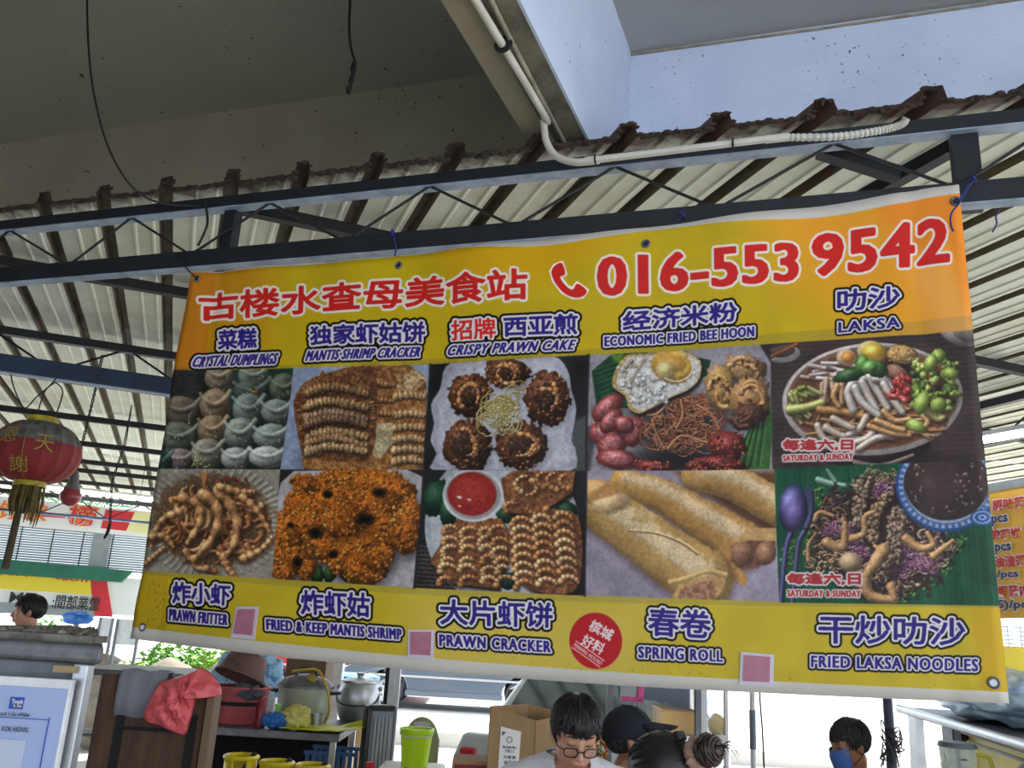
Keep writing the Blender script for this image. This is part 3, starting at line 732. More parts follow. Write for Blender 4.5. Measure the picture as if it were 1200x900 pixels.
    for x, y, w, h in blobs:
        px, py = f2(x, y); A.shadow(px+3, py+6, w*1.15, h*1.3, .6)
        A.ell(px, py, w*.9, h*.95, U(-.5, .5), OC[1], .45, 0, 10, .35, .3)
        for k in range(int(w*h/9)):
            t = U(0, 6.28); r = math.sqrt(U(0, 1)); q = U(1.3, 3.2)
            A.ell(px+math.cos(t)*r*w*.9, py+math.sin(t)*r*h*.95, q, q*.8, U(0, 3), OC[rs.randint(5)], .42, .1, 8, .3, .25)
    for x, y, w, h in [(385, 640, 16, 8), (190, 690, 12, 9), (440, 540, 12, 7), (260, 770, 8, 6), (120, 800, 8, 9), (240, 545, 8, 6), (95, 660, 6, 4)]:
        A.shadow(*f2(x, y), w, h, 1.1)
    # ---- tile 3, crispy prawn cakes
    A.setclip([(504, 427), (690, 416), (687, 552), (498, 551)])
    A.poly([(490, 405), (700, 405), (700, 560), (490, 560)], (34, 32, 34), noise=.3, ns='big')
    A.poly([(665, 500), (700, 480), (700, 560), (650, 560)], (70, 72, 74), 3)
    def f3(x, y): return 490+x/3.105, 410+y/3.105
    pl = [f3(*p) for p in [(100, 60), (180, 30), (260, 20), (480, 20), (545, 75), (560, 150), (578, 220), (560, 330), (575, 370), (530, 450), (80, 450), (70, 380), (48, 330), (60, 270), (48, 200), (80, 140)]]
    A.poly(pl, (168, 166, 182), 1.2, .02)
    A.poly([(q[0]*.9+58.6, q[1]*.9+48) for q in pl], (186, 184, 198), 4, .02)
    def cake(cx, cy, R, ry):
        A.shadow(cx+2, cy+3, R*1.15, ry*1.15, .6)
        A.ell(cx, cy, R, ry, 0, (112, 60, 34), .4, .1, 8, .18, .35)
        for k in range(34):
            t = U(0, 6.28); r = U(.55, .98)
            A.ell(cx+math.cos(t)*R*r, cy+math.sin(t)*ry*r, U(1.5, 3.6), U(1.2, 2.6), U(0, 3), [(150, 84, 44), (70, 36, 24), (176, 104, 52), (96, 50, 30)][rs.randint(4)], .4, .15, 8, .3, .3)
        A.ell(cx, cy, R*.55, ry*.55, 0, (74, 46, 34), .5, 0, 8, .3, .4)
        for j in range(3):
            a0 = U(0, 360); A.tube(wob(arc(cx+U(-3, 3), cy+U(-3, 3), R*U(.35, .6), a0, a0+U(90, 170), 8, ry*U(.35, .6)), .8, rs), 3.4, 1.6, (196, 122, 66), .4, .2, 10, .15, .2, 5)
        for k in range(16): A.ell(cx+U(-.5, .5)*R, cy+U(-.5, .5)*ry, U(.8, 2), U(.6, 1.4), U(0, 3), [(196, 150, 80), (44, 30, 26), (90, 84, 40)][k % 3], .5, a=.8)
    for x, y, R, ry in [(190, 165, 25, 26), (325, 85, 26, 18), (475, 180, 26, 32), (180, 350, 28, 31), (380, 350, 31, 28)]: cake(*f3(x, y), R, ry)
    for k in range(70):
        a0 = U(0, 360); x, y = f3(300+U(-55, 55), 225+U(-60, 60)); x += (225-(y-410)*3.1)*.05
        A.tube(wob(arc(x, y, U(5, 14), a0, a0+U(80, 220), 8, U(4, 12)), .5, rs), .95, .8, [(206, 182, 96), (190, 160, 70), (222, 200, 124)][k % 3], .35, .2, 8)
    A.tube(arc(*f3(372, 132), 7, 0, 360, 12, 5.5), .9, .9, (206, 160, 80), .4)
    # ---- tile 3 below, prawn cracker with chilli sauce
    A.setclip([(498, 551), (687, 552), (685, 698), (487, 689)])
    A.poly([(480, 540), (700, 540), (700, 710), (480, 710)], (30, 28, 30))
    for k in range(14): A.tube([(480, 640+k*5), (560, 646+k*5)], 2, 2, (74, 62, 58), .4, 0, 8, .3, .3)
    A.ell(*f3(305, 640), 90, 92, 0, (160, 166, 176), flat=True, edge=1); A.ell(*f3(305, 640), 84, 86, 0, (176, 180, 188), flat=True, edge=2)
    for x, y, w, h, r in [(70, 540, 16, 22, .3), (110, 590, 10, 18, 0), (325, 600, 14, 10, 0), (540, 580, 14, 10, .5), (330, 840, 12, 10, 0)]:
        A.ell(*f3(x, y), w, h, r, (20, 66, 40), .4, .15, 8, .15, .15)
    def cracker(poly_, rows, wide):
        A.poly([(p[0]+3, p[1]+4) for p in poly_], (30, 18, 14), 5)
        A.poly(poly_, (110, 60, 36), 1, .3, hi=(146, 88, 48))
        for (x, y, r, a0, rot) in rows:
            p = arc(x, y, r, a0, a0+150, 9, r*.75, rot)
            A.tube([(q[0]+1, q[1]+2) for q in p], wide, wide*.6, (60, 32, 20), 1, a=.55, edge=3)
            A.tube(p, wide, wide*.45, [(200, 136, 78), (214, 156, 98), (186, 116, 62)][rs.randint(3)], .42, .14, 12, .12, .16, 5)
    cracker([f3(*p) for p in [(345, 440), (572, 440), (560, 520), (480, 570), (400, 600), (320, 590), (300, 470)]],
            [(*f3(395, 490), 13, 120, 0), (*f3(395, 500), 12, -60, 0), (*f3(470, 475), 12, 100, .3), (*f3(510, 480), 13, 90, .2), (*f3(550, 480), 11, 90, .2), (*f3(430, 570), 12, 0, .2), (*f3(340, 575), 8, 150, 0)], 4)
    rows = []
    for c_, xx in enumerate((120, 185, 245, 290)):
        for r_ in range(6): rows.append((*f3(xx+r_*(-3+c_*3)+U(-5, 5), 665+r_*36+U(-6, 6)), U(7, 10), 170+U(-25, 25), U(-.3, .3)))
    cracker([f3(*p) for p in [(140, 615), (300, 612), (325, 660), (322, 760), (290, 870), (120, 850), (45, 770), (100, 680)]], rows, 4.2)
    rows = []
    for c_, xx in enumerate((375, 450, 530)):
        for r_ in range(8): rows.append((*f3(xx+r_*(3 if c_ else 2), 615+r_*33-c_*8+20), 10.5, 180, .05+.12*c_))
    cracker([f3(*p) for p in [(330, 640), (400, 600), (500, 580), (575, 600), (597, 700), (590, 830), (550, 885), (430, 880), (345, 810)]], rows, 4.2)
    A.ell(*f3(200, 530), 35.5, 31, 0, (196, 196, 200), flat=True, edge=1); A.ell(*f3(200, 528), 32, 28, 0, (150, 140, 140), flat=True, edge=1.5)
    A.ell(*f3(196, 524), 28.5, 25.5, 0, (150, 30, 24), flat=True, tex=.08, edge=1.4)
    A.ell(*f3(185, 512), 19, 15, 0, (172, 44, 34), flat=True, edge=9)
    for k in range(30): A.ell(*f3(196+U(-75, 75), 524+U(-60, 60)), U(.5, 1.5), U(.4, .9), U(0, 3), [(214, 90, 40), (120, 16, 14)][k % 2], .6)
    A.ell(*f3(150, 536), 3, 1.6, .2, (225, 210, 205), flat=True); A.ell(*f3(185, 545), 2.5, 1.2, .2, (215, 190, 180), flat=True); A.ell(*f3(150, 568), 2, 1, .2, (215, 190, 180), flat=True)
    # ---- tile 4, fried bee hoon with egg
    A.setclip([(690, 416), (903, 403), (907, 549), (687, 552)])
    A.poly([(680, 395), (915, 395), (915, 560), (680, 560)], (150, 142, 152), noise=.02)
    A.poly([(885, 395), (915, 400), (915, 560), (905, 560), (903, 425)], (52, 42, 40), 1.5, .25)
    A.poly([(680, 500), (700, 500), (690, 560), (680, 560)], (70, 66, 70), 4)
    def f4(x, y): return 680+x/5.106, 400+y/5.106
    A.poly([f4(*p) for p in [(70, 180), (170, 90), (240, 60), (400, 60), (400, 400), (100, 400)]], (26, 66, 44), 1, .08)
    for k in range(9): A.tube([f4(90+k*6, 170+k*28), f4(220, 120+k*30)], .8, .6, (60, 104, 66), .6)
    A.poly([f4(*p) for p in [(180, 75), (262, 72), (235, 130), (200, 120)]], (84, 130, 40), 3)
    A.poly([f4(*p) for p in [(620, 50), (690, 90), (780, 110), (760, 200), (680, 240)]], (28, 56, 36), 2, .15)
    A.poly([f4(*p) for p in [(1130, 330), (1150, 500), (1130, 770), (900, 770), (960, 600), (1040, 480)]], (54, 104, 44), 1.5, .06)
    for k in range(8): A.tube([f4(1125-k*16, 380+k*20), f4(1080-k*22, 740)], .9, .8, [(90, 146, 70), (30, 72, 30)][k % 2], .6)
    A.shadow(*f4(600, 520), 75, 48, .95); A.shadow(*f4(600, 720), 90, 20, .9)
    for x, y, w, h, an in [(165, 400, 22, 12, -.75), (150, 560, 19, 15, .4), (190, 620, 18, 13, -.3), (185, 480, 17, 10, -.9), (320, 540, 19, 11, -1.25), (265, 500, 12, 10, .5), (220, 705, 25, 12, .12)]:
        px, py = f4(x, y); A.shadow(px+1, py+3, w*1.1, h*1.15, .5)
        A.ell(px, py, w, h, an, (166, 52, 50), .5, .15, 8, .05, .08)
        A.ell(px-1.5, py-2, w*.72, h*.66, an, (192, 100, 100), .7, .18, 10, .05, .22, 2)
    for k in range(230):
        t = U(0, 6.28); r = math.sqrt(U(0, 1)); x = 610+math.cos(t)*r*210; y = 490+math.sin(t)*r*165
        a0 = U(0, 360); R_ = U(6, 20)
        A.tube(wob(arc(*f4(x, y), R_, a0, a0+U(40, 150), 7, R_*U(.5, 1)), .6, rs), U(.7, 1.25), .7, [(168, 86, 44), (140, 62, 34), (190, 106, 58), (112, 44, 28), (200, 122, 72)][k % 5], .35, .25, 9)
    for pts in [[(430, 470), (450, 540), (500, 640)], [(600, 350), (610, 440), (570, 520)], [(700, 380), (780, 430), (830, 520)], [(520, 640), (600, 560), (700, 600)], [(640, 560), (760, 600), (830, 540)], [(540, 350), (460, 430), (400, 440)]]:
        A.tube([f4(*p) for p in pts], 1.6, 1.3, (206, 120, 66), .4, .25, 9)
    def fold(cx, cy, w, h, rot, c):
        A.shadow(cx+2, cy+3, w*1.2, h*1.2, .7)
        A.ell(cx, cy, w, h, rot, c, .45, .1, 8, .28, .15)
        for j in range(4): 
            a0 = U(0, 360); A.tube(wob(arc(cx+U(-.3, .3)*w, cy+U(-.3, .3)*h, w*.5, a0, a0+U(90, 170), 7, h*.5, rot), .6, rs), 3.2, 2.2, [min(255, q*1.12) for q in c], .45, .15, 9, .25, .12)
        for j in range(6): A.ell(cx+U(-.6, .6)*w, cy+U(-.6, .6)*h, U(1.5, 4), U(1, 3), U(0, 3), (92, 46, 24), .6, 0, 8, .4, .3, 2)
    fold(*f4(980, 165), 25, 17, .2, (186, 136, 84)); fold(*f4(840, 280), 17, 28, -.15, (196, 142, 74)); fold(*f4(1010, 340), 24, 26, .4, (184, 128, 72)); fold(*f4(1000, 450), 22, 14, -.4, (92, 50, 34))
    for x, y, w, h in [(880, 620, 24, 18), (830, 730, 32, 9), (430, 745, 24, 7), (700, 745, 14, 7)]:
        px, py = f4(x, y); A.ell(px, py, w, h, .1, (128, 34, 24), .4, .2, 8, .25, .3)
        for k in range(34): A.ell(px+U(-.8, .8)*w, py+U(-.8, .8)*h, U(1, 3), U(1, 2.2), U(0, 3), [(160, 52, 36), (108, 26, 20), (182, 74, 50)][k % 3], .4, .3, 9, .2, .2)
    egg = [f4(*p) for p in [(262, 90), (330, 70), (480, 62), (620, 55), (715, 110), (712, 220), (640, 290), (545, 330), (440, 390), (350, 430), (290, 400), (268, 330), (195, 270), (205, 180)]]
    A.poly([(p[0]+2, p[1]+4) for p in egg], (28, 18, 14), 5)
    A.poly(egg, (184, 138, 70), 1.4, .2, hi=(206, 172, 110))
    A.poly([(p[0]*.93+55.5, p[1]*.92+35.5) for p in egg], (196, 190, 188), 3, .1, hi=(222, 216, 212))
    for k in range(60): A.ell(*f4(U(290, 520), U(200, 370)), U(1.5, 4), U(1.2, 3), U(0, 3), [(224, 220, 216), (188, 180, 178)][k % 2], .6, .2, 8, .3, .1, 2)
    for k in range(22): A.ell(*f4(U(225, 330), U(110, 290)), U(1.5, 4), U(1.2, 3), U(0, 3), [(214, 210, 204), (160, 140, 110)][k % 2], .6, .2, 8, .3, .1, 2)
    A.tube([f4(300, 250), f4(335, 180), f4(380, 110)], 1.6, 2.2, (150, 128, 96), .7, a=.7, edge=2)
    A.ell(*f4(545, 150), 25, 19, .35, (205, 148, 52), .75, .1, 8, .08, .06, 2.5)
    A.ell(*f4(510, 175), 13, 12, .3, (206, 170, 100), .7, .3, 8, .1, .04, 4)
    A.tube(arc(*f4(560, 140), 17, -100, 80, 8, 13), 4.5, 3.4, (214, 166, 60), .85, .1, 8, .2, a=.7, edge=5)
    A.tube(arc(*f4(570, 150), 20, -40, 130, 8, 17), 1.4, 1, (232, 214, 186), .8, .2, a=.8)
    # ---- tile 4 below, spring rolls
    A.setclip([(687, 552), (907, 549), (913, 705), (685, 698)])
    A.poly([(675, 540), (920, 540), (920, 715), (675, 715)], (158, 144, 164), noise=.05, ns='big')
    def f5(x, y): return 680+x/5.106, 540+y/5.106
    A.poly([f5(*p) for p in [(560, 60), (1180, 60), (1180, 470), (900, 300)]], (110, 66, 30), 8)
    def roll(pts, r0, r1, c):
        p = [f5(*q) for q in pts]
        A.tube([(q[0]+2, q[1]+7) for q in p], r0, r1, (70, 40, 36), 1, a=.6, edge=12)
        A.tube(p, r0, r1, c, .62, 0, 5, .05, .05, edge=1)
        A.tube([(q[0]+4, q[1]-7) for q in p], r0*.42, r1*.38, (222, 196, 158), .85, 0, 5, .3, .08, a=.75, edge=9)
    roll([(700, 80), (900, 120), (1180, 280)], 20, 22, (206, 150, 74))
    roll([(255, 130), (480, 200), (700, 330), (960, 490)], 16, 27, (208, 146, 66))
    A.poly([f5(*p) for p in [(880, 520), (1000, 470), (1165, 470), (1170, 560), (1060, 640), (960, 650), (900, 590)]], (120, 74, 52), 2, .12)
    A.ell(*f5(965, 560), 14, 16, .1, (158, 104, 74), .6, .1, 8, .1, .08); A.ell(*f5(1110, 550), 12, 14, .2, (168, 112, 74), .6, .1, 8, .1, .08)
    A.poly([f5(*p) for p in [(850, 480), (905, 520), (900, 600), (1000, 690), (990, 750), (850, 700), (780, 600)]], (196, 134, 66), 2, .06)
    A.poly([f5(*p) for p in [(890, 490), (1010, 400), (1180, 400), (1180, 480), (1020, 475)]], (214, 164, 96), 2, .05)
    roll([(60, 250), (150, 300), (340, 430), (560, 590), (730, 700)], 25, 36, (210, 158, 80))
    A.ell(*f5(120, 200), 24, 17, .4, (206, 150, 84), .6, .1, 8, .1, .05); A.ell(*f5(180, 250), 24, 13, -.2, (214, 172, 116), .7, .1, 8, .1, .05, 4)
    A.poly([f5(*p) for p in [(60, 190), (180, 120), (240, 130), (265, 180), (170, 215), (70, 240)]], (190, 132, 66), 3, .06)
    A.poly([f5(*p) for p in [(300, 360), (365, 262), (460, 330), (440, 380)]], (216, 174, 112), 2, .05)
    A.tube([f5(*p) for p in [(290, 420), (450, 435), (600, 490), (700, 560)]], 1, 1, (140, 92, 46), .8)
    A.tube([f5(*p) for p in [(300, 414), (455, 428), (605, 482), (705, 552)]], 1.3, 1.3, (230, 196, 140), .8)
    A.poly([f5(*p) for p in [(540, 830), (590, 740), (740, 690), (870, 700), (860, 760), (800, 835)]], (196, 146, 84), 2, .06)
    A.poly([f5(*p) for p in [(580, 830), (600, 770), (720, 720), (800, 720), (815, 835)]], (150, 96, 70), 2, .15, hi=(176, 124, 92))
    A.tube([f5(*p) for p in [(540, 725), (640, 700), (760, 660), (870, 680)]], 3, 3, (222, 176, 104), .7, 0, 8, .1)
    for k in range(120): A.ell(*f5(U(60, 950), U(160, 640)), U(.4, 1.1), U(.3, .8), 0, (180, 124, 62), flat=True, a=.35)
    # ---- tile 5, laksa bowl
    A.setclip([(903, 403), (1148, 386.5), (1160, 540), (907, 549)])
    A.poly([(895, 380), (1165, 380), (1165, 560), (895, 560)], (62, 46, 44), noise=.12, ns='big')
    def f6(x, y): return 900+x/4.706, 380+y/4.706
    for k in range(24): A.tube([f6(20, 120+k*28), f6(1180, 60+k*28)], .8, .8, (92, 72, 66), .6, a=.45)
    A.ell(*f6(85, 165), 20, 10, -.1, (170, 160, 160), .7, .1); A.ell(*f6(80, 150), 15, 7, -.1, (90, 70, 60), .7); A.tube([f6(20, 180), f6(160, 110)], 2.2, 2, (150, 80, 44), .5)
    A.ell(*f6(1060, 60), 24, 12, .3, (150, 136, 130), .6, .1); A.ell(*f6(1100, 55), 18, 9, .3, (120, 108, 96), .6)
    A.shadow(*f6(640, 720), 70, 20, .8); A.ell(*f6(620, 700), 60, 17, -.15, (60, 34, 34), .5); A.tube([f6(480, 760), f6(620, 780), f6(800, 720)], 3, 2, (150, 120, 116), .5)
    A.ell(*f6(577, 412), 106, 66, -.06, (192, 178, 172), .75, .1, 8, 0, 0); A.ell(*f6(578, 405), 101, 61, -.06, (120, 92, 78), flat=True)
    A.ell(*f6(580, 412), 98, 58, -.06, (112, 62, 38), flat=True, tex=.2, edge=3)
    def ns(pts, w, c, tex=.03, sp=.25): 
        p = [f6(*q) for q in pts]; A.tube([(q[0]+1.2, q[1]+2) for q in p], w, w, (44, 22, 16), 1, a=.5, edge=2.5); A.tube(p, w, w*.8, c, .5, sp, 9, .04, tex)
    for k in range(26): ns([(U(200, 980), U(420, 640)), (U(200, 980), U(450, 660))][:1]+[(U(200, 980), U(450, 650))], 2, [(170, 120, 70), (150, 92, 52)][k % 2], .1)
    for k in range(16): x = U(170, 420); y = U(210, 300); ns([(x, y), (x+U(60, 110), y+U(-30, 30))], U(2, 3), [(196, 168, 158), (186, 142, 128), (206, 188, 182)][k % 3])
    for k in range(10): x = U(300, 440); ns([(x, U(300, 340)), (x+U(-20, 30), U(400, 450))], U(3, 4), [(188, 150, 120), (180, 130, 92)][k % 2])
    for k in range(18): x = U(110, 260); y = U(350, 510); ns([(x, y), (x+U(10, 70), y+U(-30, 60))], U(2.5, 4), [(150, 152, 62), (172, 170, 92), (120, 126, 48)][k % 3])
    ns([(120, 470), (220, 455), (300, 430)], 5.5, (176, 172, 84)); ns([(285, 470), (400, 480), (520, 505)], 5, (190, 122, 58), .12)
    for pts in [[(470, 470), (440, 380), (470, 320), (530, 300)], [(560, 290), (600, 360), (660, 460)], [(520, 320), (560, 400), (600, 470)], [(480, 350), (520, 430), (610, 500)], [(590, 300), (660, 310), (720, 400)], [(640, 330), (680, 400), (740, 480)]]: ns(pts, 5.2, (194, 178, 166))
    for pts in [[(275, 560), (310, 630), (420, 680)], [(320, 570), (400, 610), (520, 640)], [(540, 515), (500, 580), (440, 610)], [(580, 595), (540, 630), (480, 650)], [(705, 610), (600, 625), (500, 685)], [(360, 520), (440, 560), (470, 570)]]: ns(pts, 4.6, (198, 172, 152))
    for pts in [[(560, 560), (680, 600), (780, 610)], [(640, 480), (700, 530), (780, 520)], [(600, 530), (700, 570), (750, 580)], [(860, 500), (880, 540), (820, 590)], [(380, 340), (360, 400), (390, 450)]]: ns(pts, 4, (196, 138, 78), .1)
    ns([(800, 440), (880, 470), (970, 520)], 5, (160, 150, 82)); ns([(880, 480), (940, 520), (970, 510)], 4, (150, 140, 70))
    A.shadow(*f6(720, 250), 24, 20, .9)
    A.ell(*f6(432, 185), 12, 10, .1, (204, 172, 140), .6, .2); A.ell(*f6(440, 182), 8, 7, 0, (206, 124, 44), .7, .2, 8, .1, .05, 2)
    A.ell(*f6(570, 150), 17, 13, .1, (196, 172, 120), .6, .2); A.ell(*f6(580, 152), 14, 10, .05, (206, 158, 38), .75, .3, 8, .05, .04, 2)
    A.ell(*f6(738, 170), 19, 13, .1, (70, 48, 40), .6); A.ell(*f6(738, 165), 18, 11, .1, (196, 148, 78), .6, .1, 8, .1, .2)
    for k in range(40): A.ell(*f6(738+U(-70, 70), 165+U(-35, 35)), U(.8, 2), U(.6, 1.2), U(0, 3), [(226, 190, 120), (180, 110, 50)][k % 2], .5, .3)
    A.ell(*f6(720, 270), 15, 9, .6, (146, 96, 74), .5, .1, 8, .2, .15)
    for k in range(26): A.ell(*f6(730+U(-60, 60), 360+U(-70, 70)), U(3, 7), U(2, 5), U(0, 3), [(176, 40, 40), (196, 56, 54), (150, 26, 30), (206, 84, 74)][k % 4], .5, .25, 8, .2, .1)
    for x, y, w, h, an, c in [(450, 280, 19, 8, -.25, (44, 82, 36)), (600, 245, 12, 10, .5, (60, 110, 40)), (520, 220, 8, 12, .3, (86, 140, 50)), (560, 235, 10, 8, -.3, (104, 160, 70))]:
        A.ell(*f6(x, y), w, h, an, c, .45, .25, 8, .15, .1)
    A.shadow(*f6(920, 400), 34, 24, .7)
    for k in range(90):
        x = 920+U(-115, 130); y = 310+U(-120, 140)+abs(x-920)*.2
        if y > 440 and x > 880 and k % 2: continue
        A.ell(*f6(x, y), U(3, 8), U(2, 5), U(0, 3), [(120, 148, 44), (150, 172, 62), (86, 116, 34), (176, 190, 90), (46, 66, 34)][rs.randint(5)], .42, .2, 8, .35, .1)
    for x, y, w, h in [(940, 175, 9, 9), (900, 210, 8, 11), (850, 430, 9, 16), (940, 440, 10, 10), (820, 560, 12, 8), (1010, 270, 10, 8)]:
        A.ell(*f6(x, y), w, h, .4, (146, 170, 58), .5, .25, 8, .3, .06)
    # ---- tile 5 below, fried laksa noodles on a banana leaf
    A.setclip([(907, 548.4), (1160, 539.4), (1176, 710), (913, 706)])
    A.poly([(900, 530), (1175, 530), (1175, 720), (900, 720)], (18, 82, 52), noise=.07, ns='big')
    def f7(x, y): return 900+x/4.444, 535+y/4.444
    for k in range(30): A.tube([f7(40+k*42, 50), f7(40+k*42+k*3, 780)], .7, .7, [(44, 112, 76), (12, 62, 40)][k % 2], .7, a=.6)
    A.shadow(*f7(600, 450), 92, 76, .55)
    for x, y in [(260, 230), (230, 420), (130, 470), (110, 510), (980, 470), (920, 590), (780, 660), (730, 720), (540, 70), (250, 200), (960, 510), (830, 640), (1000, 440), (200, 430), (120, 540), (700, 760), (905, 560)]:
        for j in range(14): A.ell(*f7(x+U(-38, 38), y+U(-34, 34)), U(1.5, 4), U(1.2, 3), U(0, 3), [(60, 126, 44), (92, 158, 66), (36, 92, 36)][j % 3], .45, .15, 8, .4, .1)
    A.tube([f7(262, 120), f7(330, 140), f7(400, 150)], 4, 2.5, (140, 176, 150), .5, .2); A.tube([f7(310, 70), f7(350, 130)], 2, 3, (120, 160, 130), .5)
    def clump(cx, cy, w, h, cols, n, r0=1.2):
        for k in range(n):
            t = U(0, 6.28); r = math.sqrt(U(0, 1)); x = cx+math.cos(t)*r*w; y = cy+math.sin(t)*r*h; a0 = U(0, 360); R_ = U(3, 9)
            A.tube(wob(arc(*f7(x, y), R_, a0, a0+U(40, 150), 6, R_*.8), .4, rs), U(r0*.7, r0*1.5), r0*.7, cols[k % len(cols)], .35, .3, 9, .1, .1)
    A.ell(*f7(590, 430), 80, 66, .3, (52, 30, 26), flat=True, rough=.25, edge=4)
    clump(560, 130, 120, 60, [(120, 92, 60), (160, 134, 96), (70, 46, 34)], 60, 1.5)
    clump(350, 250, 60, 55, [(50, 30, 28), (90, 56, 40), (36, 22, 22)], 50, 2)
    clump(330, 400, 110, 120, [(120, 76, 44), (64, 38, 30), (160, 112, 70), (46, 26, 24)], 130, 1.6)
    clump(300, 530, 100, 70, [(140, 100, 64), (58, 36, 30), (176, 140, 96)], 80, 1.5)
    clump(600, 650, 190, 90, [(150, 108, 66), (70, 40, 40), (178, 140, 100), (56, 34, 32)], 170, 1.6)
    clump(800, 480, 150, 130, [(150, 108, 78), (78, 48, 52), (176, 146, 120), (60, 38, 40)], 170, 1.4)
    for x, y in [(335, 380), (440, 400), (490, 500), (600, 180), (740, 500), (680, 600), (440, 480), (760, 560), (840, 560)]:
        clump(x, y, 42, 34, [(146, 70, 112), (104, 44, 84), (172, 112, 144)], 26, 1.1)
    for pts, w, c in [([(510, 110), (480, 210), (470, 300), (455, 360)], 9, (150, 118, 92)), ([(640, 200), (570, 260), (545, 360), (550, 470)], 9, (158, 122, 84)), ([(710, 260), (670, 340), (650, 450), (640, 570)], 12, (158, 124, 100))]:
        p = [f7(*q) for q in pts]; A.tube([(q[0]+2, q[1]+3) for q in p], w, w, (34, 20, 18), 1, a=.6, edge=4)
        for k in range(int(w*10)):
            t = rs.rand()*(len(p)-1.001); i = int(t); s_ = t-i; x = p[i][0]*(1-s_)+p[i+1][0]*s_; y = p[i][1]*(1-s_)+p[i+1][1]*s_
            q_ = [c, [v*1.18 for v in c], [v*.82 for v in c]][k % 3]; A.ell(x+U(-.75, .75)*w, y+U(-.4, .4)*w, U(2.2, 4.2), U(1.8, 3), U(0, 3), q_, .42, .12, 8, .25, .15)
    for pts, w in [([(240, 330), (270, 290), (340, 310)], 4), ([(310, 450), (390, 470), (400, 350)], 7), ([(440, 430), (500, 400), (500, 320), (550, 290)], 5), ([(600, 490), (540, 580), (490, 650)], 9), ([(500, 660), (540, 730), (660, 750)], 9), ([(720, 430), (790, 480), (860, 460), (830, 400)], 6), ([(860, 520), (960, 440)], 5), ([(210, 540), (210, 460), (250, 400)], 3), ([(640, 680), (660, 740)], 6)]:
        A.tube([f7(*q) for q in pts], w, w*.5, (200, 142, 84), .45, .15, 9, .15, .12)
    A.ell(*f7(930, 150), 60, 55, 0, (26, 64, 130), flat=True, edge=1); A.ell(*f7(930, 148), 57.5, 52.5, 0, (152, 168, 196), flat=True, edge=1)
    for k in range(44):
        t = k/44*6.283; A.ell(f7(930, 148)[0]+math.cos(t)*54, f7(930, 148)[1]+math.sin(t)*49, 3, 2.2, t, (40, 84, 156), flat=True, a=.8)
    for q in (50.5, 57): A.tube(arc(*f7(930, 148), q, 0, 360, 40, q*.91), .6, .6, (30, 70, 144), .8)
    for r_, c in ((12, (36, 80, 156)), (9.4, (150, 170, 200)), (7.5, (36, 80, 156)), (4, (160, 178, 206)), (2, (30, 70, 140))): A.ell(*f7(1115, 318), r_*1.2, r_*.8, 0, c, flat=True)
    A.ell(*f7(930, 138), 50, 44, 0, (58, 40, 38), flat=True, tex=.06, edge=1.4); A.ell(*f7(900, 110), 22, 34, 0, (76, 54, 52), flat=True, edge=14)
    for k in range(110):
        x, y = 930+U(-190, 190), 140+U(-150, 170)
        if ((x-930)/205)**2+((y-135)/175)**2 < 1 and (abs(x-890) > 80 or y > 260): A.ell(*f7(x, y), U(1, 3), U(.8, 1.8), U(0, 3), [(150, 130, 124), (118, 98, 92), (92, 74, 70)][k % 3], .6, .2)
    A.ell(*f7(430, 550), 14, 12, 0, (196, 156, 112), .5, .2, 8, .15, .05)
    A.tube([f7(120, 395), f7(90, 500), f7(65, 770)], 3.8, 3, (62, 58, 110), .4, .3, 8); A.tube([f7(205, 370), f7(165, 430), f7(150, 520), f7(125, 770)], 3.2, 3, (58, 56, 104), .4, .3, 8)
    A.tube([f7(222, 180), f7(225, 290), f7(200, 370)], 3, 4, (60, 58, 106), .4, .2, 8)
    for k in range(4): A.tube([f7(195+k*11, 160), f7(200+k*9, 250)], .9, .9, (76, 72, 124), .5)
    A.ell(*f7(130, 270), 17, 28, .05, (66, 62, 124), .4, .35, 7); A.ell(*f7(135, 300), 11, 17, .05, (104, 84, 150), .7, .1, 7, 0, 0, 8)
    A.setclip(None)
    fm = A.box(140, 380, 1195, 712)[0]
    k = A.polymask([(201, 434), (690, 416), (903, 403), (1148, 387), (1176, 711), (913, 706), (686, 697), (487, 688), (159, 669)], *A.box(140, 380, 1195, 712)[1:], 1.)[..., None]
    blk = A.a[fm]
    s_ = (blk+np.roll(blk, 1, 0)+np.roll(blk, 1, 1)+np.roll(blk, -1, 0)+np.roll(blk, -1, 1))/5
    s_ = s_*(1+.20*(A.mid[fm]-.5)+.16*(A.big[fm]-.5)+.10*(A.fine[fm]-.5))[..., None]
    A.a[fm] = blk*(1-k)+np.clip(s_, 0, 1)*k
    # dark seams between the pictures
    for p in [[(504, 427), (498, 551), (487, 689)], [(690, 416), (687, 552), (685, 698)]]: A.tube(p, 1.3, 1.3, (34, 32, 34), 1, edge=2)
    # ---- hems
    for t in np.linspace(0, 1, 30)[:-1]:
        pass
    W = (214, 208, 206); PU = (44, 30, 118); BK = (8, 7, 12); RD = (206, 34, 34)
    L3 = [(4.9, BK), (2.4, W), (0, PU)]; LS = [(4.0, BK), (1.8, W), (0, PU)]
    T = lambda s_, q, L, b, sk=0: lettering(A, s_, q, L, b*.34 if s_.isascii() and len(s_) != 4 else b*.9, sk, b*.48 if s_.isascii() else 0)
    LT = [(3.0, (226, 214, 204)), (0, (198, 36, 30))]
    T('古楼水查母美食站', [(231, 342), (619, 315), (619, 352), (231, 375)], LT, 1.15)
    T('016-553', [(700, 303), (936, 282), (936, 328), (700, 348)], LT, 3.4)
    T('9542', [(951, 273), (1113, 253), (1113, 307), (951, 323)], LT, 2.0)
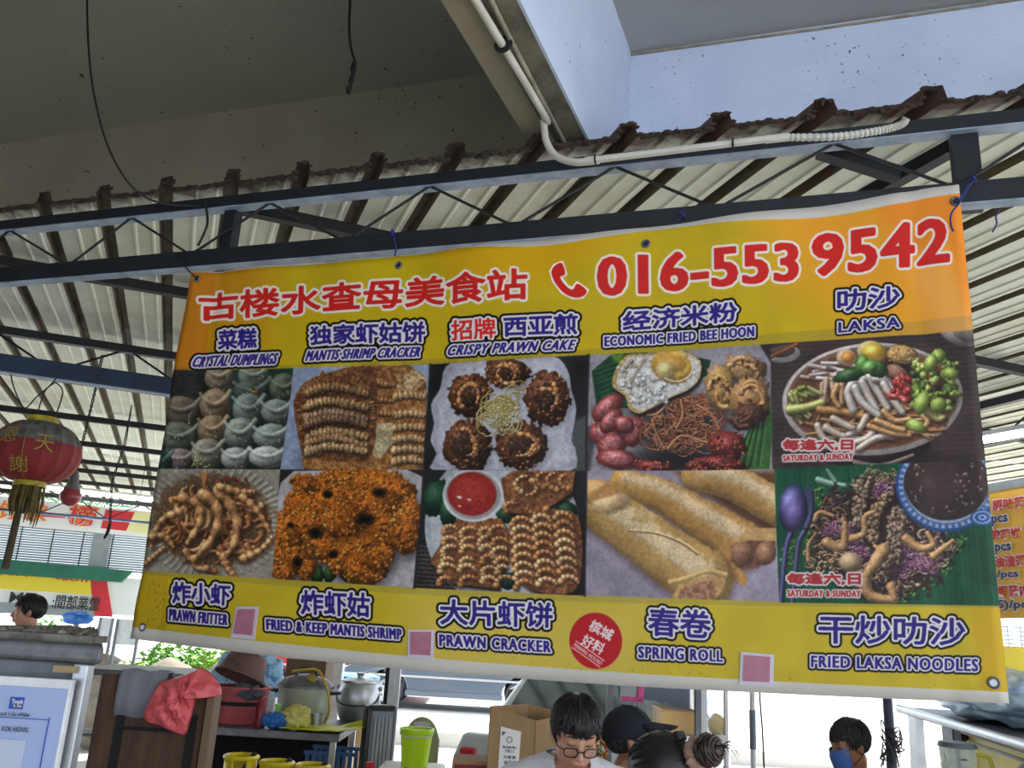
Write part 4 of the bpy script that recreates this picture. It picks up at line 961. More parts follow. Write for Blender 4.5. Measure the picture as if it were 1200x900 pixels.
    # telephone handset
    hs = [(651, 312), (659, 309), (663, 322), (657, 326), (665, 337), (672, 340), (677, 333), (688, 341), (683, 348), (672, 349), (660, 343), (650, 330), (647, 319)]
    A.poly(hs, (224, 214, 206), 1); A.tube(hs+[hs[0]], 2.6, 2.6, (224, 214, 206), 1); A.poly(hs, (200, 36, 30), 1)
    T('菜糕', [(254, 386), (300, 383), (300, 407), (254, 410)], L3, 1.)
    T('CRYSTAL DUMPLINGS', [(226, 417), (324, 413), (324, 426), (226, 430)], LS, .9, .05)
    T('独家虾姑饼', [(363, 382), (498, 376), (498, 401), (363, 405)], L3, 1.)
    T('MANTIS SHRIMP CRACKER', [(359, 411), (493, 406), (493, 418), (359, 423)], LS, .9, .03)
    T('招牌', [(529, 376), (582, 373), (582, 397), (529, 400)], [(4.9, BK), (2.4, W), (0, RD)], .8)
    T('西亚煎', [(591, 372), (677, 367), (677, 392), (591, 396)], L3, 1.)
    T('CRISPY PRAWN CAKE', [(525, 405), (674, 398), (674, 410), (525, 417)], LS, 1., .03)
    T('经济米粉', [(729, 364), (864, 352), (864, 376), (729, 388)], L3, 1.)
    T('ECONOMIC FRIED BEE HOON', [(708, 394), (884, 382), (884, 394), (708, 406)], LS, 1.05)
    T('叻沙', [(981, 338), (1055, 333), (1055, 359), (981, 365)], L3, .9)
    T('LAKSA', [(982, 377), (1055, 370), (1055, 383), (982, 390)], LS, 1.3)
    T('炸小虾', [(200, 681), (270, 685), (270, 710), (200, 707)], L3, 1.)
    T('PRAWN FRITTER', [(196, 713), (269, 720), (269, 733), (196, 727)], LS, 1.05)
    T('炸虾姑', [(353, 691), (435, 695), (435, 724), (353, 720)], L3, 1.)
    T('FRIED & KEEP MANTIS SHRIMP', [(313, 725), (473, 737), (473, 750), (313, 738)], LS, 1.05)
    T('大片虾饼', [(517, 702), (647, 706), (647, 736), (517, 732)], L3, .9)
    T('PRAWN CRACKER', [(515, 743), (645, 751), (645, 765), (515, 757)], LS, 1.25)
    T('春卷', [(759, 711), (833, 715), (833, 749), (759, 745)], L3, 1.)
    T('SPRING ROLL', [(747, 757), (847, 762), (847, 776), (747, 771)], LS, 1.25)
    T('干炒叻沙', [(959, 720), (1131, 724), (1131, 757), (959, 754)], L3, 1.)
    T('FRIED LAKSA NOODLES', [(950, 768), (1146, 772), (1146, 787), (950, 782)], LS, 1.25)
    R2 = [(2.0, (222, 206, 204)), (0, (190, 40, 44))]; R3 = [(1.5, (222, 206, 204)), (0, (190, 40, 44))]
    T('每逢六,日', [(917, 514), (1000, 514), (1000, 528), (917, 528)], R2, .85)
    T('SATURDAY & SUNDAY', [(917, 533), (1000, 531), (1000, 539), (917, 540)], R3, .75)
    T('每逢六,日', [(922, 671), (1009, 671), (1009, 686), (922, 685)], R2, .85)
    T('SATURDAY & SUNDAY', [(922, 691), (1009, 692), (1009, 700), (922, 699)], R3, .75)
    A.ell(697.5, 751, 31, 33, 0, (176, 28, 36), flat=True, edge=.8)
    def rot(cx, cy, w, h, an):
        c, s_ = math.cos(an), math.sin(an)
        return [(cx+x*c-y*s_, cy+x*s_+y*c) for x, y in [(-w, -h), (w, -h), (w, h), (-w, h)]]
    T('槟城', rot(704.5, 738.5, 15, 7.6, .5), [(0, (222, 206, 206))], .6)
    T('好料', rot(694.5, 755, 14, 7.6, .5), [(0, (222, 206, 206))], .6)
    T('PENANG HOLIAO', rot(688, 766.5, 19.5, 2.3, .62), [(0, (222, 206, 206))], .3)
    for o in (-4.5, 4.5):
        c, s_ = math.cos(.62), math.sin(.62); A.tube([(688-20*c-o*s_, 766.5-20*s_+o*c), (688+20*c-o*s_, 766.5+20*s_+o*c)], .5, .5, (222, 206, 206), 1)
    # specks of grime near the hems
    for k in range(260):
        x = U(170, 1170); y = 755+(x-160)*.063+U(-14, 8)+6*math.sin(x*.02)
        A.ell(x, y, U(.3, 1), U(.3, .9), 0, (96, 80, 40), flat=True, a=U(.2, .7))
    for k in range(70): A.ell(U(170, 190), U(680, 740), U(.3, .9), U(.3, .9), 0, (90, 72, 30), flat=True, a=.6)
    return A
# ---------------------------------------------------------------- the big banner
BTL = Vector((-2.17505, 2.58122, 2.9248)); BD = Vector((.998298, -.058313, 0)).normalized(); BN = Vector((.058313, .998298, 0)).normalized()
BW = 2.6653; BH = 1.3671
def sag(u): return .031*math.sin(math.pi*min(max(u, 0), 1))
def bpt(u, v, off=0.):
    p = BTL+BD*(u*BW); return Vector((p.x, p.y, p.z-v*BH-sag(u)))+BN*off
def wrinkle(u, v):
    w = .006*math.sin(u*9+v*2)+.004*math.sin(u*23-v*5)+.003*math.sin(v*17+u*6)
    w += .010*math.exp(-((u-.045)/.012)**2)*(1-.5*v)+.006*math.exp(-((u-.955)/.01)**2)
    w += .008*math.exp(-v*9)*math.sin(u*38)+.004*math.sin((u*.8+v)*40)*math.exp(-((1-v)*6))
    return w-.012*math.sin(math.pi*v)*0
art = paint_banner()
TW, TH = 2560, 1312
uu = (np.arange(TW, dtype=np.float32)+.5)/TW; vv = (np.arange(TH, dtype=np.float32)+.5)/TH
sg = .031*np.sin(np.pi*uu)
Px = BTL.x+BD.x*BW*uu; Py = BTL.y+BD.y*BW*uu
Pz = (BTL.z-vv[:, None]*BH)-sg[None, :]
Mi = np.array(RW.transposed())
dx = (Px-EYE.x)[None, :]; dy = (Py-EYE.y)[None, :]; dz = Pz-EYE.z
cx_ = Mi[0, 0]*dx+Mi[0, 1]*dy+Mi[0, 2]*dz; cy_ = Mi[1, 0]*dx+Mi[1, 1]*dy+Mi[1, 2]*dz; cz_ = -(Mi[2, 0]*dx+Mi[2, 1]*dy+Mi[2, 2]*dz)
sx = ((600+FPX*cx_/cz_)-art.x0)*art.S-.5; sy = ((450-FPX*cy_/cz_)-art.y0)*art.S-.5
sx = np.clip(sx, 0, art.w-2); sy = np.clip(sy, 0, art.h-2)
ix = sx.astype(np.int32); iy = sy.astype(np.int32); fx = (sx-ix)[..., None]; fy = (sy-iy)[..., None]
a_ = art.a
tex = (a_[iy, ix]*(1-fx)+a_[iy, ix+1]*fx)*(1-fy)+(a_[iy+1, ix]*(1-fx)+a_[iy+1, ix+1]*fx)*fy
gr = tex.mean(2, keepdims=True)
inm = ((vv > .285) & (vv < .84))[:, None, None]
tex = np.where(inm, (gr*.16+tex*.84)*.93, tex)
# the unprinted white hems
hemc = np.array((196, 190, 182), np.float32)/255
top = (.004+.022*np.clip((uu-.35)/.65, 0, 1)-.006*np.sin(uu*20)*(uu > .3))[None, :]; bot = (1-.024-.006*np.sin(uu*3+1)-.0*uu)[None, :]
mk = np.clip((top-vv[:, None])*700, 0, 1)+np.clip((vv[:, None]-bot)*900, 0, 1); mk = np.clip(mk, 0, 1)[..., None]
tex = tex*(1-mk)+hemc*mk
img = bpy.data.images.new('banner_print', TW, TH, alpha=False)
buf = np.ones((TH, TW, 4), np.float32); buf[..., :3] = np.clip(tex[::-1], 0, 1)
img.pixels.foreach_set(buf.ravel()); img.update(); img.pack()
m = bpy.data.materials.new('banner_vinyl'); m.use_nodes = True; n_ = m.node_tree.nodes; k_ = m.node_tree.links
b_ = n_['Principled BSDF']; b_.inputs['Roughness'].default_value = .42; b_.inputs['Specular IOR Level'].default_value = .2
ti = n_.new('ShaderNodeTexImage'); ti.image = img; ti.interpolation = 'Cubic'; uvn = n_.new('ShaderNodeUVMap'); uvn.uv_map = 'UVMap'
k_.new(uvn.outputs['UV'], ti.inputs['Vector']); k_.new(ti.outputs['Color'], b_.inputs['Base Color'])
NU, NV = 120, 50
ban = thing('food_banner', 'large yellow food stall banner with ten dish photos and a red phone number', 'banner', bpt(.5, 1))
vs = []; fs = []; uvs = []
for j in range(NV+1):
    for i in range(NU+1):
        u, v = i/NU, j/NV; vs.append(PM[ban.name].inverted() @ bpt(u, v, wrinkle(u, v)))
for j in range(NV):
    for i in range(NU): fs.append((j*(NU+1)+i, (j+1)*(NU+1)+i, (j+1)*(NU+1)+i+1, j*(NU+1)+i+1))
me = bpy.data.meshes.new('printed_sheet'); me.from_pydata([tuple(v) for v in vs], [], fs)
ul = me.uv_layers.new(name='UVMap'); arr = []
for f_ in fs:
    for i in f_: arr += [(i % (NU+1))/NU, 1-(i//(NU+1))/NV]
ul.data.foreach_set('uv', arr); me.materials.append(m); me.shade_smooth()
o = bpy.data.objects.new('printed_sheet', me); C.objects.link(o); o.parent = ban
so = o.modifiers.new('solid', 'SOLIDIFY'); so.thickness = .0008; so.offset = -1

def uvpx(px, py):
    """banner coordinates of a pixel"""
    r = ray(px, py); p = EYE+r*((BTL-EYE).dot(BN)/r.dot(BN)); u = (p-BTL).dot(BD)/BW
    return u, (BTL.z-p.z-sag(u))/BH
def onban(px, py, off=0):
    u, v = uvpx(px, py); return bpt(u, v, wrinkle(u, v)-off)
for px, py in ((230, 326), (466, 310), (757, 286), (1120, 236), (165, 735), (1164, 800)):
    c = onban(px, py, .002); g = MB()
    g.tube([c+BD*.0115*math.cos(a)+Vector((0, 0, .0115*math.sin(a))) for a in [k*math.pi/8 for k in range(16)]], .0035, 6, closed=True)
    g.build('eyelet', MT['stainless_dull'], ban, world=True, smooth=True)
    g = MB(); g.tube([c-BN*.0005, c+BN*.001], .009, 12); g.build('eyelet_hole', MT['white_paint'] if py > 700 else MT['steel_black'], ban, world=True)
mat('sticker_paper', (196, 186, 200), .4); mat('sticker_print', (172, 110, 130), .5, col2=(160, 96, 118), scale=30)
for q in ([(279, 711), (305, 711), (300, 750), (273, 747)], [(481, 738), (511, 738), (509, 773), (479, 771)], [(868, 764), (907, 767), (906, 805), (866, 803)]):
    g = MB(); f4 = [onban(*p, .001) for p in q]; b4 = [onban(*p, .004) for p in q]; g.hexa(f4+b4); s_ = g.build('sticker', MT['sticker_paper'], ban, world=True)
    c = Vector((sum(p[0] for p in q)/4, sum(p[1] for p in q)/4))
    q2 = [c+(Vector(p)-c)*.78-Vector((0, 1)) for p in q]; g = MB(); g.hexa([onban(*p, .0035) for p in q2]+[onban(*p, .0075) for p in q2]); g.build('sticker_patch', MT['sticker_print'], s_, world=True)
# small torn holes along the lower hem
# cords that tie the banner to the truss
mat('blue_cord', (34, 40, 110), .8)
ties = [((230, 326), [(222, 318), (212, 306), (206, 296)], 'short dark cord tying the top left eyelet of the banner'),
        ((466, 310), [(463, 300), (464, 290), (460, 272)], 'blue cord tied through the second eyelet of the banner'),
        ((757, 286), [(770, 278), (786, 268), (800, 252)], 'blue cord tied slanting from the third eyelet to the truss'),
        ((1120, 236), [(1127, 228), (1133, 218), (1140, 212)], 'blue cord tied at the top right corner of the banner')]
for (ex, ey), pts, lab in ties:
    t = thing('tie_cord', lab, 'cord', onban(ex, ey, .006), group='cords tying the banner')
    P = [onban(ex, ey, .006)]+[aty(x, y, YT-.035+.0*i) for i, (x, y) in enumerate(pts)]
    g = MB(); g.tube(spl(P, 6), .0028, 6); e = P[-1]
    g.tube([e+Vector((0, (.065 if math.cos(a) > 0 else .0)*1.0, 0))+Vector((.006*math.sin(3*a), 0, -.045+.05*math.sin(a))) for a in [k*math.pi/8 for k in range(16)]], .0028, 6, closed=True)
    g.build('cord', MT['blue_cord'] if ex > 300 else MT['black_rubber'], t, world=True, smooth=True)
    g = MB()
    for k in range(3): g.ball(P[-1]+Vector((R.uniform(-.008, .008), -.004, R.uniform(-.008, .008))), .007, 8, 6)
    g.build('knot', MT['blue_cord'] if ex > 300 else MT['black_rubber'], t, world=True, smooth=True)
    if ex > 1000:
        g = MB(); g.tube(spl([P[-1], aty(1133, 222, 2.4), aty(1124, 238, 2.39), aty(1115, 250, 2.4), aty(1114, 262, 2.4), aty(1117, 271, 2.4)], 5), .0028, 6); g.build('cord_end', MT['blue_cord'], t, world=True, smooth=True)
g = MB(); g.tube(spl([aty(1171, 246, YT-.02), aty(1167, 254, YT-.02), aty(1168, 262, YT-.02), aty(1163, 272, YT-.02)], 5), .0026, 6)
tag(g.build('loose_cord', MT['blue_cord'], smooth=True), 'loose end of blue cord hanging under the truss right of the banner', 'cord')
# ---------------------------------------------------------------- far fascia signs, shutters, ground
def text_mesh(name, text, m, parent, o, ax, up, w, h, bold=.0, depth=.002, hx=1.):
    """flat lettering standing proud of a sign: o = lower left corner, ax = reading direction"""
    cu = bpy.data.curves.new(name, 'FONT'); cu.body = text; cu.resolution_u = 2; cu.offset = bold
    ob = bpy.data.objects.new(name, cu); C.objects.link(ob); bpy.context.view_layer.update()
    me = ob.to_mesh(); vs = [v.co.copy() for v in me.vertices]; fs = [tuple(p.vertices) for p in me.polygons]
    ob.to_mesh_clear(); bpy.data.objects.remove(ob); bpy.data.curves.remove(cu)
    x0 = min(v.x for v in vs); x1 = max(v.x for v in vs); y0 = min(v.y for v in vs); y1 = max(v.y for v in vs)
    o = Vector(o); ax = Vector(ax).normalized(); up = Vector(up).normalized(); nn = ax.cross(up)*depth
    P_ = [o+ax*((v.x-x0)/(x1-x0)*w)+up*((v.y-y0)/(y1-y0)*h)+nn for v in vs]
    g = MB(); g.add(P_, fs)
    return g.build(name, m, parent, world=True)
mat('sign_red', (206, 44, 52), .5); mat('sign_white', (226, 226, 224), .5); mat('sign_yellow', (236, 214, 60), .5); mat('sign_orange', (232, 120, 40), .5)
mat('sign_cream', (226, 222, 160), .5); mat('ink', (40, 40, 44), .6); mat('green_paint', (24, 104, 78), .5, col2=(20, 88, 66), scale=4)
mat('sign_gold', (232, 180, 70), .5, col2=(222, 164, 56), scale=4); mat('ink_red', (196, 44, 60), .6); mat('ink_navy', (54, 56, 104), .6); mat('print_white', (230, 228, 226), .6)
mat('shutter', (150, 156, 158), .5, .1, col2=(132, 140, 142), scale=6); mat('shutter_dark', (120, 124, 130), .6)
UF = 14.0
def onu(px, py, u=UF): return atu(px, py, u)
def quad_u(name, m, parent, px, u=UF, th=.02, world=True):
    f4 = [onu(x, y, u) for x, y in px]; b4 = [p+UU*th for p in f4]; g = MB(); g.hexa(f4+b4); return g.build(name, m, parent, world=world)
fas = thing('fascia_sign', 'red and white fascia sign under the far roof with orange characters', 'sign', onu(80, 640))
quad_u('sign_board', MT['sign_white'], fas, [(-60, 575), (200, 602), (200, 632), (-60, 609)], th=.05)
quad_u('red_panel', MT['sign_red'], fas, [(124, 597), (158, 600), (148, 622), (118, 619)], UF-.01, .01)
quad_u('cream_panel', MT['sign_cream'], fas, [(158, 600), (200, 604), (200, 630), (148, 622)], UF-.01, .01)
quad_u('red_stripe', MT['sign_red'], fas, [(30, 600), (76, 603), (76, 607), (30, 604)], UF-.01, .01)
p = onu(-2, 611, UF-.06)
text_mesh('lettering', '饼家', MT['sign_orange'], fas, onu(-4, 608, UF-.02), VV, (0, 0, 1), .62, .27, .02)
text_mesh('lettering', '榜', MT['sign_orange'], fas, onu(77, 615, UF-.02), VV, (0, 0, 1), .40, .32, .03)
text_mesh('lettering', '榜', MT['sign_red'], fas, onu(78, 614, UF-.03), VV, (0, 0, 1), .36, .28, .0)
g = MB()
for k in range(60): p = onu(44, 584, UF-.1)+VV*(k*.019)*1.1; g.ball(p+Vector((0, 0, R.uniform(-.02, .02))), .014, 6, 4)
o = g.build('green_light_garland', mat('green_glow', (60, 200, 110), .5), smooth=True); tag(o, 'thin strip of tiny green lights above the far fascia sign', 'garland', kind='stuff')
# louvred blinds
bl = thing('louvred_blind', 'grey louvred blind with many thin slats above the green board', 'blind', onu(80, 650))
a = onu(-60, 605, UF+.3); b = onu(200, 628, UF+.3)
zt = onu(80, 618, UF+.3).z; zb = onu(80, 666, UF+.3).z; va, vb = a.dot(VV), b.dot(VV)
g = MB(); n = 17
for k in range(n):
    z = zb+(zt-zb)*(k+.5)/n; g.bar(uv(UF+.3, va, z), uv(UF+.3, vb, z), .012, (zt-zb)/n*.86)
o = g.build('slats', MT['shutter'], bl, world=True); o['kind'] = 'stuff'
for px in (22, 60, 96, 131): q = onu(px, 640, UF+.27); g = MB(); g.bar((q.x, q.y, zb), (q.x, q.y, zt), .012, .012, up=(1, 0, 0)); g.build('lift_cord', MT['ink'], bl, world=True)
q = onu(118, 640, UF+.26); g = MB(); g.bar(q-VV*.12+Vector((0, 0, 0)), q+VV*.12, .01, zt-zb); g.build('stile', MT['shutter'], bl, world=True)
gb = thing('green_board', 'long dark green board under the louvred blind', 'board', onu(80, 665))
quad_u('panel', MT['green_paint'], gb, [(-60, 650), (156, 669), (142, 682), (-60, 668)], UF-.05, .3)
ys = thing('yellow_sign', 'yellow and white hanging sign with red characters behind the dark-haired man', 'sign', onu(80, 700))
quad_u('sign_board', MT['sign_white'], ys, [(-60, 664), (190, 680), (190, 724), (-60, 708)], UF+.42, .04)
quad_u('yellow_panel', MT['sign_yellow'], ys, [(-60, 666), (106, 679), (107, 697), (-60, 686)], UF+.4, .02)
quad_u('red_band', MT['sign_red'], ys, [(106, 679), (125, 680), (132, 723), (111, 722)], UF+.4, .02)
quad_u('grey_band', MT['shutter'], ys, [(-60, 702), (111, 712), (111, 723), (-60, 716)], UF+.405, .02)
for s_, px, py, w, h, m_ in (('M/X', 0, 674, .35, .22, 'sign_red'), ('大', 30, 676, .2, .2, 'sign_red'), ('最热', 65, 680, .5, .2, 'sign_red'), ('ME', 10, 706, .3, .15, 'ink'), (':間部業營', 60, 713, .62, .2, 'ink')):
    text_mesh('lettering', s_, MT[m_], ys, onu(px, py, UF+.37), VV, (0, 0, 1), w, h, .015)

# ---------------------------------------------------------------- things in the camera-facing floor frame
def T(name, label, cat, lx, d, z=0, rot=0, group=None): return thing(name, label, cat, fw((lx, d, z)), YAW+rot, group)
def lx(px, py, d): return loc(px, py, d).x
def lz(px, py, d): return loc(px, py, d).z
def rect(x0, y0, x1, y1, d): a = loc(x0, y0, d); b = loc(x1, y0, d); return a.x, b.x, loc((x0+x1)/2, y1, d).z, loc((x0+x1)/2, y0, d).z
def lbox(parent, name, m, x0, y0, x1, y1, d, th, org, bevel=.0, dz=0):
    """a box whose front face covers a pixel rectangle at depth d; org = (lx, d) of the thing"""
    a, b, zlo, zhi = rect(x0, y0, x1, y1, d); g = MB(); g.box((a-org[0], d-org[1], zlo+dz-(org[2] if len(org) > 2 else 0)), (b-org[0], d-org[1]+th, zhi+dz-(org[2] if len(org) > 2 else 0)))
    return g.build(name, m, parent, bevel=bevel)

# --- red paper lantern
mat('lantern_red', (140, 40, 44), .8, col2=(112, 32, 38), scale=4, bump=.1, bscale=20)
mat('lantern_dusty', (104, 106, 102), .95, col2=(74, 74, 72), scale=22, lo=.4, hi=.6)
mat('lantern_gold', (196, 180, 36), .6, .1, col2=(120, 108, 34), scale=12); mat('lantern_gold_old', (150, 128, 56), .8); mat('tassel', (112, 100, 50), .9, col2=(70, 62, 34), scale=30)
LD = 5.1; c = loc(43, 530, LD); rl = (loc(92, 530, LD).x-loc(-6, 530, LD).x)/2; zc = c.z
lan = T('paper_lantern', 'round dusty red paper lantern with gold bands and tassel, hanging at the left', 'lantern', c.x, LD, zc)
hh = rl*.76
def lr(t, th): return rl*(math.cos(t)**.8)*(1-.045*abs(math.cos(th*8)))
def lant(t0, t1, nm, m_):
    g = MB(); N = 96; M_ = 14; vs = []; fs = []
    for i in range(M_+1):
        t = t0+(t1-t0)*i/M_
        for k in range(N): th = 2*math.pi*k/N; r_ = max(.06, lr(t, th)) if abs(t) < 1.3 else .06; vs.append((r_*math.cos(th), r_*math.sin(th), hh*math.sin(t)))
    for i in range(M_):
        for k in range(N): l = (k+1) % N; fs.append((i*N+k, i*N+l, (i+1)*N+l, (i+1)*N+k))
    g.add(vs, fs); return g.build(nm, m_, lan, smooth='all')
lant(-1.25, .24, 'shade', MT['lantern_red']); lant(.24, 1.28, 'shade_top', MT['lantern_dusty'])['label'] = 'grey dust-covered top of the shade'
for k in range(16):
    th = 2*math.pi*(k+.5)/16; pts = []
    for i in range(13): t = -1.2+2.4*i/12; r_ = rl*math.cos(t)**.8*1.0; pts.append((r_*math.cos(th), r_*math.sin(th), hh*math.sin(t)))
    g = MB(); g.tube(pts, .0022, 5); g.build('rib_wire', MT['lantern_gold_old'] if k % 4 == 0 else MT['lantern_red'], lan, smooth=True)
for z0, z1, nm, m_ in ((hh*.95, hh*1.13, 'collar', 'lantern_gold'), (-hh*1.10, -hh*.94, 'collar', 'lantern_gold')):
    g = MB(); g.lathe([(.075, z0), (.088, z0), (.088, z1), (.075, z1), (.075, z0)], 28); g.build(nm, MT[m_], lan, smooth=True)
for s_, a_, z_, sz in (('天', -.95, .02, .1), ('恩', -1.72, .05, .095), ('謝', -1.42, -.1, .1)):
    th = a_; r_ = rl*.985*math.cos(math.asin(max(-1, min(1, z_/hh))))**.8
    o_ = Vector((r_*math.cos(th), r_*math.sin(th), z_)); ax_ = Vector((-math.sin(th), math.cos(th), 0)); upv = Vector((-math.cos(th)*z_*1.2, -math.sin(th)*z_*1.2, hh)).normalized()
    I = PM[lan.name]; text_mesh('gold_character', s_, MT['lantern_gold_old'], lan, I @ (o_-ax_*sz/2-upv*sz/2), (I.to_3x3() @ ax_), (I.to_3x3() @ upv), sz, sz, .0, depth=.012)
g = MB()
for k in range(90):
    a_ = R.uniform(0, 6.28); r_ = R.uniform(.03, .085); l_ = R.uniform(.10, .19 if 1 < a_ < 5 else .24)
    g.tube([(r_*math.cos(a_), r_*math.sin(a_), -hh*1.05), (r_*1.1*math.cos(a_), r_*1.1*math.sin(a_), -hh*1.05-l_*.6), (r_*math.cos(a_)*.95, r_*math.sin(a_), -hh*1.05-l_)], [.005, .007, .003], 4)
o = g.build('tassel', MT['tassel'], lan); o['kind'] = 'stuff'
q0 = loc(22, 598, LD); q1 = loc(6, 667, LD)
g = MB(); g.tube([(q0.x-c.x, 0, q0.z-zc+.12), (q0.x-c.x, 0, q0.z-zc), (q1.x-c.x, 0, q1.z-zc)], [.012, .02, .022], 8); g.build('hanging_stick', mat('brown_stick', (84, 70, 46), .8, col2=(60, 48, 32), scale=20), lan, smooth=True)
hk = loc(65, 448, LD)
for dxp, dy_ in ((44, 484), (65, 488)):
    q = loc(dxp, dy_, LD); g = MB(); g.tube(spl([(q.x-c.x, 0, q.z-zc), (loc(dxp+8, 462, LD).x-c.x, 0, loc(0, 455, LD).z-zc-.0), (hk.x-c.x, 0, hk.z-zc)], 5), .004, 6); g.build('hanging_wire', MT['steel_black'], lan, smooth=True)
g = MB(); P = [(12, 434), (15, 450), (22, 468), (30, 478), (42, 466), (54, 456), (62, 448), (66, 443)]
g.tube(spl([at(x, y, LD+.0) for x, y in P], 5), .004, 6); tag(g.build('drooping_wire', MT['black_rubber'], smooth=True), 'thin black wire looping beside the lantern hook from the blue beam', 'cable')
# --- red bulb on a twisted flex, and another flex
BD_ = 5.7; c = loc(83, 580, BD_)
blb = T('hanging_bulb', 'unlit bulb with a red round bottom hanging on a twisted black wire', 'lamp', c.x, BD_, c.z)
g = MB(); g.lathe([(0, -.075), (.04, -.065), (.066, -.03), (.068, 0), (.052, .035)], 18); g.build('red_bulb', mat('bulb_red', (150, 60, 66), .3), blb, smooth=True)
g = MB(); g.lathe([(.052, .035), (.034, .08), (.028, .13), (.018, .16), (0, .165)], 18); g.build('socket', mat('bulb_grey', (110, 112, 116), .5), blb, smooth=True)
top = loc(113, 452, BD_)
for ph in (0, math.pi):
    g = MB(); pts = []
    for i in range(61): f_ = i/60; pts.append(((top.x-c.x)*f_+.006*math.cos(f_*50+ph), .006*math.sin(f_*50+ph), .15+(top.z-c.z-.15)*f_))
    pts.append((pts[-1][0], 0, ZR+.02-c.z))
    g.tube(pts, .0045, 5); g.build('flex', MT['black_rubber'], blb, smooth=True)
fl = thing('twisted_flex', 'twisted black wire dropping past the tube lamp to a loop, left of the banner', 'cable', at(145, 520, 7.2))
for ph in (0, math.pi):
    g = MB(); A_ = at(146, 521, 7.2); A_.z = max(A_.z, ZR+.02) if False else A_.z; B_ = at(131, 566, 7.2); C_ = at(129, 612, 7.2); pts = []
    for i in range(61):
        f_ = i/60*2; p = A_.lerp(B_, f_) if f_ < 1 else B_.lerp(C_, f_-1)
        if i == 0: pts.append(Vector((A_.x, A_.y, ZR+.03)))
        pts.append(p+RH*.008*math.cos(i*.9+ph))
    g.tube(pts, .005, 5); g.build('strand', MT['black_rubber'], fl, world=True, smooth=True)
g = MB(); g.tube(spl([at(x, y, 7.2) for x, y in ((129, 612), (124, 626), (122, 631), (127, 624), (130, 612))], 6), .007, 6); g.build('loop', MT['black_rubber'], fl, world=True, smooth=True)

# --- grey metal food cabinet with the payment poster
CD = 2.1; org = (lx(40, 760, CD), CD)
x0, x1 = lx(-60, 760, CD)-org[0], lx(122, 760, CD)-org[0]; zt = lz(60, 752, CD); zr = lz(60, 726, CD+.5); 
cab = T('food_cabinet', 'grey metal stall cabinet with a worn wooden lid board, front left', 'cabinet', *org)
KB = (CD+.5)/CD; ob_ = org[0]*(1-KB); hx_ = lambda x0, x1, y0, y1, z0, z1: [Vector(p) for z in (z0, z1) for p in ((x0, y0, z), (x1, y0, z), ((x1+org[0])*(CD+y1)/(CD+y0)-org[0]-.01, y1, z), (x0, y1, z))]
g = MB(); g.hexa(hx_(x0, x1, 0, .5, zt-.045, zt)); g.build('top', MT['stainless_dull'], cab, bevel=.012, seg=3)
xp = lx(103, 785, CD)-org[0]
g = MB(); g.hexa(hx_(x0, xp-.04, .03, .46, 0, zt-.045)); g.build('body', MT['grey_paint'], cab)
for xx, yy in ((xp-.035, .0), (x0, 0)): g = MB(); g.box((xx, yy, 0), (xx+.035, yy+.035, zt-.045)); g.build('post', MT['aluminium'], cab, bevel=.003)
g = MB(); bx0, bx1 = x0, lx(117, 745, CD+.1)-org[0]
NX = 40; vs = []; fs = []
for j, (yy, zz) in enumerate(((.12, zt+.001), (.12, zt+.022), (.5, zt+.026), (.5, zt+.001))):
    for i in range(NX+1): vs.append((bx0+(bx1+(org[0]+bx1)*(yy-.1)/CD-bx0)*i/NX, yy+(R.uniform(-.012, .012) if j in (1, 0) else 0), zz+(R.uniform(-.007, .005) if j in (1, 2) else 0)))
for j in range(3):
    for i in range(NX): fs.append((j*(NX+1)+i, j*(NX+1)+i+1, (j+1)*(NX+1)+i+1, (j+1)*(NX+1)+i))
g.add(vs, fs); g.build('lid_board', mat('rotten_wood', (158, 154, 142), .95, col2=(64, 60, 54), scale=34, lo=.48, hi=.6, stretch=(.35, 2, 2), bump=.8, bscale=60), cab)
g = MB(); g.box((bx0, .03, zt), (lx(100, 758, CD)-org[0], .11, zt+.016)); g.build('front_strip', mat('grey_wood', (120, 116, 110), .9, col2=(60, 58, 56), scale=20), cab)
a, b, zl, zh = rect(66, 780, 92, 788, CD); g = MB(); g.box((a-org[0], -.012, zl), (b-org[0], 0, zh)); g.build('tape', mat('masking_tape', (150, 132, 96), .8), cab)
pst = T('payment_poster', 'white and blue payment poster in a clear holder on the grey cabinet', 'poster', lx(18, 860, CD), CD-.03, lz(18, 960, CD-.03))
po = (lx(18, 860, CD), CD-.03, lz(18, 960, CD-.03)); DP = CD-.03
lbox(pst, 'holder', MT['white_paint'], -50, 793, 86, 958, DP, .018, po, .002)
mat('poster_paper', (150, 166, 206), .5); mat('poster_blue', (30, 70, 170), .5); mat('ink_dark', (30, 34, 60), .6)
def pbox(name, m_, x0, y0, x1, y1, k, parent=pst): return lbox(parent, name, m_, x0, y0, x1, y1, DP-.003*k, .0025, po)
pbox('paper', MT['poster_paper'], -46, 804, 80, 956, 1); pbox('logo_patch', MT['poster_blue'], 12.5, 817, 28.5, 831, 2)
def ptext(s_, x0, y0, x1, y1, m_, parent=pst, d=None, yaxis=None):
    d = d or DP-.008; a = at(x0, y1, d); w = (at(x1, y1, d)-a).length; h = at(x0, y0, d).z-a.z
    return text_mesh('lettering', s_, m_, parent, a, RH, (0, 0, 1), w, h, .02)
ptext("Touch", 14, 819, 27, 824, MT['print_white']); ptext("'n Go", 15.5, 824.5, 25.5, 828.5, mat('logo_yellow', (236, 214, 90), .5))
ptext("Touch 'n Go eWallet", -3, 833, 35, 838, MT['ink_dark']); ptext('KOK HIONG', 2, 850.5, 33, 856.5, MT['ink_dark'])
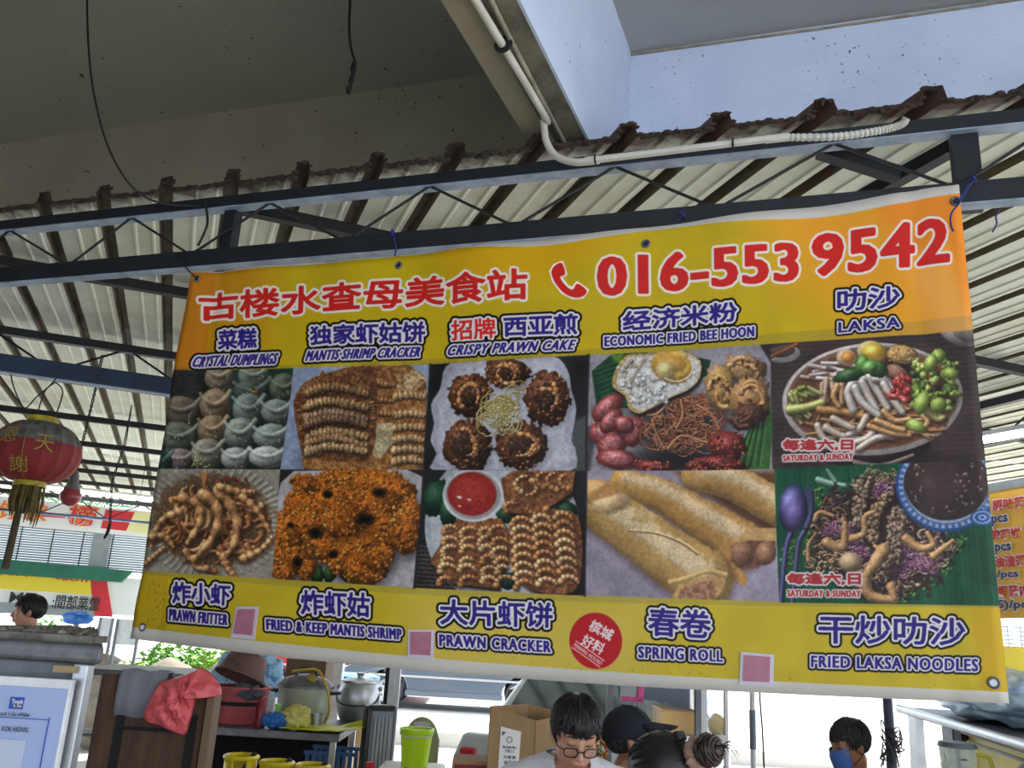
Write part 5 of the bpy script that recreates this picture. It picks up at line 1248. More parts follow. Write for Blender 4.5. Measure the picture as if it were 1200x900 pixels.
for r_ in ((-40, 840.5, 58, 841.3), (57.2, 841, 58, 950), (-10, 862, 31, 863)): 
    if r_[0] != -10: pbox('frame_line', MT['poster_blue'], *r_, 2)
pbox('blank_square', mat('poster_pale', (176, 184, 206), .5), -30, 866, 31, 940, 2)

# --- dark-haired man far left comes with the people

# --- old brown wooden board with cloth and red bag
WD = 3.3; org = (lx(180, 850, WD), WD)
wb = T('wooden_board', 'tall old brown wooden chair back board with a framed panel, left of the gas bottles', 'board', *org)
a, b, zl, zh = rect(118, 793, 246, 800, WD)
mat('old_wood', (86, 60, 42), .8, col2=(58, 38, 28), scale=7, stretch=(3, 3, .5), bump=.2, bscale=30); mat('dark_gap', (22, 20, 24), .9)
g = MB(); g.box((a-org[0], 0, 0), (b-org[0], .05, zh)); g.build('panel', MT['old_wood'], wb, bevel=.01)
for x_ in (137, 222): g = MB(); X_ = lx(x_, 840, WD)-org[0]; g.box((X_, -.006, 0), (X_+.03, .0, zh-.12)); g.build('groove_strip', MT['dark_gap'], wb)
X0 = lx(137, 840, WD)-org[0]; X1 = lx(222, 840, WD)-org[0]; zz = lz(180, 857, WD)
g = MB(); g.box((X0+.03, -.005, zz), (X1, 0, zz+.012)); g.build('groove_strip', MT['dark_gap'], wb)
g = MB(); X_ = lx(241, 840, WD)-org[0]; g.box((X_, -.02, 0), (X_+.03, .06, lz(241, 812, WD))); g.build('edge_strip', mat('light_edge', (112, 90, 68), .7), wb, bevel=.004)
clo = T('grey_cloth', 'smooth grey cloth folded over the top of the brown wooden board', 'cloth', lx(165, 815, WD), WD)
o_ = (lx(165, 815, WD), WD); zt_ = zh+.004; x0 = lx(141, 800, WD)-o_[0]; x1 = lx(196, 800, WD)-o_[0]; zl_ = lz(165, 840, WD)
g = MB(); NX = 12; prof_ = [(-.012, zl_), (-.02, (zl_+zt_)/2), (-.014, zt_-.01), (.0, zt_+.012), (.05, zt_+.012), (.062, zt_-.02), (.06, zt_-.15)]; vs = []; fs = []
for i in range(NX+1):
    for (yy, z_) in prof_: vs.append((x0+(x1-x0)*i/NX, yy+.004*math.sin(i*1.3), z_+.004*math.sin(i*.8)))
for i in range(NX):
    for j in range(len(prof_)-1): k = i*len(prof_)+j; fs.append((k, k+1, k+1+len(prof_), k+len(prof_)))
g.add(vs, fs); g.build('cloth', mat('cloth_grey', (122, 126, 136), .8, col2=(110, 114, 124), scale=8), clo, smooth=True, solid=.005)
# red plastic bag draped over the corner of the board
bag = T('red_plastic_bag', 'crumpled red plastic bag hanging over the corner of the brown board', 'bag', lx(215, 820, WD), WD-.02)
o_ = (lx(215, 820, WD), WD-.02)
pts2 = [(171, 838), (178, 820), (190, 800), (205, 795), (220, 790), (232, 785), (238, 782), (250, 790), (260, 803), (261, 815), (252, 810), (240, 805), (232, 812), (230, 826), (224, 848), (219, 860), (205, 857), (190, 850), (176, 846)]
P3 = [loc(x, y, WD-.02) for x, y in pts2]; cx_m = sum(p.x for p in P3)/len(P3); cz_m = sum(p.z for p in P3)/len(P3)
g = MB(); rings = 16; vs = []; n = len(P3)*3; prm = spl([Vector((p.x-o_[0], 0, p.z)) for p in P3], 6, closed=True); n = len(prm)
for i in range(rings+1):
    f_ = i/rings
    for p in prm:
        X_ = (cx_m-o_[0])*f_+p.x*(1-f_); Z_ = cz_m*f_+p.z*(1-f_)
        cr_ = mnoise.noise(Vector((X_*26+Z_*8, Z_*14, 1)))*.03+abs(mnoise.noise(Vector((X_*70+Z_*20, Z_*30, 4))))*.03
        vs.append((X_, -.02-.07*math.sqrt(f_)+cr_*min(1, f_*3), Z_))
fs = [(i*n+k, i*n+(k+1) % n, (i+1)*n+(k+1) % n, (i+1)*n+k) for i in range(rings) for k in range(n)]
fs += [tuple(rings*n+k for k in range(n))]
g.add(vs, fs); bm_ = mat('red_plastic', (226, 104, 110), .3, col2=(206, 76, 84), scale=9, bump=.6, bscale=60)
g.build('bag', bm_, bag, smooth='all', solid=.003)

# --- left steel table behind, planter, bushes, boards
def table(name, label, lx0, lx1, d0, d1, z, m_=MT['stainless_dull'], lip=.04):
    c_ = ((lx0+lx1)/2, (d0+d1)/2); t = T(name, label, 'table', *c_)
    g = MB(); g.box((lx0-c_[0], d0-c_[1], z-lip), (lx1-c_[0], d1-c_[1], z)); g.build('tabletop', m_, t, bevel=.004)
    for xx in (lx0-c_[0]+.02, lx1-c_[0]-.05):
        for yy in (d0-c_[1]+.02, d1-c_[1]-.05): g = MB(); g.box((xx, yy, 0), (xx+.03, yy+.03, z-lip)); g.build('leg', MT['aluminium'], t)
    g = MB(); g.box((lx0-c_[0]+.02, d0-c_[1]+.02, z*.66), (lx1-c_[0]-.02, d1-c_[1]-.02, z*.66+.02)); g.build('shelf', m_, t)
    g = MB(); g.box((lx0-c_[0]+.03, d1-c_[1]-.04, z*.1), (lx1-c_[0]-.06, d1-c_[1]-.03, z-lip)); g.build('back_panel', MT['dark_gap'], t)
    return t
TD0 = 5.0; zt = lz(320, 856, TD0)
a = loc(178, 850, TD0).x; b = loc(384, 868, TD0).x
table('steel_table', 'stainless steel table holding the red basin and both cooking pots', a-.2, b+.06, TD0, TD0+.75, zt)
table('side_table', 'plain grey steel table behind the brown wooden board', lx(104, 790, 6.4), lx(236, 790, 6.4), 6.2, 6.9, lz(170, 786, 6.3))
def on(px, d, py=850): return lx(px, py, d)
# red basin with a brown bowl upside down in it
mat('basin_red', (180, 84, 90), .55, col2=(150, 62, 68), scale=10, lo=.3, hi=.6); mat('bowl_brown', (122, 86, 80), .8, col2=(88, 64, 60), scale=12)
d = 5.25; bx = on(277, d); zB = zt; zr = lz(277, 803, d); rr_ = (on(313, d)-on(241, d))/2; hB = zr-zB
bs = T('red_basin', 'deep red plastic basin on the steel table, stained dark round the middle', 'basin', bx, d, zB)
g = MB(); g.lathe([(0, .004), (rr_*.78, .004), (rr_*.8, .02), (rr_*.94, hB-.01), (rr_*1.02, hB-.01), (rr_*1.02, hB), (rr_*.9, hB), (rr_*.76, .03), (0, .03)], 36); g.build('tub', MT['basin_red'], bs, smooth=True)
g = MB(); g.lathe([(rr_*.868, hB*.5), (rr_*.885, hB*.52), (rr_*.905, hB*.58), (rr_*.888, hB*.61)], 36); g.build('dirt_band', MT['dark_gap'], bs, smooth=True)
bw = T('brown_bowl', 'dusty brown plastic bowl tipped upside down over the red basin', 'bowl', bx-.02, d, zr-.01)
Mx = Matrix.Rotation(math.radians(14), 4, 'Y') @ Matrix.Rotation(math.radians(-18), 4, 'X')
g = MB(); g.lathe([(0, .15), (rr_*.55, .15), (rr_*.62, .14), (rr_*.8, .03), (rr_*.88, .02), (rr_*.88, .008), (rr_*.78, .02), (rr_*.6, .125), (0, .13)], 36, M=Matrix.Translation((0, 0, .04)) @ Mx); g.build('bowl', MT['bowl_brown'], bw, smooth=True)
rg = T('grey_rag', 'crumpled grey rag stuffed between the brown bowl and the red basin', 'rag', bx+.06, d-.12, zr-.03)
def crumple(r, m_, name, parent, amp=.3, fr=6, sub=4, sq=(1, 1, 1), seed=0, off=(0, 0, 0), smooth=True):
    bm = bmesh.new(); bmesh.ops.create_icosphere(bm, subdivisions=sub, radius=1)
    for v in bm.verts:
        n_ = v.co.normalized(); k = 1+amp*(mnoise.noise(n_*fr+Vector((seed, 0, 0)))+.5*mnoise.noise(n_*fr*2.3+Vector((0, seed, 3))))
        v.co = Vector((n_.x*k*r*sq[0]+off[0], n_.y*k*r*sq[1]+off[1], n_.z*k*r*sq[2]+off[2]))
    g = MB(); g.v = [tuple(v.co) for v in bm.verts]; g.f = [tuple(v.index for v in f_.verts) for f_ in bm.faces]; bm.free()
    return g.build(name, m_, parent, smooth='all' if smooth else False)
crumple(.055, mat('rag_grey', (96, 100, 108), .9, col2=(50, 52, 60), scale=12), 'rag', rg, .4, 2.5, 4, (1.5, .7, .8), 3)
# bottles
d = 5.1; b_ = T('red_bottle', 'slim dark red flask standing on the steel table', 'bottle', on(304, d), d, zt)
h_ = lz(304, 816, d)-zt
g = MB(); g.lathe([(0, 0), (.028, 0), (.03, .01), (.03, h_*.75), (.022, h_*.82), (.022, h_*.84)], 18); g.build('flask', mat('flask_red', (126, 28, 44), .35), b_, smooth=True)
g = MB(); g.lathe([(.024, h_*.84), (.025, h_*.99), (.02, h_), (0, h_)], 18); g.build('cap', MT['flask_red'], b_, smooth=True)
b_ = T('green_bottle', 'small lime green bottle beside the red flask', 'bottle', on(323, d), d, zt); h_ = lz(321, 824, d)-zt
g = MB(); g.lathe([(0, 0), (.026, 0), (.027, h_*.5), (.014, h_*.75), (.012, h_*.8)], 16); g.build('bottle', mat('lime_plastic', (130, 206, 80), .35, trans=.2), b_, smooth=True)
g = MB(); g.lathe([(.015, h_*.78), (.016, h_*.97), (0, h_)], 14); g.build('cap', MT['lime_plastic'], b_, smooth=True)
b_ = T('blue_bag', 'crumpled bright blue plastic bag on the steel table edge', 'bag', on(322, 5.03), 5.06, zt)
crumple(.06, mat('blue_plastic', (40, 120, 200), .3, col2=(28, 92, 176), scale=14), 'bag', b_, .35, 3, 4, (1.2, .8, .7), 5, (0, 0, .045))
b_ = T('yellow_bag', 'knotted pale yellow plastic bag on the steel table', 'bag', on(345, 5.05), 5.08, zt)
crumple(.07, mat('pale_yellow_plastic', (214, 206, 120), .35, col2=(196, 188, 96), scale=14), 'bag', b_, .4, 3.2, 4, (1.1, .8, .95), 9, (0, 0, .06))
cl = T('yellow_cloth', 'bright lemon yellow plastic sheet spread over the table corner', 'cloth', on(378, 5.05), 5.1, zt)
g = MB(); vs = []; N_ = 14
for j in range(N_+1):
    for i in range(N_+1):
        x_ = -.22+.44*i/N_; y_ = -.12+.3*j/N_; vs.append((x_, y_, .012+.02*abs(mnoise.noise(Vector((x_*9, y_*11, 2))))+max(0, x_-.08)*.35*(1 if j > 7 else .4)))
g.add(vs, [(j*(N_+1)+i, j*(N_+1)+i+1, (j+1)*(N_+1)+i+1, (j+1)*(N_+1)+i) for j in range(N_) for i in range(N_)])
g.build('sheet', mat('lemon_plastic', (222, 224, 40), .4, col2=(206, 206, 30), scale=9), cl, smooth=True, solid=.003)
d = 5.12; b_ = T('steel_cup', 'small steel tumbler on the yellow plastic sheet', 'cup', on(371, d), d, zt+.03); h_ = lz(371, 836, d)-zt-.03
g = MB(); g.lathe([(0, 0), (.034, 0), (.036, h_), (.033, h_), (.031, .01), (0, .01)], 20); g.build('cup', MT['stainless'], b_, smooth=True)
# big pressure cooker
d = 5.55; zt2 = zt; r_ = (on(385, d)-on(322, d))/2; pc = T('pressure_cooker', 'large pale pressure cooker with a black-handled lid and yellow hose', 'pot', on(353, d), d, zt2)
zrim = lz(353, 805, d)-zt2; ztop = lz(353, 793, d)-zt2
g = MB(); g.lathe([(0, 0), (r_*.8, 0), (r_*.92, .02), (r_*.97, zrim*.5), (r_, zrim*.94), (r_*1.03, zrim)], 40); g.build('body', mat('enamel_pale', (178, 184, 176), .35, .2, col2=(160, 164, 140), scale=5), pc, smooth=True)
g = MB(); g.lathe([(r_*1.06, zrim), (r_*1.06, zrim+.012), (r_*.8, ztop*.97), (r_*.3, ztop+.015), (0, ztop+.02)], 40); g.build('lid', MT['stainless_dull'], pc, smooth=True)
g = MB(); g.tube(spl([(-.06, -.02, ztop+.01), (-.055, -.02, ztop+.04), (0, -.02, ztop+.055), (.055, -.02, ztop+.04), (.06, -.02, ztop+.01)], 4), .011, 8); g.build('lid_handle', mat('black_plastic', (22, 22, 26), .35), pc, smooth=True)
for sx_ in (-1, 1): g = MB(); g.tube(spl([(sx_*r_*1.0, -.04, zrim*.86), (sx_*(r_+.05), 0, zrim*.88), (sx_*r_*1.0, .04, zrim*.86)], 4), .01, 8); g.build('side_handle', MT['black_plastic'], pc, smooth=True)
g = MB(); g.lathe([(0, 0), (.028, 0), (.028, .03), (0, .032)], 18, M=Matrix.Translation((.05, -.09, ztop-.01)) @ Matrix.Rotation(1.2, 4, 'X')); g.build('gauge', MT['lantern_gold'], pc, smooth=True)
g = MB(); g.tube(spl([(-.08, -.06, ztop+.03), (.06, -.08, ztop+.05), (.12, -.1, ztop), (r_*1.05, -.12, zrim*.8), (r_*1.12, -.12, zrim*.3), (r_*1.0, -.14, .01)], 6), .008, 8); g.build('hose', mat('hose_yellow', (190, 160, 60), .5), pc, smooth=True)
# aluminium pot with a bail handle
d = 5.75; r_ = (on(443, d)-on(391, d))/2; ap = T('aluminium_pot', 'shiny round-bellied aluminium pot with lid and wire bail, right of the cooker', 'pot', on(417, d), d, zt2)
zrim = lz(417, 799, d)-zt2
g = MB(); g.lathe([(0, 0), (r_*.72, 0), (r_*.82, .015), (r_, zrim*.45), (r_*.98, zrim*.75), (r_*.82, zrim), (r_*.85, zrim+.005)], 40); g.build('body', MT['aluminium'], ap, smooth=True)
g = MB(); g.lathe([(r_*.9, zrim), (r_*.9, zrim+.01), (r_*.5, zrim+.025), (.02, zrim+.03), (.02, zrim+.04), (.03, zrim+.055), (0, zrim+.06)], 40); g.build('lid', MT['aluminium'], ap, smooth=True)
g = MB(); g.tube(spl([(-r_*.95, 0, zrim*.85), (-r_*.85, -r_*.6, zrim*.5), (0, -r_*1.08, zrim*.42), (r_*.85, -r_*.6, zrim*.5), (r_*.95, 0, zrim*.85)], 6), .0035, 6); g.build('bail_handle', MT['steel_black'], ap, smooth=True)
for sx_ in (-1, 1): g = MB(); g.ball((sx_*r_*.97, 0, zrim*.85), .014, 10, 7); g.build('bail_lug', MT['aluminium'], ap, smooth=True)
g = MB(); g.box((-.28, -.1, -.02), (.42, .3, 0)); 
# blue basket under the table and gas bottles
d = 5.4; zb_ = zt*.66+.022
bk = T('blue_basket', 'blue plastic basket with slatted sides under the right end of the steel table', 'basket', on(395, d), d, zb_)
mat('basket_blue', (54, 100, 150), .5); g = MB(); g.box((-.14, -.12, 0), (.14, .12, .012)); g.build('bottom', MT['basket_blue'], bk)
for k in range(9):
    for yy in (-.12, .115): g = MB(); x_ = -.14+k*.0345; g.box((x_, yy, .01), (x_+.02, yy+.006, .2)); g.build('slat', MT['basket_blue'], bk)
for z_ in (.1, .2): g = MB(); g.box((-.15, -.13, z_), (.15, -.12, z_+.02)); g.build('band', MT['basket_blue'], bk)
for z_ in (.2,): 
    g = MB(); g.box((-.15, .12, z_), (.15, .13, z_+.02)); g.build('band', MT['basket_blue'], bk)
mat('gas_yellow', (226, 206, 30), .35, .1, col2=(206, 184, 26), scale=7)
def gas(px, py, lab):
    d = 4.3; zc_ = lz(px, py, d); t = T('gas_bottle', lab, 'gas bottle', on(px, d, py), d)
    rb = .083; zs = zc_-.14
    g = MB(); g.lathe([(0, .02), (rb*.9, .02), (rb, .06), (rb, zs-.14), (rb*.93, zs-.06), (rb*.5, zs-.005), (.03, zs), (0, zs)], 32); g.build('tank', MT['gas_yellow'], t, smooth=True)
    g = MB(); g.lathe([(rb*.8, 0.002), (rb*.8, .03)], 32); g.build('foot_ring', MT['gas_yellow'], t, solid=.004)
    rc = (on(px+18.5, d, py)-on(px-18.5, d, py))/2
    for k in range(3):
        a0 = math.radians(35+120*k-90); g = MB(); g.lathe([(rc*.92, zs-.03), (rc, zc_-.02)], 8, a0=a0, a1=a0+math.radians(74)); g.build('collar_guard', MT['gas_yellow'], t, smooth=True, solid=.005)
    g = MB(); g.tube([(rc*math.cos(a), rc*math.sin(a), zc_-.014) for a in [k*math.pi/14 for k in range(28)]], .011, 8, closed=True); g.build('collar_rim', MT['gas_yellow'], t, smooth=True)
    g = MB(); g.lathe([(.018, zs), (.018, zs+.05), (.026, zs+.055), (.026, zs+.08), (0, zs+.085)], 14); g.build('valve', MT['stainless'], t, smooth=True)
    g = MB(); g.tube(spl([(0, -.02, zs+.05), (.03, -.03, zs+.09), (.05, .02, zs+.14), (.06, .06, zs+.1)], 4), .009, 6); g.build('hose', MT['black_rubber'], t, smooth=True)
    return t
gas(283.5, 883, 'yellow gas bottle with round collar, leftmost of the three'); gas(325, 890, 'yellow gas bottle with round collar, middle of the three'); gas(367, 894, 'yellow gas bottle with round collar, rightmost of the three')
d = 4.72; sh_ = T('dark_shelf_unit', 'low dark metal shelf unit behind the gas bottles', 'shelf', on(225, d, 880), d+.1)
for z_ in (.28, .52, .70): g = MB(); g.box((-.55, -.22, z_), (-.02, .12, z_+.02)); g.build('shelf', MT['steel_black'], sh_)
for xx in (-.55, -.05):
    for yy in (-.22, .09): g = MB(); g.box((xx, yy, 0), (xx+.03, yy+.03, .72)); g.build('post', MT['steel_black'], sh_)
g = MB(); g.box((-.5, -.1, .3), (-.1, .08, .5)); g.build('drawer', MT['steel_navy'], sh_, bevel=.01)

# things behind the table: carton, white column, blue tub and patterned sheet
d = 7.6; t = T('brown_carton', 'plain brown carton standing behind the pressure cooker', 'carton', on(359, d, 780), d); a, b, zl, zh = rect(336, 773, 383, 800, d)
g = MB(); g.box((a-on(359, d, 780), 0, 0), (b-on(359, d, 780), .35, zh)); g.build('box', mat('brown_box', (104, 82, 66), .85, col2=(90, 70, 56), scale=5), t, bevel=.004)
d = 8.2; t = T('white_column', 'white square post standing between the carton and the pots', 'post', on(391, d, 800), d); g = MB(); g.box((-.065, 0, 0), (.065, .12, 3.24)); g.build('post', MT['white_paint'], t)
d = 6.6; t = T('patterned_sheet', 'pale blue patterned plastic sheet heaped behind the brown bowl', 'cloth', on(292, d, 785), d, 0)
crumple(.28, mat('blue_pattern', (150, 190, 220), .6, col2=(60, 120, 170), scale=22, lo=.5, hi=.6), 'sheet', t, .2, 3, 4, (.9, .6, .9), 2, (0, 0, lz(292, 790, d)-.06))
g = MB(); g.box((-.25, -.15, 0), (.25, .2, lz(292, 805, d)-.05)); g.build('crate', MT['white_paint'], t, bevel=.01)
d = 9.0; t = T('blue_tub', 'blue plastic tub lid just behind the aluminium pot', 'tub', on(412, d, 792), d, 0); zz = lz(412, 789, d)
g = MB(); g.lathe([(.22, zz-.3), (.26, zz-.06), (.28, zz-.05), (.28, zz-.02), (.2, zz), (0, zz)], 30); g.build('tub', MT['blue_plastic'], t, smooth=True); g = MB(); g.box((-.2, -.2, 0), (.2, .2, zz-.3)); g.build('crate', MT['cardboard'], t)
# planter rocks and shrubs
mat('leaf', (110, 160, 60), .6, col2=(70, 124, 40), scale=9); mat('leaf_light', (158, 196, 92), .6, col2=(112, 158, 60), scale=9); mat('rock', (150, 142, 130), .9, col2=(110, 104, 94), scale=5, bump=.5, bscale=15)
def shrub(px, py, d, w, h, lab, m_='leaf', n=700):
    c_ = loc(px, py, d); t = T('shrub', lab, 'shrub', c_.x, d, 0)
    g = MB()
    for k in range(n):
        a_ = R.uniform(0, 6.28); b_ = math.acos(R.uniform(-.2, 1)); r_ = R.uniform(.55, 1.)
        p = Vector((w*r_*math.sin(b_)*math.cos(a_), w*.7*r_*math.sin(b_)*math.sin(a_), h*.45+h*.55*r_*math.cos(b_)))
        e = Euler((R.uniform(-1, 1), R.uniform(-1, 1), R.uniform(0, 6))).to_matrix(); s_ = R.uniform(.04, .08)
        g.add([p+e @ Vector(q) for q in ((-s_*.4, 0, 0), (0, -s_, .01), (s_*.4, 0, 0), (0, s_, .01))], [(0, 1, 2, 3)])
    o = g.build('foliage', MT[m_], t, solid=.002); o['kind'] = 'stuff'
    for k in range(5): g = MB(); a_ = k*1.25; g.tube([(0.03*k-.06, 0, 0), (w*.3*math.cos(a_), w*.2*math.sin(a_), h*.4), (w*.5*math.cos(a_), w*.3*math.sin(a_), h*.75)], [.02, .014, .006], 5); g.build('stem', MT['old_wood'], t)
    return t
g0 = lz(215, 775, 13)
shrub(208, 765, 12.8, .75, lz(215, 752, 12.8), 'bright green leafy shrub behind the red basin, widest of the bushes', 'leaf', 1700)
shrub(254, 765, 11.3, .42, lz(250, 758, 11.3), 'smaller yellow-green shrub at the right end of the planting', 'leaf_light', 900)
shrub(158, 775, 10.0, .25, lz(158, 765, 10), 'low light green weed growing on the stones', 'leaf_light', 200)
shrub(62, 700, 15, .5, lz(70, 708, 15), 'green bush beyond the dark-haired man', 'leaf', 350)
for px, py, d, w, lab in ((128, 772, 11.5, .4, 'long pale stone kerb block behind the grey cabinet'), (200, 777, 10.8, .42, 'grey stone kerb block under the green shrub'), (268, 780, 10.2, .34, 'brownish stone kerb block beside the small shrub')):
    z_ = lz(px, py, d); t = T('kerb_stone', lab, 'stone', on(px, d, py), d, 0)
    crumple(1, MT['rock'], 'stone', t, .12, 2, 3, (w, .35, z_*.55), px, (0, 0, z_*.5))
for px0, px1, py0, py1, d, lab in ((117, 134, 724, 753, 11.8, 'white framed board leaning beyond the cabinet, left of two'), (137, 166, 726, 756, 11.0, 'white framed board with black edge beyond the cabinet, right of two')):
    t = T('display_board', lab, 'board', on((px0+px1)/2, d, 740), d, 0); a, b, zl, zh = rect(px0, py0, px1, py1, d); c_ = on((px0+px1)/2, d, 740)
    g = MB(); g.box((a-c_, 0, zl), (b-c_, .03, zh)); g.build('panel', MT['white_paint'], t)
    for xx in (a-c_, b-c_-.03): g = MB(); g.box((xx, -.01, 0), (xx+.03, .03, zh)); g.build('leg', MT['grey_paint'], t)
d = 10; t = T('cloth_bundle', 'small blue cloth bundle lying beyond the lid board', 'cloth', on(91, d, 724), d, 0)
crumple(.14, MT['blue_plastic'], 'bundle', t, .3, 2, 3, (1.2, .7, .5), 1, (0, 0, lz(91, 724, d)))
g = MB(); g.tube([(0, 0, 0), (0, 0, lz(91, 724, d))], .03, 8); g.build('stand', MT['grey_paint'], t)

# --- white post, ribbed crate, bucket on a stool
d = 7.0; t = T('white_post', 'white painted post standing right of the aluminium pot', 'post', on(461, d, 810), d); w_ = on(468, d)-on(455, d)
g = MB(); g.box((-w_/2, 0, 0), (w_/2, .06, 3.2)); g.build('post', MT['white_paint'], t); g = MB(); g.box((-w_/2-.03, 0, 0), (-w_/2, .05, 3.2)); g.build('dark_strip', MT['steel_black'], t)
d = 5.05; a, b, zl, zh = rect(432, 827, 470, 900, d); c_ = (a+b)/2; t = T('ribbed_crate', 'upright grey ribbed plastic crate lid with black rim, beside the steel table', 'crate', c_, d, 0, rot=.5)
g = MB(); g.box((a-c_, .02, 0), (b-c_, .1, zh)); g.build('rim', MT['black_plastic'], t, bevel=.02)
for k in range(5): g = MB(); x_ = a-c_+.03+k*(b-a-.07)/5; g.box((x_, -.012, .05), (x_+.018, .02, zh-.06)); g.build('rib', MT['shutter'], t, bevel=.004)
g = MB(); g.box((a-c_+.02, .0, .03), (b-c_-.03, .02, zh-.03)); g.build('panel', mat('grey_plastic', (120, 132, 152), .5), t, bevel=.006)
d = 4.5; cB = on(486, d, 890); zs_ = lz(486, 898, d)
t = T('white_stool', 'white plastic stool under the lime bucket', 'stool', cB-.01, d, 0)
g = MB(); g.box((-.15, -.13, zs_-.03), (.15, .15, zs_)); g.build('seat', MT['white_paint'], t, bevel=.01)
for xx in (-.13, .1):
    for yy in (-.11, .1): g = MB(); g.bar((xx*1.05, yy*1.05, 0), (xx, yy, zs_-.03), .03, .03); g.build('leg', MT['white_paint'], t)
zh = lz(486, 853, d)-zs_; rb = (on(506, d)-on(467, d))/2
t = T('lime_bucket', 'lime green plastic bucket standing on the white stool', 'bucket', cB, d, zs_)
g = MB(); g.lathe([(0, .002), (rb*.78, .002), (rb*.97, zh-.012), (rb*1.04, zh-.012), (rb*1.04, zh), (rb*.93, zh), (rb*.75, .01), (0, .01)], 32); g.build('bucket', mat('lime_bucket', (196, 236, 20), .4), t, smooth=True)
g = MB(); g.tube(spl([(-rb, 0, zh-.02), (-rb*.8, -rb*.75, zh-.03), (0, -rb*1.04, zh-.035), (rb*.8, -rb*.75, zh-.03), (rb, 0, zh-.02)], 4), .003, 5); g.build('handle', MT['white_paint'], t, smooth=True)
d = 5.3; a, b, zl, zh = rect(474, 840, 517, 900, d); c_ = (a+b)/2
t = T('plastic_chair', 'pale green plastic chair with an oval slot in its back, behind the lime bucket', 'chair', c_, d, 0)
mat('chair_green', (176, 184, 140), .5, col2=(150, 156, 96), scale=6); w_ = (b-a)/2
ol = [(w_*math.cos(x_)*(.92 if math.sin(x_) > 0 else 1), zh-.12+.12*math.sin(x_)) for x_ in [math.pi*k/12 for k in range(13)]]+[(-w_*.95, .45), (w_*.95, .45)]
hole = [(.05*math.cos(x_), zh-.04+.015*math.sin(x_)) for x_ in [2*math.pi*k/12 for k in range(12)]]
g = MB(); g.prism(ol, lambda p: Vector((p[0], 0, p[1])), lambda p: Vector((p[0], .02, p[1]))); g.build('backrest', MT['chair_green'], t, bevel=.005)
g = MB(); g.prism(hole, lambda p: Vector((p[0], -.003, p[1])), lambda p: Vector((p[0], .001, p[1]))); g.build('slot', MT['white_paint'], t)
g = MB(); g.box((-w_, .0, .42), (w_, .42, .45)); g.build('seat', MT['chair_green'], t, bevel=.01)
for xx in (-w_*.9, w_*.75):
    for yy in (.0, .38): g = MB(); g.box((xx, yy, 0), (xx+.035, yy+.035, .42)); g.build('leg', MT['chair_green'], t)
# --- service counter (below the frame) with cartons
CZ = .98
t = T('service_counter', 'steel service counter carrying the open carton', 'counter', .45, 3.9)
g = MB(); g.box((-.95, -.35, CZ-.04), (-.25, .35, CZ)); g.build('worktop', MT['stainless_dull'], t)
g = MB(); g.box((-.92, -.32, 0), (-.28, .32, CZ-.04)); g.build('body', MT['grey_paint'], t)
d = 3.75; a, b, zl, zh = rect(575, 832, 628, 900, d); oc = (a+b)/2; 
t = T('open_carton', 'tall open brown carton with a printed paper sheet taped on its front', 'carton', oc, d, CZ)
w1 = (b-a)/2; H_ = zh-CZ
cr1 = MB(); 
def wall(name, p0, p1, h0, h1):
    g = MB(); p0 = Vector(p0); p1 = Vector(p1); nn = (p1-p0).cross(Vector((0, 0, 1))).normalized()*.004
    g.hexa([p0, p1, p1+nn, p0+nn, p0+Vector((0, 0, h0)), p1+Vector((0, 0, h1)), p1+nn+Vector((0, 0, h1)), p0+nn+Vector((0, 0, h0))]); return g.build(name, MT['cardboard'], t)
A_, B_, C_2, D_ = (-w1, .0, 0), (w1, .0, 0), (w1+.16, .22, 0), (-w1+.16, .22, 0)
wall('side', A_, B_, H_+.01, H_-.035); wall('side', B_, C_2, H_-.035, H_-.02); wall('side', C_2, D_, H_-.02, H_+.01); wall('side', D_, A_, H_+.01, H_+.01)
g = MB(); g.box((-w1, .01, 0), (w1+.1, .2, .005)); g.build('bottom', MT['cardboard'], t)
po = (oc, d, CZ); 
x0_, x1_, zl, zh = rect(587, 852, 611, 905, d-.004); g = MB(); g.hexa([Vector((x0_-oc-.004, -.007, zl-CZ-.1)), Vector((x1_-oc-.008, -.007, zl-CZ-.1)), Vector((x1_-oc-.008, -.005, zl-CZ-.1)), Vector((x0_-oc-.004, -.005, zl-CZ-.1)), Vector((x0_-oc, -.007, zh-CZ)), Vector((x1_-oc, -.007, zh-CZ-.015)), Vector((x1_-oc, -.005, zh-CZ-.015)), Vector((x0_-oc, -.005, zh-CZ))])
ps = g.build('paper_sheet', MT['print_white'], t)
for s_, y0, y1, x0, x1 in (('P', 857, 862, 588.5, 592), ('Sila Guna Pintu', 873.5, 876.5, 589, 605), ('7 8.1.1', 878, 881.5, 592, 602), ('六 架 层', 885, 889, 590, 604), ('出 茶 层', 891, 895, 591, 604)):
    a_ = at(x0, y1, d-.0115); w_ = (at(x1, y1, d-.0115)-a_).length; text_mesh('print', s_, MT['ink_dark'], ps, a_, RH, (0, 0, 1), w_, at(x0, y0, d-.0115).z-a_.z, .03)
cc = at(597, 867, d-.0115); g = MB(); g.tube([cc+RH*.011*math.cos(k*.4488)+Vector((0, 0, .011*math.sin(k*.4488))) for k in range(14)], .0012, 4, closed=True); g.build('print_ring', MT['ink_dark'], ps, world=True)
d = 3.85; a, b, zl, zh = rect(531, 887, 577, 900, d); c_ = (a+b)/2; t = T('red_print_carton', 'low carton with a red printed side next to the open carton', 'carton', c_, d-.05, CZ)
g = MB(); g.box((a-c_, 0, 0), (b-c_-.012, .18, lz(550, 889, d)-CZ)); g.build('box', MT['cardboard'], t, bevel=.003)
g = MB(); g.box((a-c_+.01, -.003, .02), (b-c_-.02, .001, lz(550, 894, d)-CZ)); g.build('red_print', mat('print_red', (120, 44, 44), .7), t)
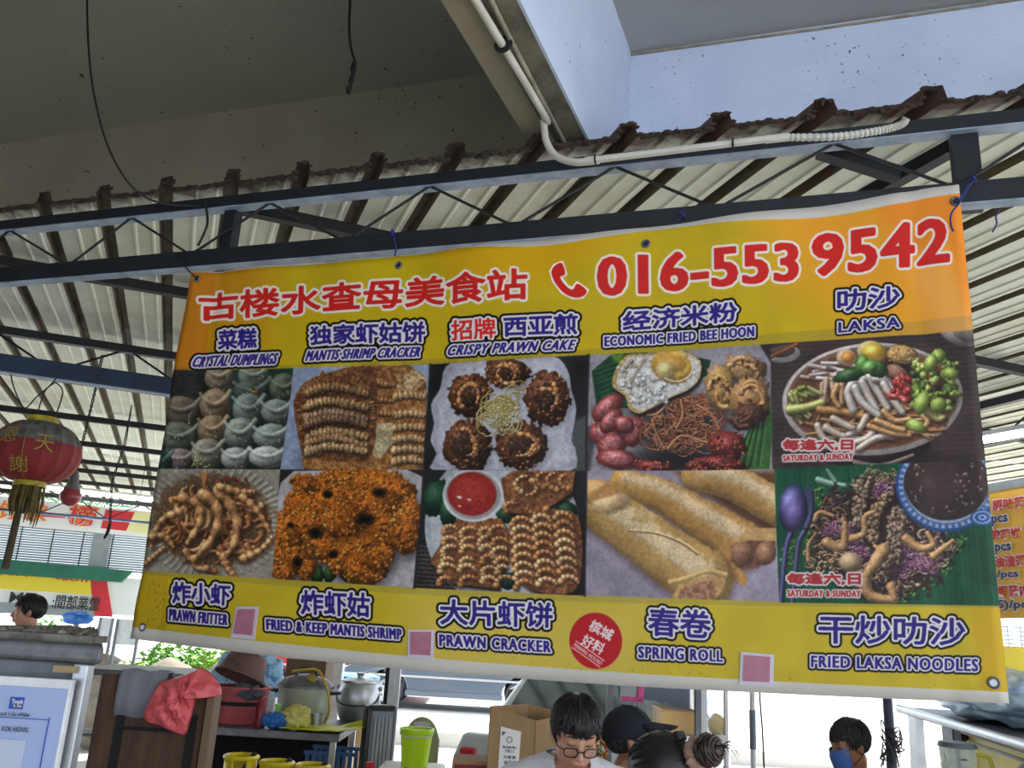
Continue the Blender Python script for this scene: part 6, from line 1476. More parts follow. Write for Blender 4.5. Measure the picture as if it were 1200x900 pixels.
t = T('red_cap_jar', 'small jar with a red screw cap at the bottom edge', 'jar', on(434, 4.5, 898), 4.5, 0)
zz = lz(434, 893, 4.5); g = MB(); g.lathe([(0, 0), (.05, 0), (.05, zz-.05), (.02, zz-.03)], 18); g.build('jar', MT['white_paint'], t, smooth=True); g = MB(); g.lathe([(.02, zz-.03), (.022, zz), (0, zz)], 16); g.build('cap', MT['sign_red'], t, smooth=True)

# ---------------------------------------------------------------- glass display case behind the people
d = 4.3
gc = T('display_case', 'tall glass and aluminium display case behind the capped person', 'display case', on(775, d, 840), d); o0 = on(775, d, 840)
def pst_(px0, px1, m_, dd=0.0, z0=0, z1=2.05, th=.03, nm='post'):
    a = on(px0, d+dd, 840)-o0; b = on(px1, d+dd, 840)-o0; g = MB(); g.box((a, dd, z0), (b, dd+th, z1)); return g.build(nm, m_, gc, bevel=.002)
pst_(711, 718, MT['grey_paint']); pst_(744, 748, MT['grey_paint'], .45); pst_(815, 821, MT['grey_paint']); pst_(821.5, 829, MT['white_paint'], .0); pst_(849.5, 853.5, MT['white_paint'], .1)
def rail(px0, px1, z, dd=0, h=.025, m_=None): 
    a = on(px0, d+dd, 840)-o0; b = on(px1, d+dd, 840)-o0; g = MB(); g.box((a, dd, z-h), (b, dd+.03, z)); return g.build('rail', m_ or MT['aluminium'], gc)
zsf = lz(790, 862, d); rail(713, 816, zsf, 0); rail(713, 851, 2.05, 0); rail(829, 851, lz(838, 862, d), .02, .03, MT['white_paint'])
g = MB(); g.box((on(713, d, 840)-o0, .03, zsf-.02), (on(851, d, 840)-o0, .5, zsf-.005)); g.build('shelf', MT['aluminium'], gc)
g = MB(); g.box((on(713, d, 840)-o0, .0, 0), (on(851, d, 840)-o0, .48, .85)); g.build('base_cabinet', MT['grey_paint'], gc)
g = MB(); g.box((on(718, d, 840)-o0, .012, .86), (on(815, d, 840)-o0, .016, 2.03)); g.build('glass_pane', MT['glass'], gc)
g = MB(); g.box((on(829, d, 840)-o0, .05, .86), (on(850, d, 840)-o0, .054, 2.03)); g.build('glass_pane', MT['glass'], gc)
dc = d+.12; a, b, zl, zh = rect(776, 833, 818, 856, dc); c_ = (a+b)/2
t = T('yellow_crate', 'shallow orange-yellow plastic crate on the shelf of the display case', 'crate', c_, dc, zsf-.004)
g = MB(); W_ = (b-a)/2; H_ = zh-zsf
mat('crate_yellow', (236, 180, 24), .45, col2=(222, 160, 18), scale=6)
g.hexa([(-W_*.94, 0, 0), (W_*.94, 0, 0), (W_*.94, .004, 0), (-W_*.94, .004, 0), (-W_, 0, H_), (W_, 0, H_), (W_, .004, H_), (-W_, .004, H_)]); g.build('front', MT['crate_yellow'], t)
g = MB(); g.box((-W_*.94, 0, 0), (W_*.94, .26, .005)); g.build('bottom', MT['crate_yellow'], t)
g = MB(); g.box((-W_, .26, 0), (W_, .264, H_)); g.build('back', MT['crate_yellow'], t)
for s_ in (-1, 1): g = MB(); g.box((s_*W_-.002, 0, 0), (s_*W_+.002, .26, H_)); g.build('side', MT['crate_yellow'], t)
g = MB(); g.tube([(-W_, 0, H_), (W_, 0, H_), (W_, .26, H_), (-W_, .26, H_)], .006, 6, closed=True); g.build('rim', MT['crate_yellow'], t)
dc = d+.3; a, b, zl, zh = rect(754, 806, 816, 826, dc); c_ = (a+b)/2
t = T('blue_tarp', 'folded dark blue tarpaulin hanging inside the display case', 'tarp', c_, dc, 0)
g = MB(); vs = []; N_ = 16
for j in range(5):
    for i in range(N_+1):
        f_ = i/N_; x_ = (a-c_)+(b-a)*f_; zz = (zh+.12)+(zl-(zh+.12)-.05*f_+.02)*(j/4)+.006*math.sin(i*1.7)*(j == 4); vs.append((x_, .012*math.sin(i*1.1+j), zz))
g.add(vs, [(j*(N_+1)+i, j*(N_+1)+i+1, (j+1)*(N_+1)+i+1, (j+1)*(N_+1)+i) for j in range(4) for i in range(N_)]); g.build('tarp', mat('tarp_blue', (52, 76, 110), .6, col2=(38, 58, 90), scale=9), t, smooth=True, solid=.006)
g = MB(); g.bar((a-c_-.25, 0, zh+.13), (b-c_+.2, 0, zh+.13), .02, .02); g.build('rail', MT['aluminium'], t)
dc = d+.2; a, b, zl, zh = rect(833, 845, 848, 859, dc); c_ = (a+b)/2; t = T('cream_bread', 'cream coloured loaf bag in the right compartment of the display case', 'bread', c_, dc, zsf-.004)
crumple(.05, mat('bread', (212, 190, 130), .7, col2=(196, 168, 104), scale=9), 'bag', t, .2, 2, 3, (.9, .7, 1), 4, (0, 0, .045))
# pink dustpan clipped on the case
d2 = 4.27; a, b, zl, zh = rect(727, 806, 755, 822, d2); c_ = (a+b)/2
t = T('pink_dustpan', 'pink and white plastic dustpan hanging below the banner hem', 'dustpan', c_, d2, zl)
mat('pink_plastic', (196, 44, 124), .4); H_ = zh-zl
for p in ([(-.055, 0), (.05, 0), (.05, .02), (-.05, .02)], [(.02, .0), (.05, 0), (.058, H_+.05), (.03, H_+.05)]):
    g = MB(); g.prism(p, lambda q: Vector((q[0], -.01, q[1])), lambda q: Vector((q[0], .02, q[1]))); g.build('rim', MT['pink_plastic'], t, bevel=.003)
g = MB(); g.box((-.055, .0, .02), (.025, .008, H_+.05)); g.build('pan', MT['shutter'], t)
g = MB(); g.tube([(.045, 0, H_+.05), (.05, 0, H_+.25), (.05, .02, 2.045-zl)], .006, 6); g.build('hanging_wire', mat('teal_cord', (60, 110, 100), .6), t)
# fruit or drink cans seen between the boy and the cap
d = 4.18; a, b, zl, zh = rect(697, 856, 710, 890, d); t = T('sweet_jars', 'pile of small red, yellow and green sweets packets between the boy and the cap', 'sweets', (a+b)/2, d, zl)
cols = [mat('sw_red', (200, 60, 50), .5), mat('sw_yel', (226, 196, 70), .5), mat('sw_grn', (80, 150, 70), .5)]
for k in range(3):
    g = MB()
    for j in range(60): g.ball((R.uniform(-.045, .04), R.uniform(0, .06), R.uniform(0, zh-zl)), R.uniform(.005, .008), 5, 4)
    o = g.build('packets', cols[k], t); o['kind'] = 'stuff'
g = MB(); g.box((-.05, -.0, -zl), (.045, .07, 0)); g.build('stand', MT['grey_paint'], t)

# ---------------------------------------------------------------- cars on the road
mat('car_grey', (84, 96, 112), .3, .3, coat=.6); mat('car_white', (196, 202, 210), .3, .1, coat=.6); mat('car_red', (150, 34, 40), .35, .1, coat=.6)
mat('tyre', (62, 66, 74), .85); mat('hub', (190, 194, 200), .35, .4); mat('car_glass', (60, 78, 88), .08, 0, spec=.8); mat('tail_red', (206, 50, 60), .25); mat('chrome', (210, 214, 220), .2, .9)
def car(label, px, d, body, rot=0, flip=1, L=4.2, z0=0):
    """side-on saloon: local x along the car, nose towards -x*flip"""
    t = T('car', label, 'car', on(px, d, 820), d, z0, rot=rot)
    wb_ = 2.5; wr = .31; W2 = .82
    f_ = flip
    prof_ = [(-2.05, .3), (-2.1, .5), (-2.05, .68), (-1.9, .76), (-1.05, .86), (-.55, 1.3), (-.2, 1.4), (.6, 1.4), (1.0, 1.3), (1.45, .98), (2.02, .95), (2.1, .8), (2.12, .5), (2.05, .3)]
    low = [(1.25+.38, .3)]+[(1.25+.38*math.cos(a), .3+.38*math.sin(a)) for a in [math.pi*k/8 for k in range(9)]]+[(-1.25+.38*math.cos(a), .3+.38*math.sin(a)) for a in [math.pi*k/8 for k in range(9)]]+[(-1.25-.38, .3)]
    poly = prof_[:1]; full = prof_+low[1:]
    g = MB(); ins = lambda p: W2-(.16 if p[1] > 1.2 else (.05 if p[1] > .9 else 0))
    g.prism(full, lambda p: Vector((p[0]*f_, -ins(p), p[1])), lambda p: Vector((p[0]*f_, ins(p), p[1])))
    g.build('body', body, t, bevel=.03)
    for s_ in (-1, 1):
        for win in ([(-.98, .9), (-.55, 1.26), (.02, 1.31), (.02, .9)], [(.1, .9), (.1, 1.31), (.58, 1.3), (.95, 1.2), (1.2, .95)]):
            g = MB(); g.prism(win, lambda p: Vector((p[0]*f_, s_*(ins(p)-.0 if p[1] < 1.2 else ins(p))-s_*.02, p[1])), lambda p: Vector((p[0]*f_, s_*(ins(p)+.012), p[1]))); g.build('side_window', MT['car_glass'], t)
        g = MB(); g.box((-1.6, s_*W2-(.0 if s_ > 0 else .015), .56), (1.6, s_*W2+(.015 if s_ > 0 else 0), .60)); g.build('trim_strip', MT['chrome'], t)
        g = MB(); g.box((-.9, s_*W2-(.0 if s_ > 0 else .03), .24), (.9, s_*W2+(.03 if s_ > 0 else 0), .34)); g.build('sill', body, t)
        for xw in (-1.25, 1.25):
            Mw = Matrix.Translation((xw*f_, s_*(W2-.1), wr)) @ Matrix.Rotation(-s_*math.pi/2, 4, 'X') @ Matrix.Rotation(.3, 4, 'Z')
            g = MB(); g.lathe([(wr*.62, -.09), (wr*.95, -.09), (wr, -.06), (wr, .07), (wr*.95, .1), (wr*.64, .105)], 36, M=Mw.copy() @ Matrix.Scale(-1, 4, (0, 0, 1)) if False else Mw); wh = g.build('tyre', MT['tyre'], t, smooth=True)
            g = MB(); g.lathe([(wr*.66, .09), (wr*.6, .07), (.05, .095), (0, .1)], 36, M=Mw); g.build('hubcap', MT['hub'], t, smooth=True)
            for k in range(7):
                an = k*2*math.pi/7; g = MB(); q = Vector((wr*.42*math.cos(an), wr*.42*math.sin(an), .087)); e1 = Vector((math.cos(an), math.sin(an), 0)); e2 = Vector((-math.sin(an), math.cos(an), 0))
                g.prism([(.03, 0), (-.025, .022), (-.025, -.022)], lambda p: Mw @ (q+e1*p[0]+e2*p[1]-Vector((0, 0, .01))), lambda p: Mw @ (q+e1*p[0]+e2*p[1]+Vector((0, 0, .008)))); g.build('hub_slot', MT['ink'], t)
    for nm, x_, z_, m_ in (('headlamp', -2.06, .64, 'chrome'), ('tail_lamp', 2.06, .8, 'tail_red')):
        for s_ in (-1, 1): g = MB(); g.box((x_*f_-.05, s_*.70-.06, z_-.1), (x_*f_+.05, s_*.70+.06, z_+.06)); g.build(nm, MT[m_], t, bevel=.02, seg=3)
    for x_, q in ((-2.1, 'bumper'), (2.12, 'bumper')): g = MB(); g.box((min(x_*f_-.08, x_*f_+.06), -.8, .32), (max(x_*f_-.08, x_*f_+.06), .8, .52)); g.build(q, body, t, bevel=.04, seg=3)
    for za, zb_, xa, xb_ in ((.9, 1.34, -1.08, -.5), (.98, 1.32, 1.46, .98)):
        g = MB(); g.hexa([Vector((xa*f_, -.66, za+.0)), Vector((xa*f_, .66, za)), Vector(((xa+(.03 if xa > 0 else -.03))*f_, .66, za+.02)), Vector(((xa+(.03 if xa > 0 else -.03))*f_, -.66, za+.02)), Vector((xb_*f_, -.58, zb_)), Vector((xb_*f_, .58, zb_)), Vector(((xb_+(.03 if xa > 0 else -.03))*f_, .58, zb_+.02)), Vector(((xb_+(.03 if xa > 0 else -.03))*f_, -.58, zb_+.02))]); g.build('windscreen', MT['car_glass'], t)
    return t
dA = 17.8
car('blue-grey saloon car seen side-on across the road under the banner', (605+462)/2, dA, MT['car_grey'], 0, 1, z0=.2)
t_ = car('dark red car parked farther left behind the aluminium pot', 392, 19.5, MT['car_red'], 0, 1, z0=.2)
dB = 6.6; xt = on(530, dB, 850)
c1 = car('silver saloon car with red tail lamp, nearest, behind the open carton', 533, dB, MT['car_white'], 1.25, -1)
ca_, sa_ = math.cos(1.25), math.sin(1.25); c1.location = fw((xt+2.12*ca_+.82*sa_, dB+2.12*sa_-.82*ca_, 0)); 

# ---------------------------------------------------------------- poles and the right-hand stall
d = 6.2; t = T('thin_pole', 'thin grey pole with a black grip standing in the bright gap', 'pole', on(882, d, 850), d)
g = MB(); g.tube([(0, 0, 0), (0, 0, 2.4)], .018, 10); g.build('pole', MT['white_paint'], t, smooth=True)
g = MB(); g.tube([(0, 0, lz(882, 878, d)), (0, 0, lz(882, 832, d))], .022, 10); g.build('grip', MT['grey_paint'], t, smooth=True)
g = MB(); g.tube(spl([(.03, -.02, 2.4), (.045, -.02, 1.4), (.06, -.02, 1.1), (.07, -.02, .6)], 6), .006, 6); g.build('string', MT['ink'], t, smooth=True)
d = 5.6; t = T('wrapped_pole', 'dark pole with a ball of tangled wire knotted round it', 'pole', on(1043, d, 860), d)
g = MB(); g.tube([(0, 0, 0), (.0, 0, 1.1), (-.005, 0, 1.5), (0, 0, 3.2)], [.032, .03, .028, .03], 12); g.build('pole', mat('pole_dark', (60, 66, 92), .7, col2=(40, 44, 60), scale=14), t, smooth=True)
g = MB(); zk = lz(1043, 868, d)
for k in range(46):
    a_ = R.uniform(0, 6.28); h0 = R.uniform(-.1, .08); rr_ = R.uniform(.035, .085); g.tube(spl([(.03*math.cos(a_), .03*math.sin(a_), zk+h0), (rr_*math.cos(a_+.5), rr_*math.sin(a_+.5), zk+h0+R.uniform(-.04, .04)), (rr_*.9*math.cos(a_+1.2), rr_*.9*math.sin(a_+1.2), zk+h0-R.uniform(.02, .09))], 3), .004, 4)
o = g.build('tangled_wire', MT['ink'], t); o['kind'] = 'stuff'
# stall frame: long edge running towards the camera
E0 = at(1055, 828, 5.3); zE = E0.z
E1 = atz(1215, 874, zE)
dE = (E1-E0); dE.z = 0; LE = dE.length; dE.normalize(); aE = math.atan2(dE.y, dE.x)
st = thing('stall_frame', 'aluminium framed stall at the right edge with a yellow back panel', 'stall', (E0.x, E0.y, 0), aE)
# local x runs towards the camera along the edge; local +y is the stall side
g = MB(); g.box((0, 0, zE-.03), (LE, .9, zE)); g.build('top_board', MT['stainless_dull'], st)
g = MB(); g.tube([(0, -.01, zE-.01), (LE, -.01, zE-.01)], .022, 10); g.build('edge_pipe', MT['aluminium'], st, smooth=True)
def along(px, py):
    r = ray(px, py); nE = Vector((-dE.y, dE.x, 0)); k = (E0-EYE).dot(nE)/r.dot(nE); p = EYE+r*k; return (p-E0).dot(dE), p.z
for p0, p1, m_ in ((1065, 1074, MT['aluminium']), (1104, 1116, MT['stainless_dull'])):
    a_ = along(p0, 860)[0]; b_ = along(p1, 860)[0]; g = MB(); g.box((a_, 0, 0), (b_, .04, zE-.03)); g.build('post', m_, st)
g = MB(); a_ = along(1118, 860)[0]; b_ = along(1126, 860)[0]; g.box((a_, .0, 0), (b_, .06, zE-.03)); g.build('dark_post', MT['steel_black'], st)
mat('panel_yellow', (236, 214, 20), .4, col2=(226, 190, 16), scale=5)
g = MB(); g.box((b_, .032, .5), (LE+.6, .045, zE-.03)); g.build('yellow_panel', MT['panel_yellow'], st)
g = MB(); g.box((b_, .0, zE-.04), (LE+.6, .03, zE-.03)); g.build('beam', MT['stainless_dull'], st)
g = MB(); za_ = along(1150, 856); 
for k in range(1):
    g = MB(); g.box((along(1140, 850)[0], -.03-.012*k, zE-.064-.016*k), (LE+.5, -.012*k-.02, zE-.054-.016*k)); g.build('slat', MT['stainless_dull'], st)
g = MB(); g.box((b_, .05, .6), (LE+.6, .5, .63)); g.build('counter', MT['panel_yellow'], st)
# jug (blender) standing there
jx, jz = along(1120, 872); jr = .075
d = 3.6; t = T('blender_jug', 'clear blender jug with a dark lid in front of the yellow panel', 'jug', on(1122, d, 880), d, 0)
ztj = lz(1122, 869, d); g = MB(); g.lathe([(.05, ztj-.26), (.068, ztj-.02), (.064, ztj-.02), (.046, ztj-.25), (0, ztj-.25)], 24); g.build('jug', mat('clear_plastic', (200, 214, 206), .15, trans=.6, alpha=.55), t, smooth=True)
g = MB(); g.lathe([(0, ztj), (.066, ztj-.002), (.072, ztj-.02), (0, ztj-.021)], 24); g.build('lid', mat('lid_grey', (90, 100, 104), .5), t, smooth=True)
g = MB(); g.lathe([(0, 0), (.09, 0), (.09, ztj-.34), (.055, ztj-.26), (0, ztj-.26)], 24); g.build('base', MT['white_paint'], t, smooth=True)
for k in range(4): g = MB(); z_ = ztj-.06-.04*k; g.box((-.02, -.068+.003*k, z_), (.0, -.062+.003*k, z_+.004)); g.build('scale_mark', MT['ink'], t)
g = MB(); g.tube(spl([(.06, -.02, ztj-.04), (.11, -.03, ztj-.06), (.11, -.03, ztj-.18), (.055, -.02, ztj-.22)], 5), .008, 8); g.build('handle', mat('lime_handle', (190, 190, 60), .4), t, smooth=True)
t = thing('yellow_mangoes', 'heap of yellow fruit on the counter before the yellow panel', 'fruit', st.location+Vector((0, 0, 0)), aE)
for k in range(14):
    x_ = along(1150+R.uniform(0, 40), 890)[0]; g = MB(); g.ball((x_+R.uniform(-.05, .05), .28+R.uniform(-.1, .1), .70+R.choice((0, .07))), (.06, .045, .05), 12, 8); g.build('mango', mat('mango', (232, 190, 40), .45, col2=(214, 160, 30), scale=8), t, smooth=True)
t = T('steel_ladle', 'rounded steel ladle bowl at the lower right edge', 'ladle', on(1197, 2.9, 892), 2.9, 0)
g = MB(); zz = lz(1197, 893, 2.9); g.lathe([(0, 0), (.012, .003), (.03, .02), (.036, .045), (.034, .047)], 20, M=Matrix.Translation((0, 0, zz-.02)) @ Matrix.Rotation(1.9, 4, 'X')); g.build('bowl', MT['stainless_dull'], t, smooth=True)
g = MB(); g.tube([(0, 0, zz-.01), (.02, .02, zz-.5), (.02, .02, 0)], .005, 6); g.build('handle', MT['stainless_dull'], t)
# plastic sheet bundle on top of the stall
t = thing('plastic_sheet', 'translucent pale blue plastic sheet heaped on the right stall top', 'sheet', E0+dE*.75+Vector((0, 0, .0)), aE)
mat('pale_blue_plastic', (186, 210, 228), .35, col2=(128, 162, 196), scale=5, lo=.45, hi=.75, coat=.3)
crumple(.3, MT['pale_blue_plastic'], 'sheet', t, .22, 2.4, 5, (2.3, .8, .42), 6, (.2, .26, .12))
t = thing('yellow_box', 'yellow painted box with a pale sticker on the right stall top', 'box', E0+dE*1.0, aE)
yb = [loc(1176, 757, 4.4), loc(1260, 790, 4.4)]
t.location = fw((loc(1215, 780, 4.4).x, 4.4, zE)); t.rotation_euler = (0, 0, YAW-.2); PM[t.name] = Matrix.Translation(t.location) @ Matrix.Rotation(YAW-.2, 4, 'Z')
hb = loc(1180, 757, 4.4).z-zE; g = MB(); g.box((-.17, 0, 0), (.2, .3, hb)); g.build('box', MT['panel_yellow'], t, bevel=.004)
g = MB(); g.box((-.15, -.003, hb*.3), (.1, 0, hb*.55)); g.build('pale_label', mat('label_teal', (170, 206, 206), .5, col2=(60, 130, 120), scale=30, lo=.5, hi=.6), t)
g = MB(); 
for k in range(5): g = MB(); z_ = hb+.012+k*.02; g.tube([(-.17, .02, z_), (.2, .02, z_)], .003, 5); g.build('rack_wire', MT['white_paint'], t)
for k in range(7): g = MB(); x_ = -.17+k*.06; g.tube([(x_, .02, hb), (x_, .02, hb+.1)], .003, 5); g.build('rack_wire', MT['white_paint'], t)
# menu sign on the right
VM = 4.6
mn = thing('menu_sign', 'yellow menu sign with red characters and navy prices at the right edge', 'sign', atv(1180, 650, VM))
f4 = [atv(x, y, VM) for x, y in ((1120, 580), (1290, 549), (1290, 722), (1120, 726))]; g = MB(); g.hexa(f4+[p+VV*.01 for p in f4]); g.build('sign_board', MT['sign_gold'], mn, world=True)
f4 = [atv(x, y, VM-.004) for x, y in ((1120, 574), (1290, 543), (1290, 553), (1120, 584))]; g = MB(); g.hexa(f4+[p+VV*.01 for p in f4]); g.build('top_strip', MT['shutter'], mn, world=True)
for rows in ((('原味薄饼', 1164, 598, 589, 'ink_red'), ('pcs', 1163, 615, 608, 'ink_navy')), (('煎薄饼', 1162, 632, 624, 'ink_red'), ('pcs', 1167, 648, 641, 'ink_navy')), (('油渣薄饼', 1166, 664, 655, 'ink_red'), ('/pcs', 1169, 678, 671, 'ink_navy')), (('虾菇肉薄', 1170, 698, 689, 'ink_red'), ('5)/pcs', 1170, 714, 706, 'ink_navy'))):
    for s_, px, py, ytop, m_ in rows:
        a_ = atv(px, py+2, VM-.008); h_ = atv(px, ytop-3, VM).z-atv(px, py+2, VM).z
        w_ = h_*(1.05*len(s_) if m_ == 'ink_red' else .62*len(s_)); up_ = Vector((0, 0, 1))
        text_mesh('lettering', s_, MT['print_white'], mn, a_-UU*(-.006)-up_*.006, -UU, up_, w_+.012, h_+.012, .07, depth=.001)
        text_mesh('lettering', s_, MT[m_], mn, a_, -UU, up_, w_, h_, .03, depth=.004)
# ---------------------------------------------------------------- people
def cap_chain(g, pts, rs, n=12):
    """tapering limb with round ends"""
    P = [Vector(p) for p in pts]
    g.tube(spl(P, 4), [a for a in np.interp(np.arange(len(spl(P, 4)))/4, np.arange(len(P)), rs)], n)
    for p, r in zip(P, rs): g.ball(p, r*.995, n, 8)
def fused(g, voxel, smooth_it=4, cut=None):
    """melt overlapping volumes into one continuous skin, evaluated to a plain mesh"""
    me = bpy.data.meshes.new('tmp'); me.from_pydata(g.v, [], g.f); o = bpy.data.objects.new('tmp', me); C.objects.link(o)
    k = o.modifiers.new('r', 'REMESH'); k.mode = 'VOXEL'; k.voxel_size = voxel
    k = o.modifiers.new('s', 'SMOOTH'); k.iterations = smooth_it; k.factor = .5
    dg = bpy.context.evaluated_depsgraph_get(); dg.update(); ev = o.evaluated_get(dg); m2 = ev.to_mesh()
    vs = [tuple(v.co) for v in m2.vertices]; fs = [tuple(p.vertices) for p in m2.polygons]; ev.to_mesh_clear()
    bpy.data.objects.remove(o); bpy.data.meshes.remove(me)
    if cut:
        keep = [not cut(Vector(v)) for v in vs]; fs = [f for f in fs if all(keep[i] for i in f)]
        used = sorted({i for f in fs for i in f}); mp = {a: b for b, a in enumerate(used)}; vs = [vs[i] for i in used]; fs = [tuple(mp[i] for i in f) for f in fs]
    r = MB(); r.v = vs; r.f = fs; return r
def raw(g, name, m, parent, solid=0):
    me = bpy.data.meshes.new(name); me.from_pydata(g.v, [], g.f); me.materials.append(m); me.shade_smooth()
    o = bpy.data.objects.new(name, me); C.objects.link(o); o.parent = parent; PM[o.name] = PM[parent.name].copy()
    if solid: k = o.modifiers.new('solid', 'SOLIDIFY'); k.thickness = solid; k.offset = 1
    return o
def hand(g, w, d, up, side=1):
    """palm and five bent fingers from the wrist w, pointing along d"""
    d = Vector(d).normalized(); up = Vector(up); sd_ = d.cross(up).normalized(); up = sd_.cross(d).normalized()
    g.ball(w+d*.045, (.036, .036, .036), 10, 7, M=Matrix((sd_, d, up)).transposed() @ Matrix.Diagonal((1.05, 1.25, .45)))
    for k, (l_, o_) in enumerate(((.062, -.029), (.075, -.010), (.07, .010), (.055, .028))):
        a = w+d*.078+sd_*o_; b = a+d*l_*.5-up*l_*.12; c = b+d*l_*.3-up*l_*.35; cap_chain(g, [a-d*.01, a, b, c], [.0095, .009, .0085, .0075], 8)
    a = w+d*.03+sd_*(-.034*side); cap_chain(g, [a, a+d*.03-sd_*.022*side-up*.008, a+d*.055-sd_*.024*side-up*.018], [.012, .0105, .0085], 8)
def human(label, px, py, d, ztop, rot, pitch=0, sit=False, skin='skin', hair='hair_black', shirt='cloth_white', trousers='cloth_dark', vox=.0065, hs=1., style='short', glasses=False, mask=False, cap=False, seed=0, neckfwd=.03, vneck=False, roll=0, hairlen=1., drop=.30):
    RR = random.Random(seed)
    lx_ = lx(px, py, d); t = T('person', label, 'person', lx_, d, 0, rot=rot)
    HM = Matrix.Rotation(-pitch, 3, 'X') @ Matrix.Rotation(roll, 3, 'Y')    # negative x rotation tips the face (-y) down
    HM = Matrix.Rotation(pitch, 3, 'X') @ Matrix.Rotation(roll, 3, 'Y')
    hc = Vector((0, -neckfwd, ztop-.118*hs-.004))
    def H(p): return hc+HM @ (Vector(p)*hs)
    H3 = HM*hs
    zs = ztop-drop*hs; bw = .165 if hs < .98 else .18            # shoulder height, half width
    zh = .50 if sit else zs*.655                            # hips
    g = MB()
    # torso, neck
    B = MB()
    cap_chain(B, [(0, .02, zh), (0, .025, (zh+zs)/2), (0, .02, zs-.06)], [.115, .11, .12], 14)
    cap_chain(B, [(-.07, .02, zh), (-.075, .02, zs-.1)], [.09, .085]); cap_chain(B, [(.07, .02, zh), (.075, .02, zs-.1)], [.09, .085])
    for s_ in (-1, 1): cap_chain(B, [(0, .025, zs-.02), (s_*bw*.6, .02, zs-.035), (s_*bw, .015, zs-.06)], [.065, .056, .05])
    arms = []
    for s_ in (-1, 1):
        sh = (s_*bw, .015, zs-.06); el = (s_*(bw+.05), .03, zs-.32); wr = Vector((s_*(bw-.03), -.2, zs-.40))
        arms.append((sh, el, wr))
    def torso(G, grow, arm):
        for v in B.v: pass
        o = len(G.v); G.add(B.v, B.f)
        for sh, el, wr in arms: cap_chain(G, [sh, ((sh[0]+el[0])/2, .02, (sh[2]+el[2])/2), el], [.046, .043, .036]) if arm else None
    torso(g, 0, True)
    for (sh, el, wr), s_ in zip(arms, (-1, 1)):
        cap_chain(g, [el, (Vector(el)+wr)/2, wr], [.036, .032, .024]); hand(g, wr, Vector((-.2*s_, -1, -.25)), (0, 0, 1), s_)
    cap_chain(g, [(0, .015, zs-.05), (0, .0, zs+.02), H((0, .02, -.07))], [.056, .05*hs, .05*hs])
    # head
    hd = lambda c, r: g.ball(H(c), r, 20, 14, M=(H3).to_4x4())
    hd((0, .015, .03), (.074, .092, .084)); hd((0, -.028, -.03), (.058, .060, .080)); hd((0, -.04, -.085), (.032, .034, .026)); hd((0, -.02, .02), (.066, .066, .07))
    for s_ in (-1, 1):
        hd((s_*.038, -.052, -.022), (.026, .028, .028)); hd((s_*.030, -.070, .016), (.0165, .0135, .011)); hd((s_*.03, -.072, .036), (.024, .012, .007))
        hd((s_*.073, .012, -.012), (.008, .017, .029)); hd((s_*.078, .017, -.004), (.007, .014, .02)); hd((s_*.046, .0, -.062), (.014, .04, .024)); hd((s_*.0125, -.098, -.030), (.008, .009, .008))
    cap_chain(g, [H((0, -.080, .024)), H((0, -.094, -.004)), H((0, -.106, -.024))], [.008*hs, .0095*hs, .0115*hs], 10)
    hd((0, -.086, -.053), (.022, .010, .009)); hd((0, -.084, -.064), (.018, .010, .008))
    # legs
    L_ = MB(); feet = []
    for s_ in (-1, 1):
        hp = (s_*.085, .02, zh-.02)
        if sit: kn = (s_*.1, -.38, .47); an = (s_*.1, -.36, .08)
        else: kn = (s_*.09, .0, zh*.53); an = (s_*.09, .02, .08)
        cap_chain(g, [hp, kn, an], [.075, .05, .034]); cap_chain(g, [an, (an[0], an[1]-.06, .04), (an[0]*1.05, an[1]-.16, .026)], [.036, .034, .024])
        cap_chain(L_, [hp, ((hp[0]+kn[0])/2, (hp[1]+kn[1])/2, (hp[2]+kn[2])/2), kn, ((kn[0]+an[0])/2, (kn[1]+an[1])/2, (kn[2]+an[2])/2), (an[0], an[1], an[2]+.02)], [.095, .082, .066, .058, .052]); feet.append(an)
    cap_chain(L_, [(-.07, .02, zh+.0), (.07, .02, zh+.0)], [.105, .105])
    raw(fused(g, vox, 3), 'body', MT[skin], t)
    raw(fused(L_, .012, 3), 'trousers', MT[trousers], t)
    for an in feet:
        S_ = MB(); cap_chain(S_, [(an[0], an[1]+.02, .045), (an[0], an[1]-.07, .045), (an[0]*1.05, an[1]-.18, .036)], [.046, .046, .035]); S_ = fused(S_, .01, 2); raw(S_, 'shoe', MT['cloth_dark'], t)
    G = MB()
    for v in [0]: pass
    inf = [Vector(v) for v in B.v]
    G.add(B.v, B.f)
    for sh, el, wr in arms: cap_chain(G, [sh, ((sh[0]*.6+el[0]*.4), .02, (sh[2]*.6+el[2]*.4))], [.060, .058])
    cap_chain(G, [(0, .03, zs-.03), (0, .02, zs-.1)], [.075, .09])
    S_ = fused(G, .009, 3)
    # push the cloth off the body and open the neckline
    me = bpy.data.meshes.new('q'); me.from_pydata(S_.v, [], S_.f); me.update(); S_.v = [tuple(v.co+v.normal*.012) for v in me.vertices]; bpy.data.meshes.remove(me)
    vd = .13 if vneck else .03
    def cut(p): 
        if p.z < zh-.06: return True
        if p.y < .01 and abs(p.x) < .052 and p.z > zs+.02-vd*(1-abs(p.x)/.06): return True
        return math.hypot(p.x, p.y-.01) < .068 and p.z > zs-.015
    keep = [not cut(Vector(v)) for v in S_.v]; fs = [f for f in S_.f if all(keep[i] for i in f)]
    used = sorted({i for f in fs for i in f}); mp = {a: b for b, a in enumerate(used)}; S2 = MB(); S2.v = [S_.v[i] for i in used]; S2.f = [tuple(mp[i] for i in f) for f in fs]
    raw(S2, 'shirt', MT[shirt], t, .003)
    # features
    lipm = mat('lip', (168, 98, 88), .5)
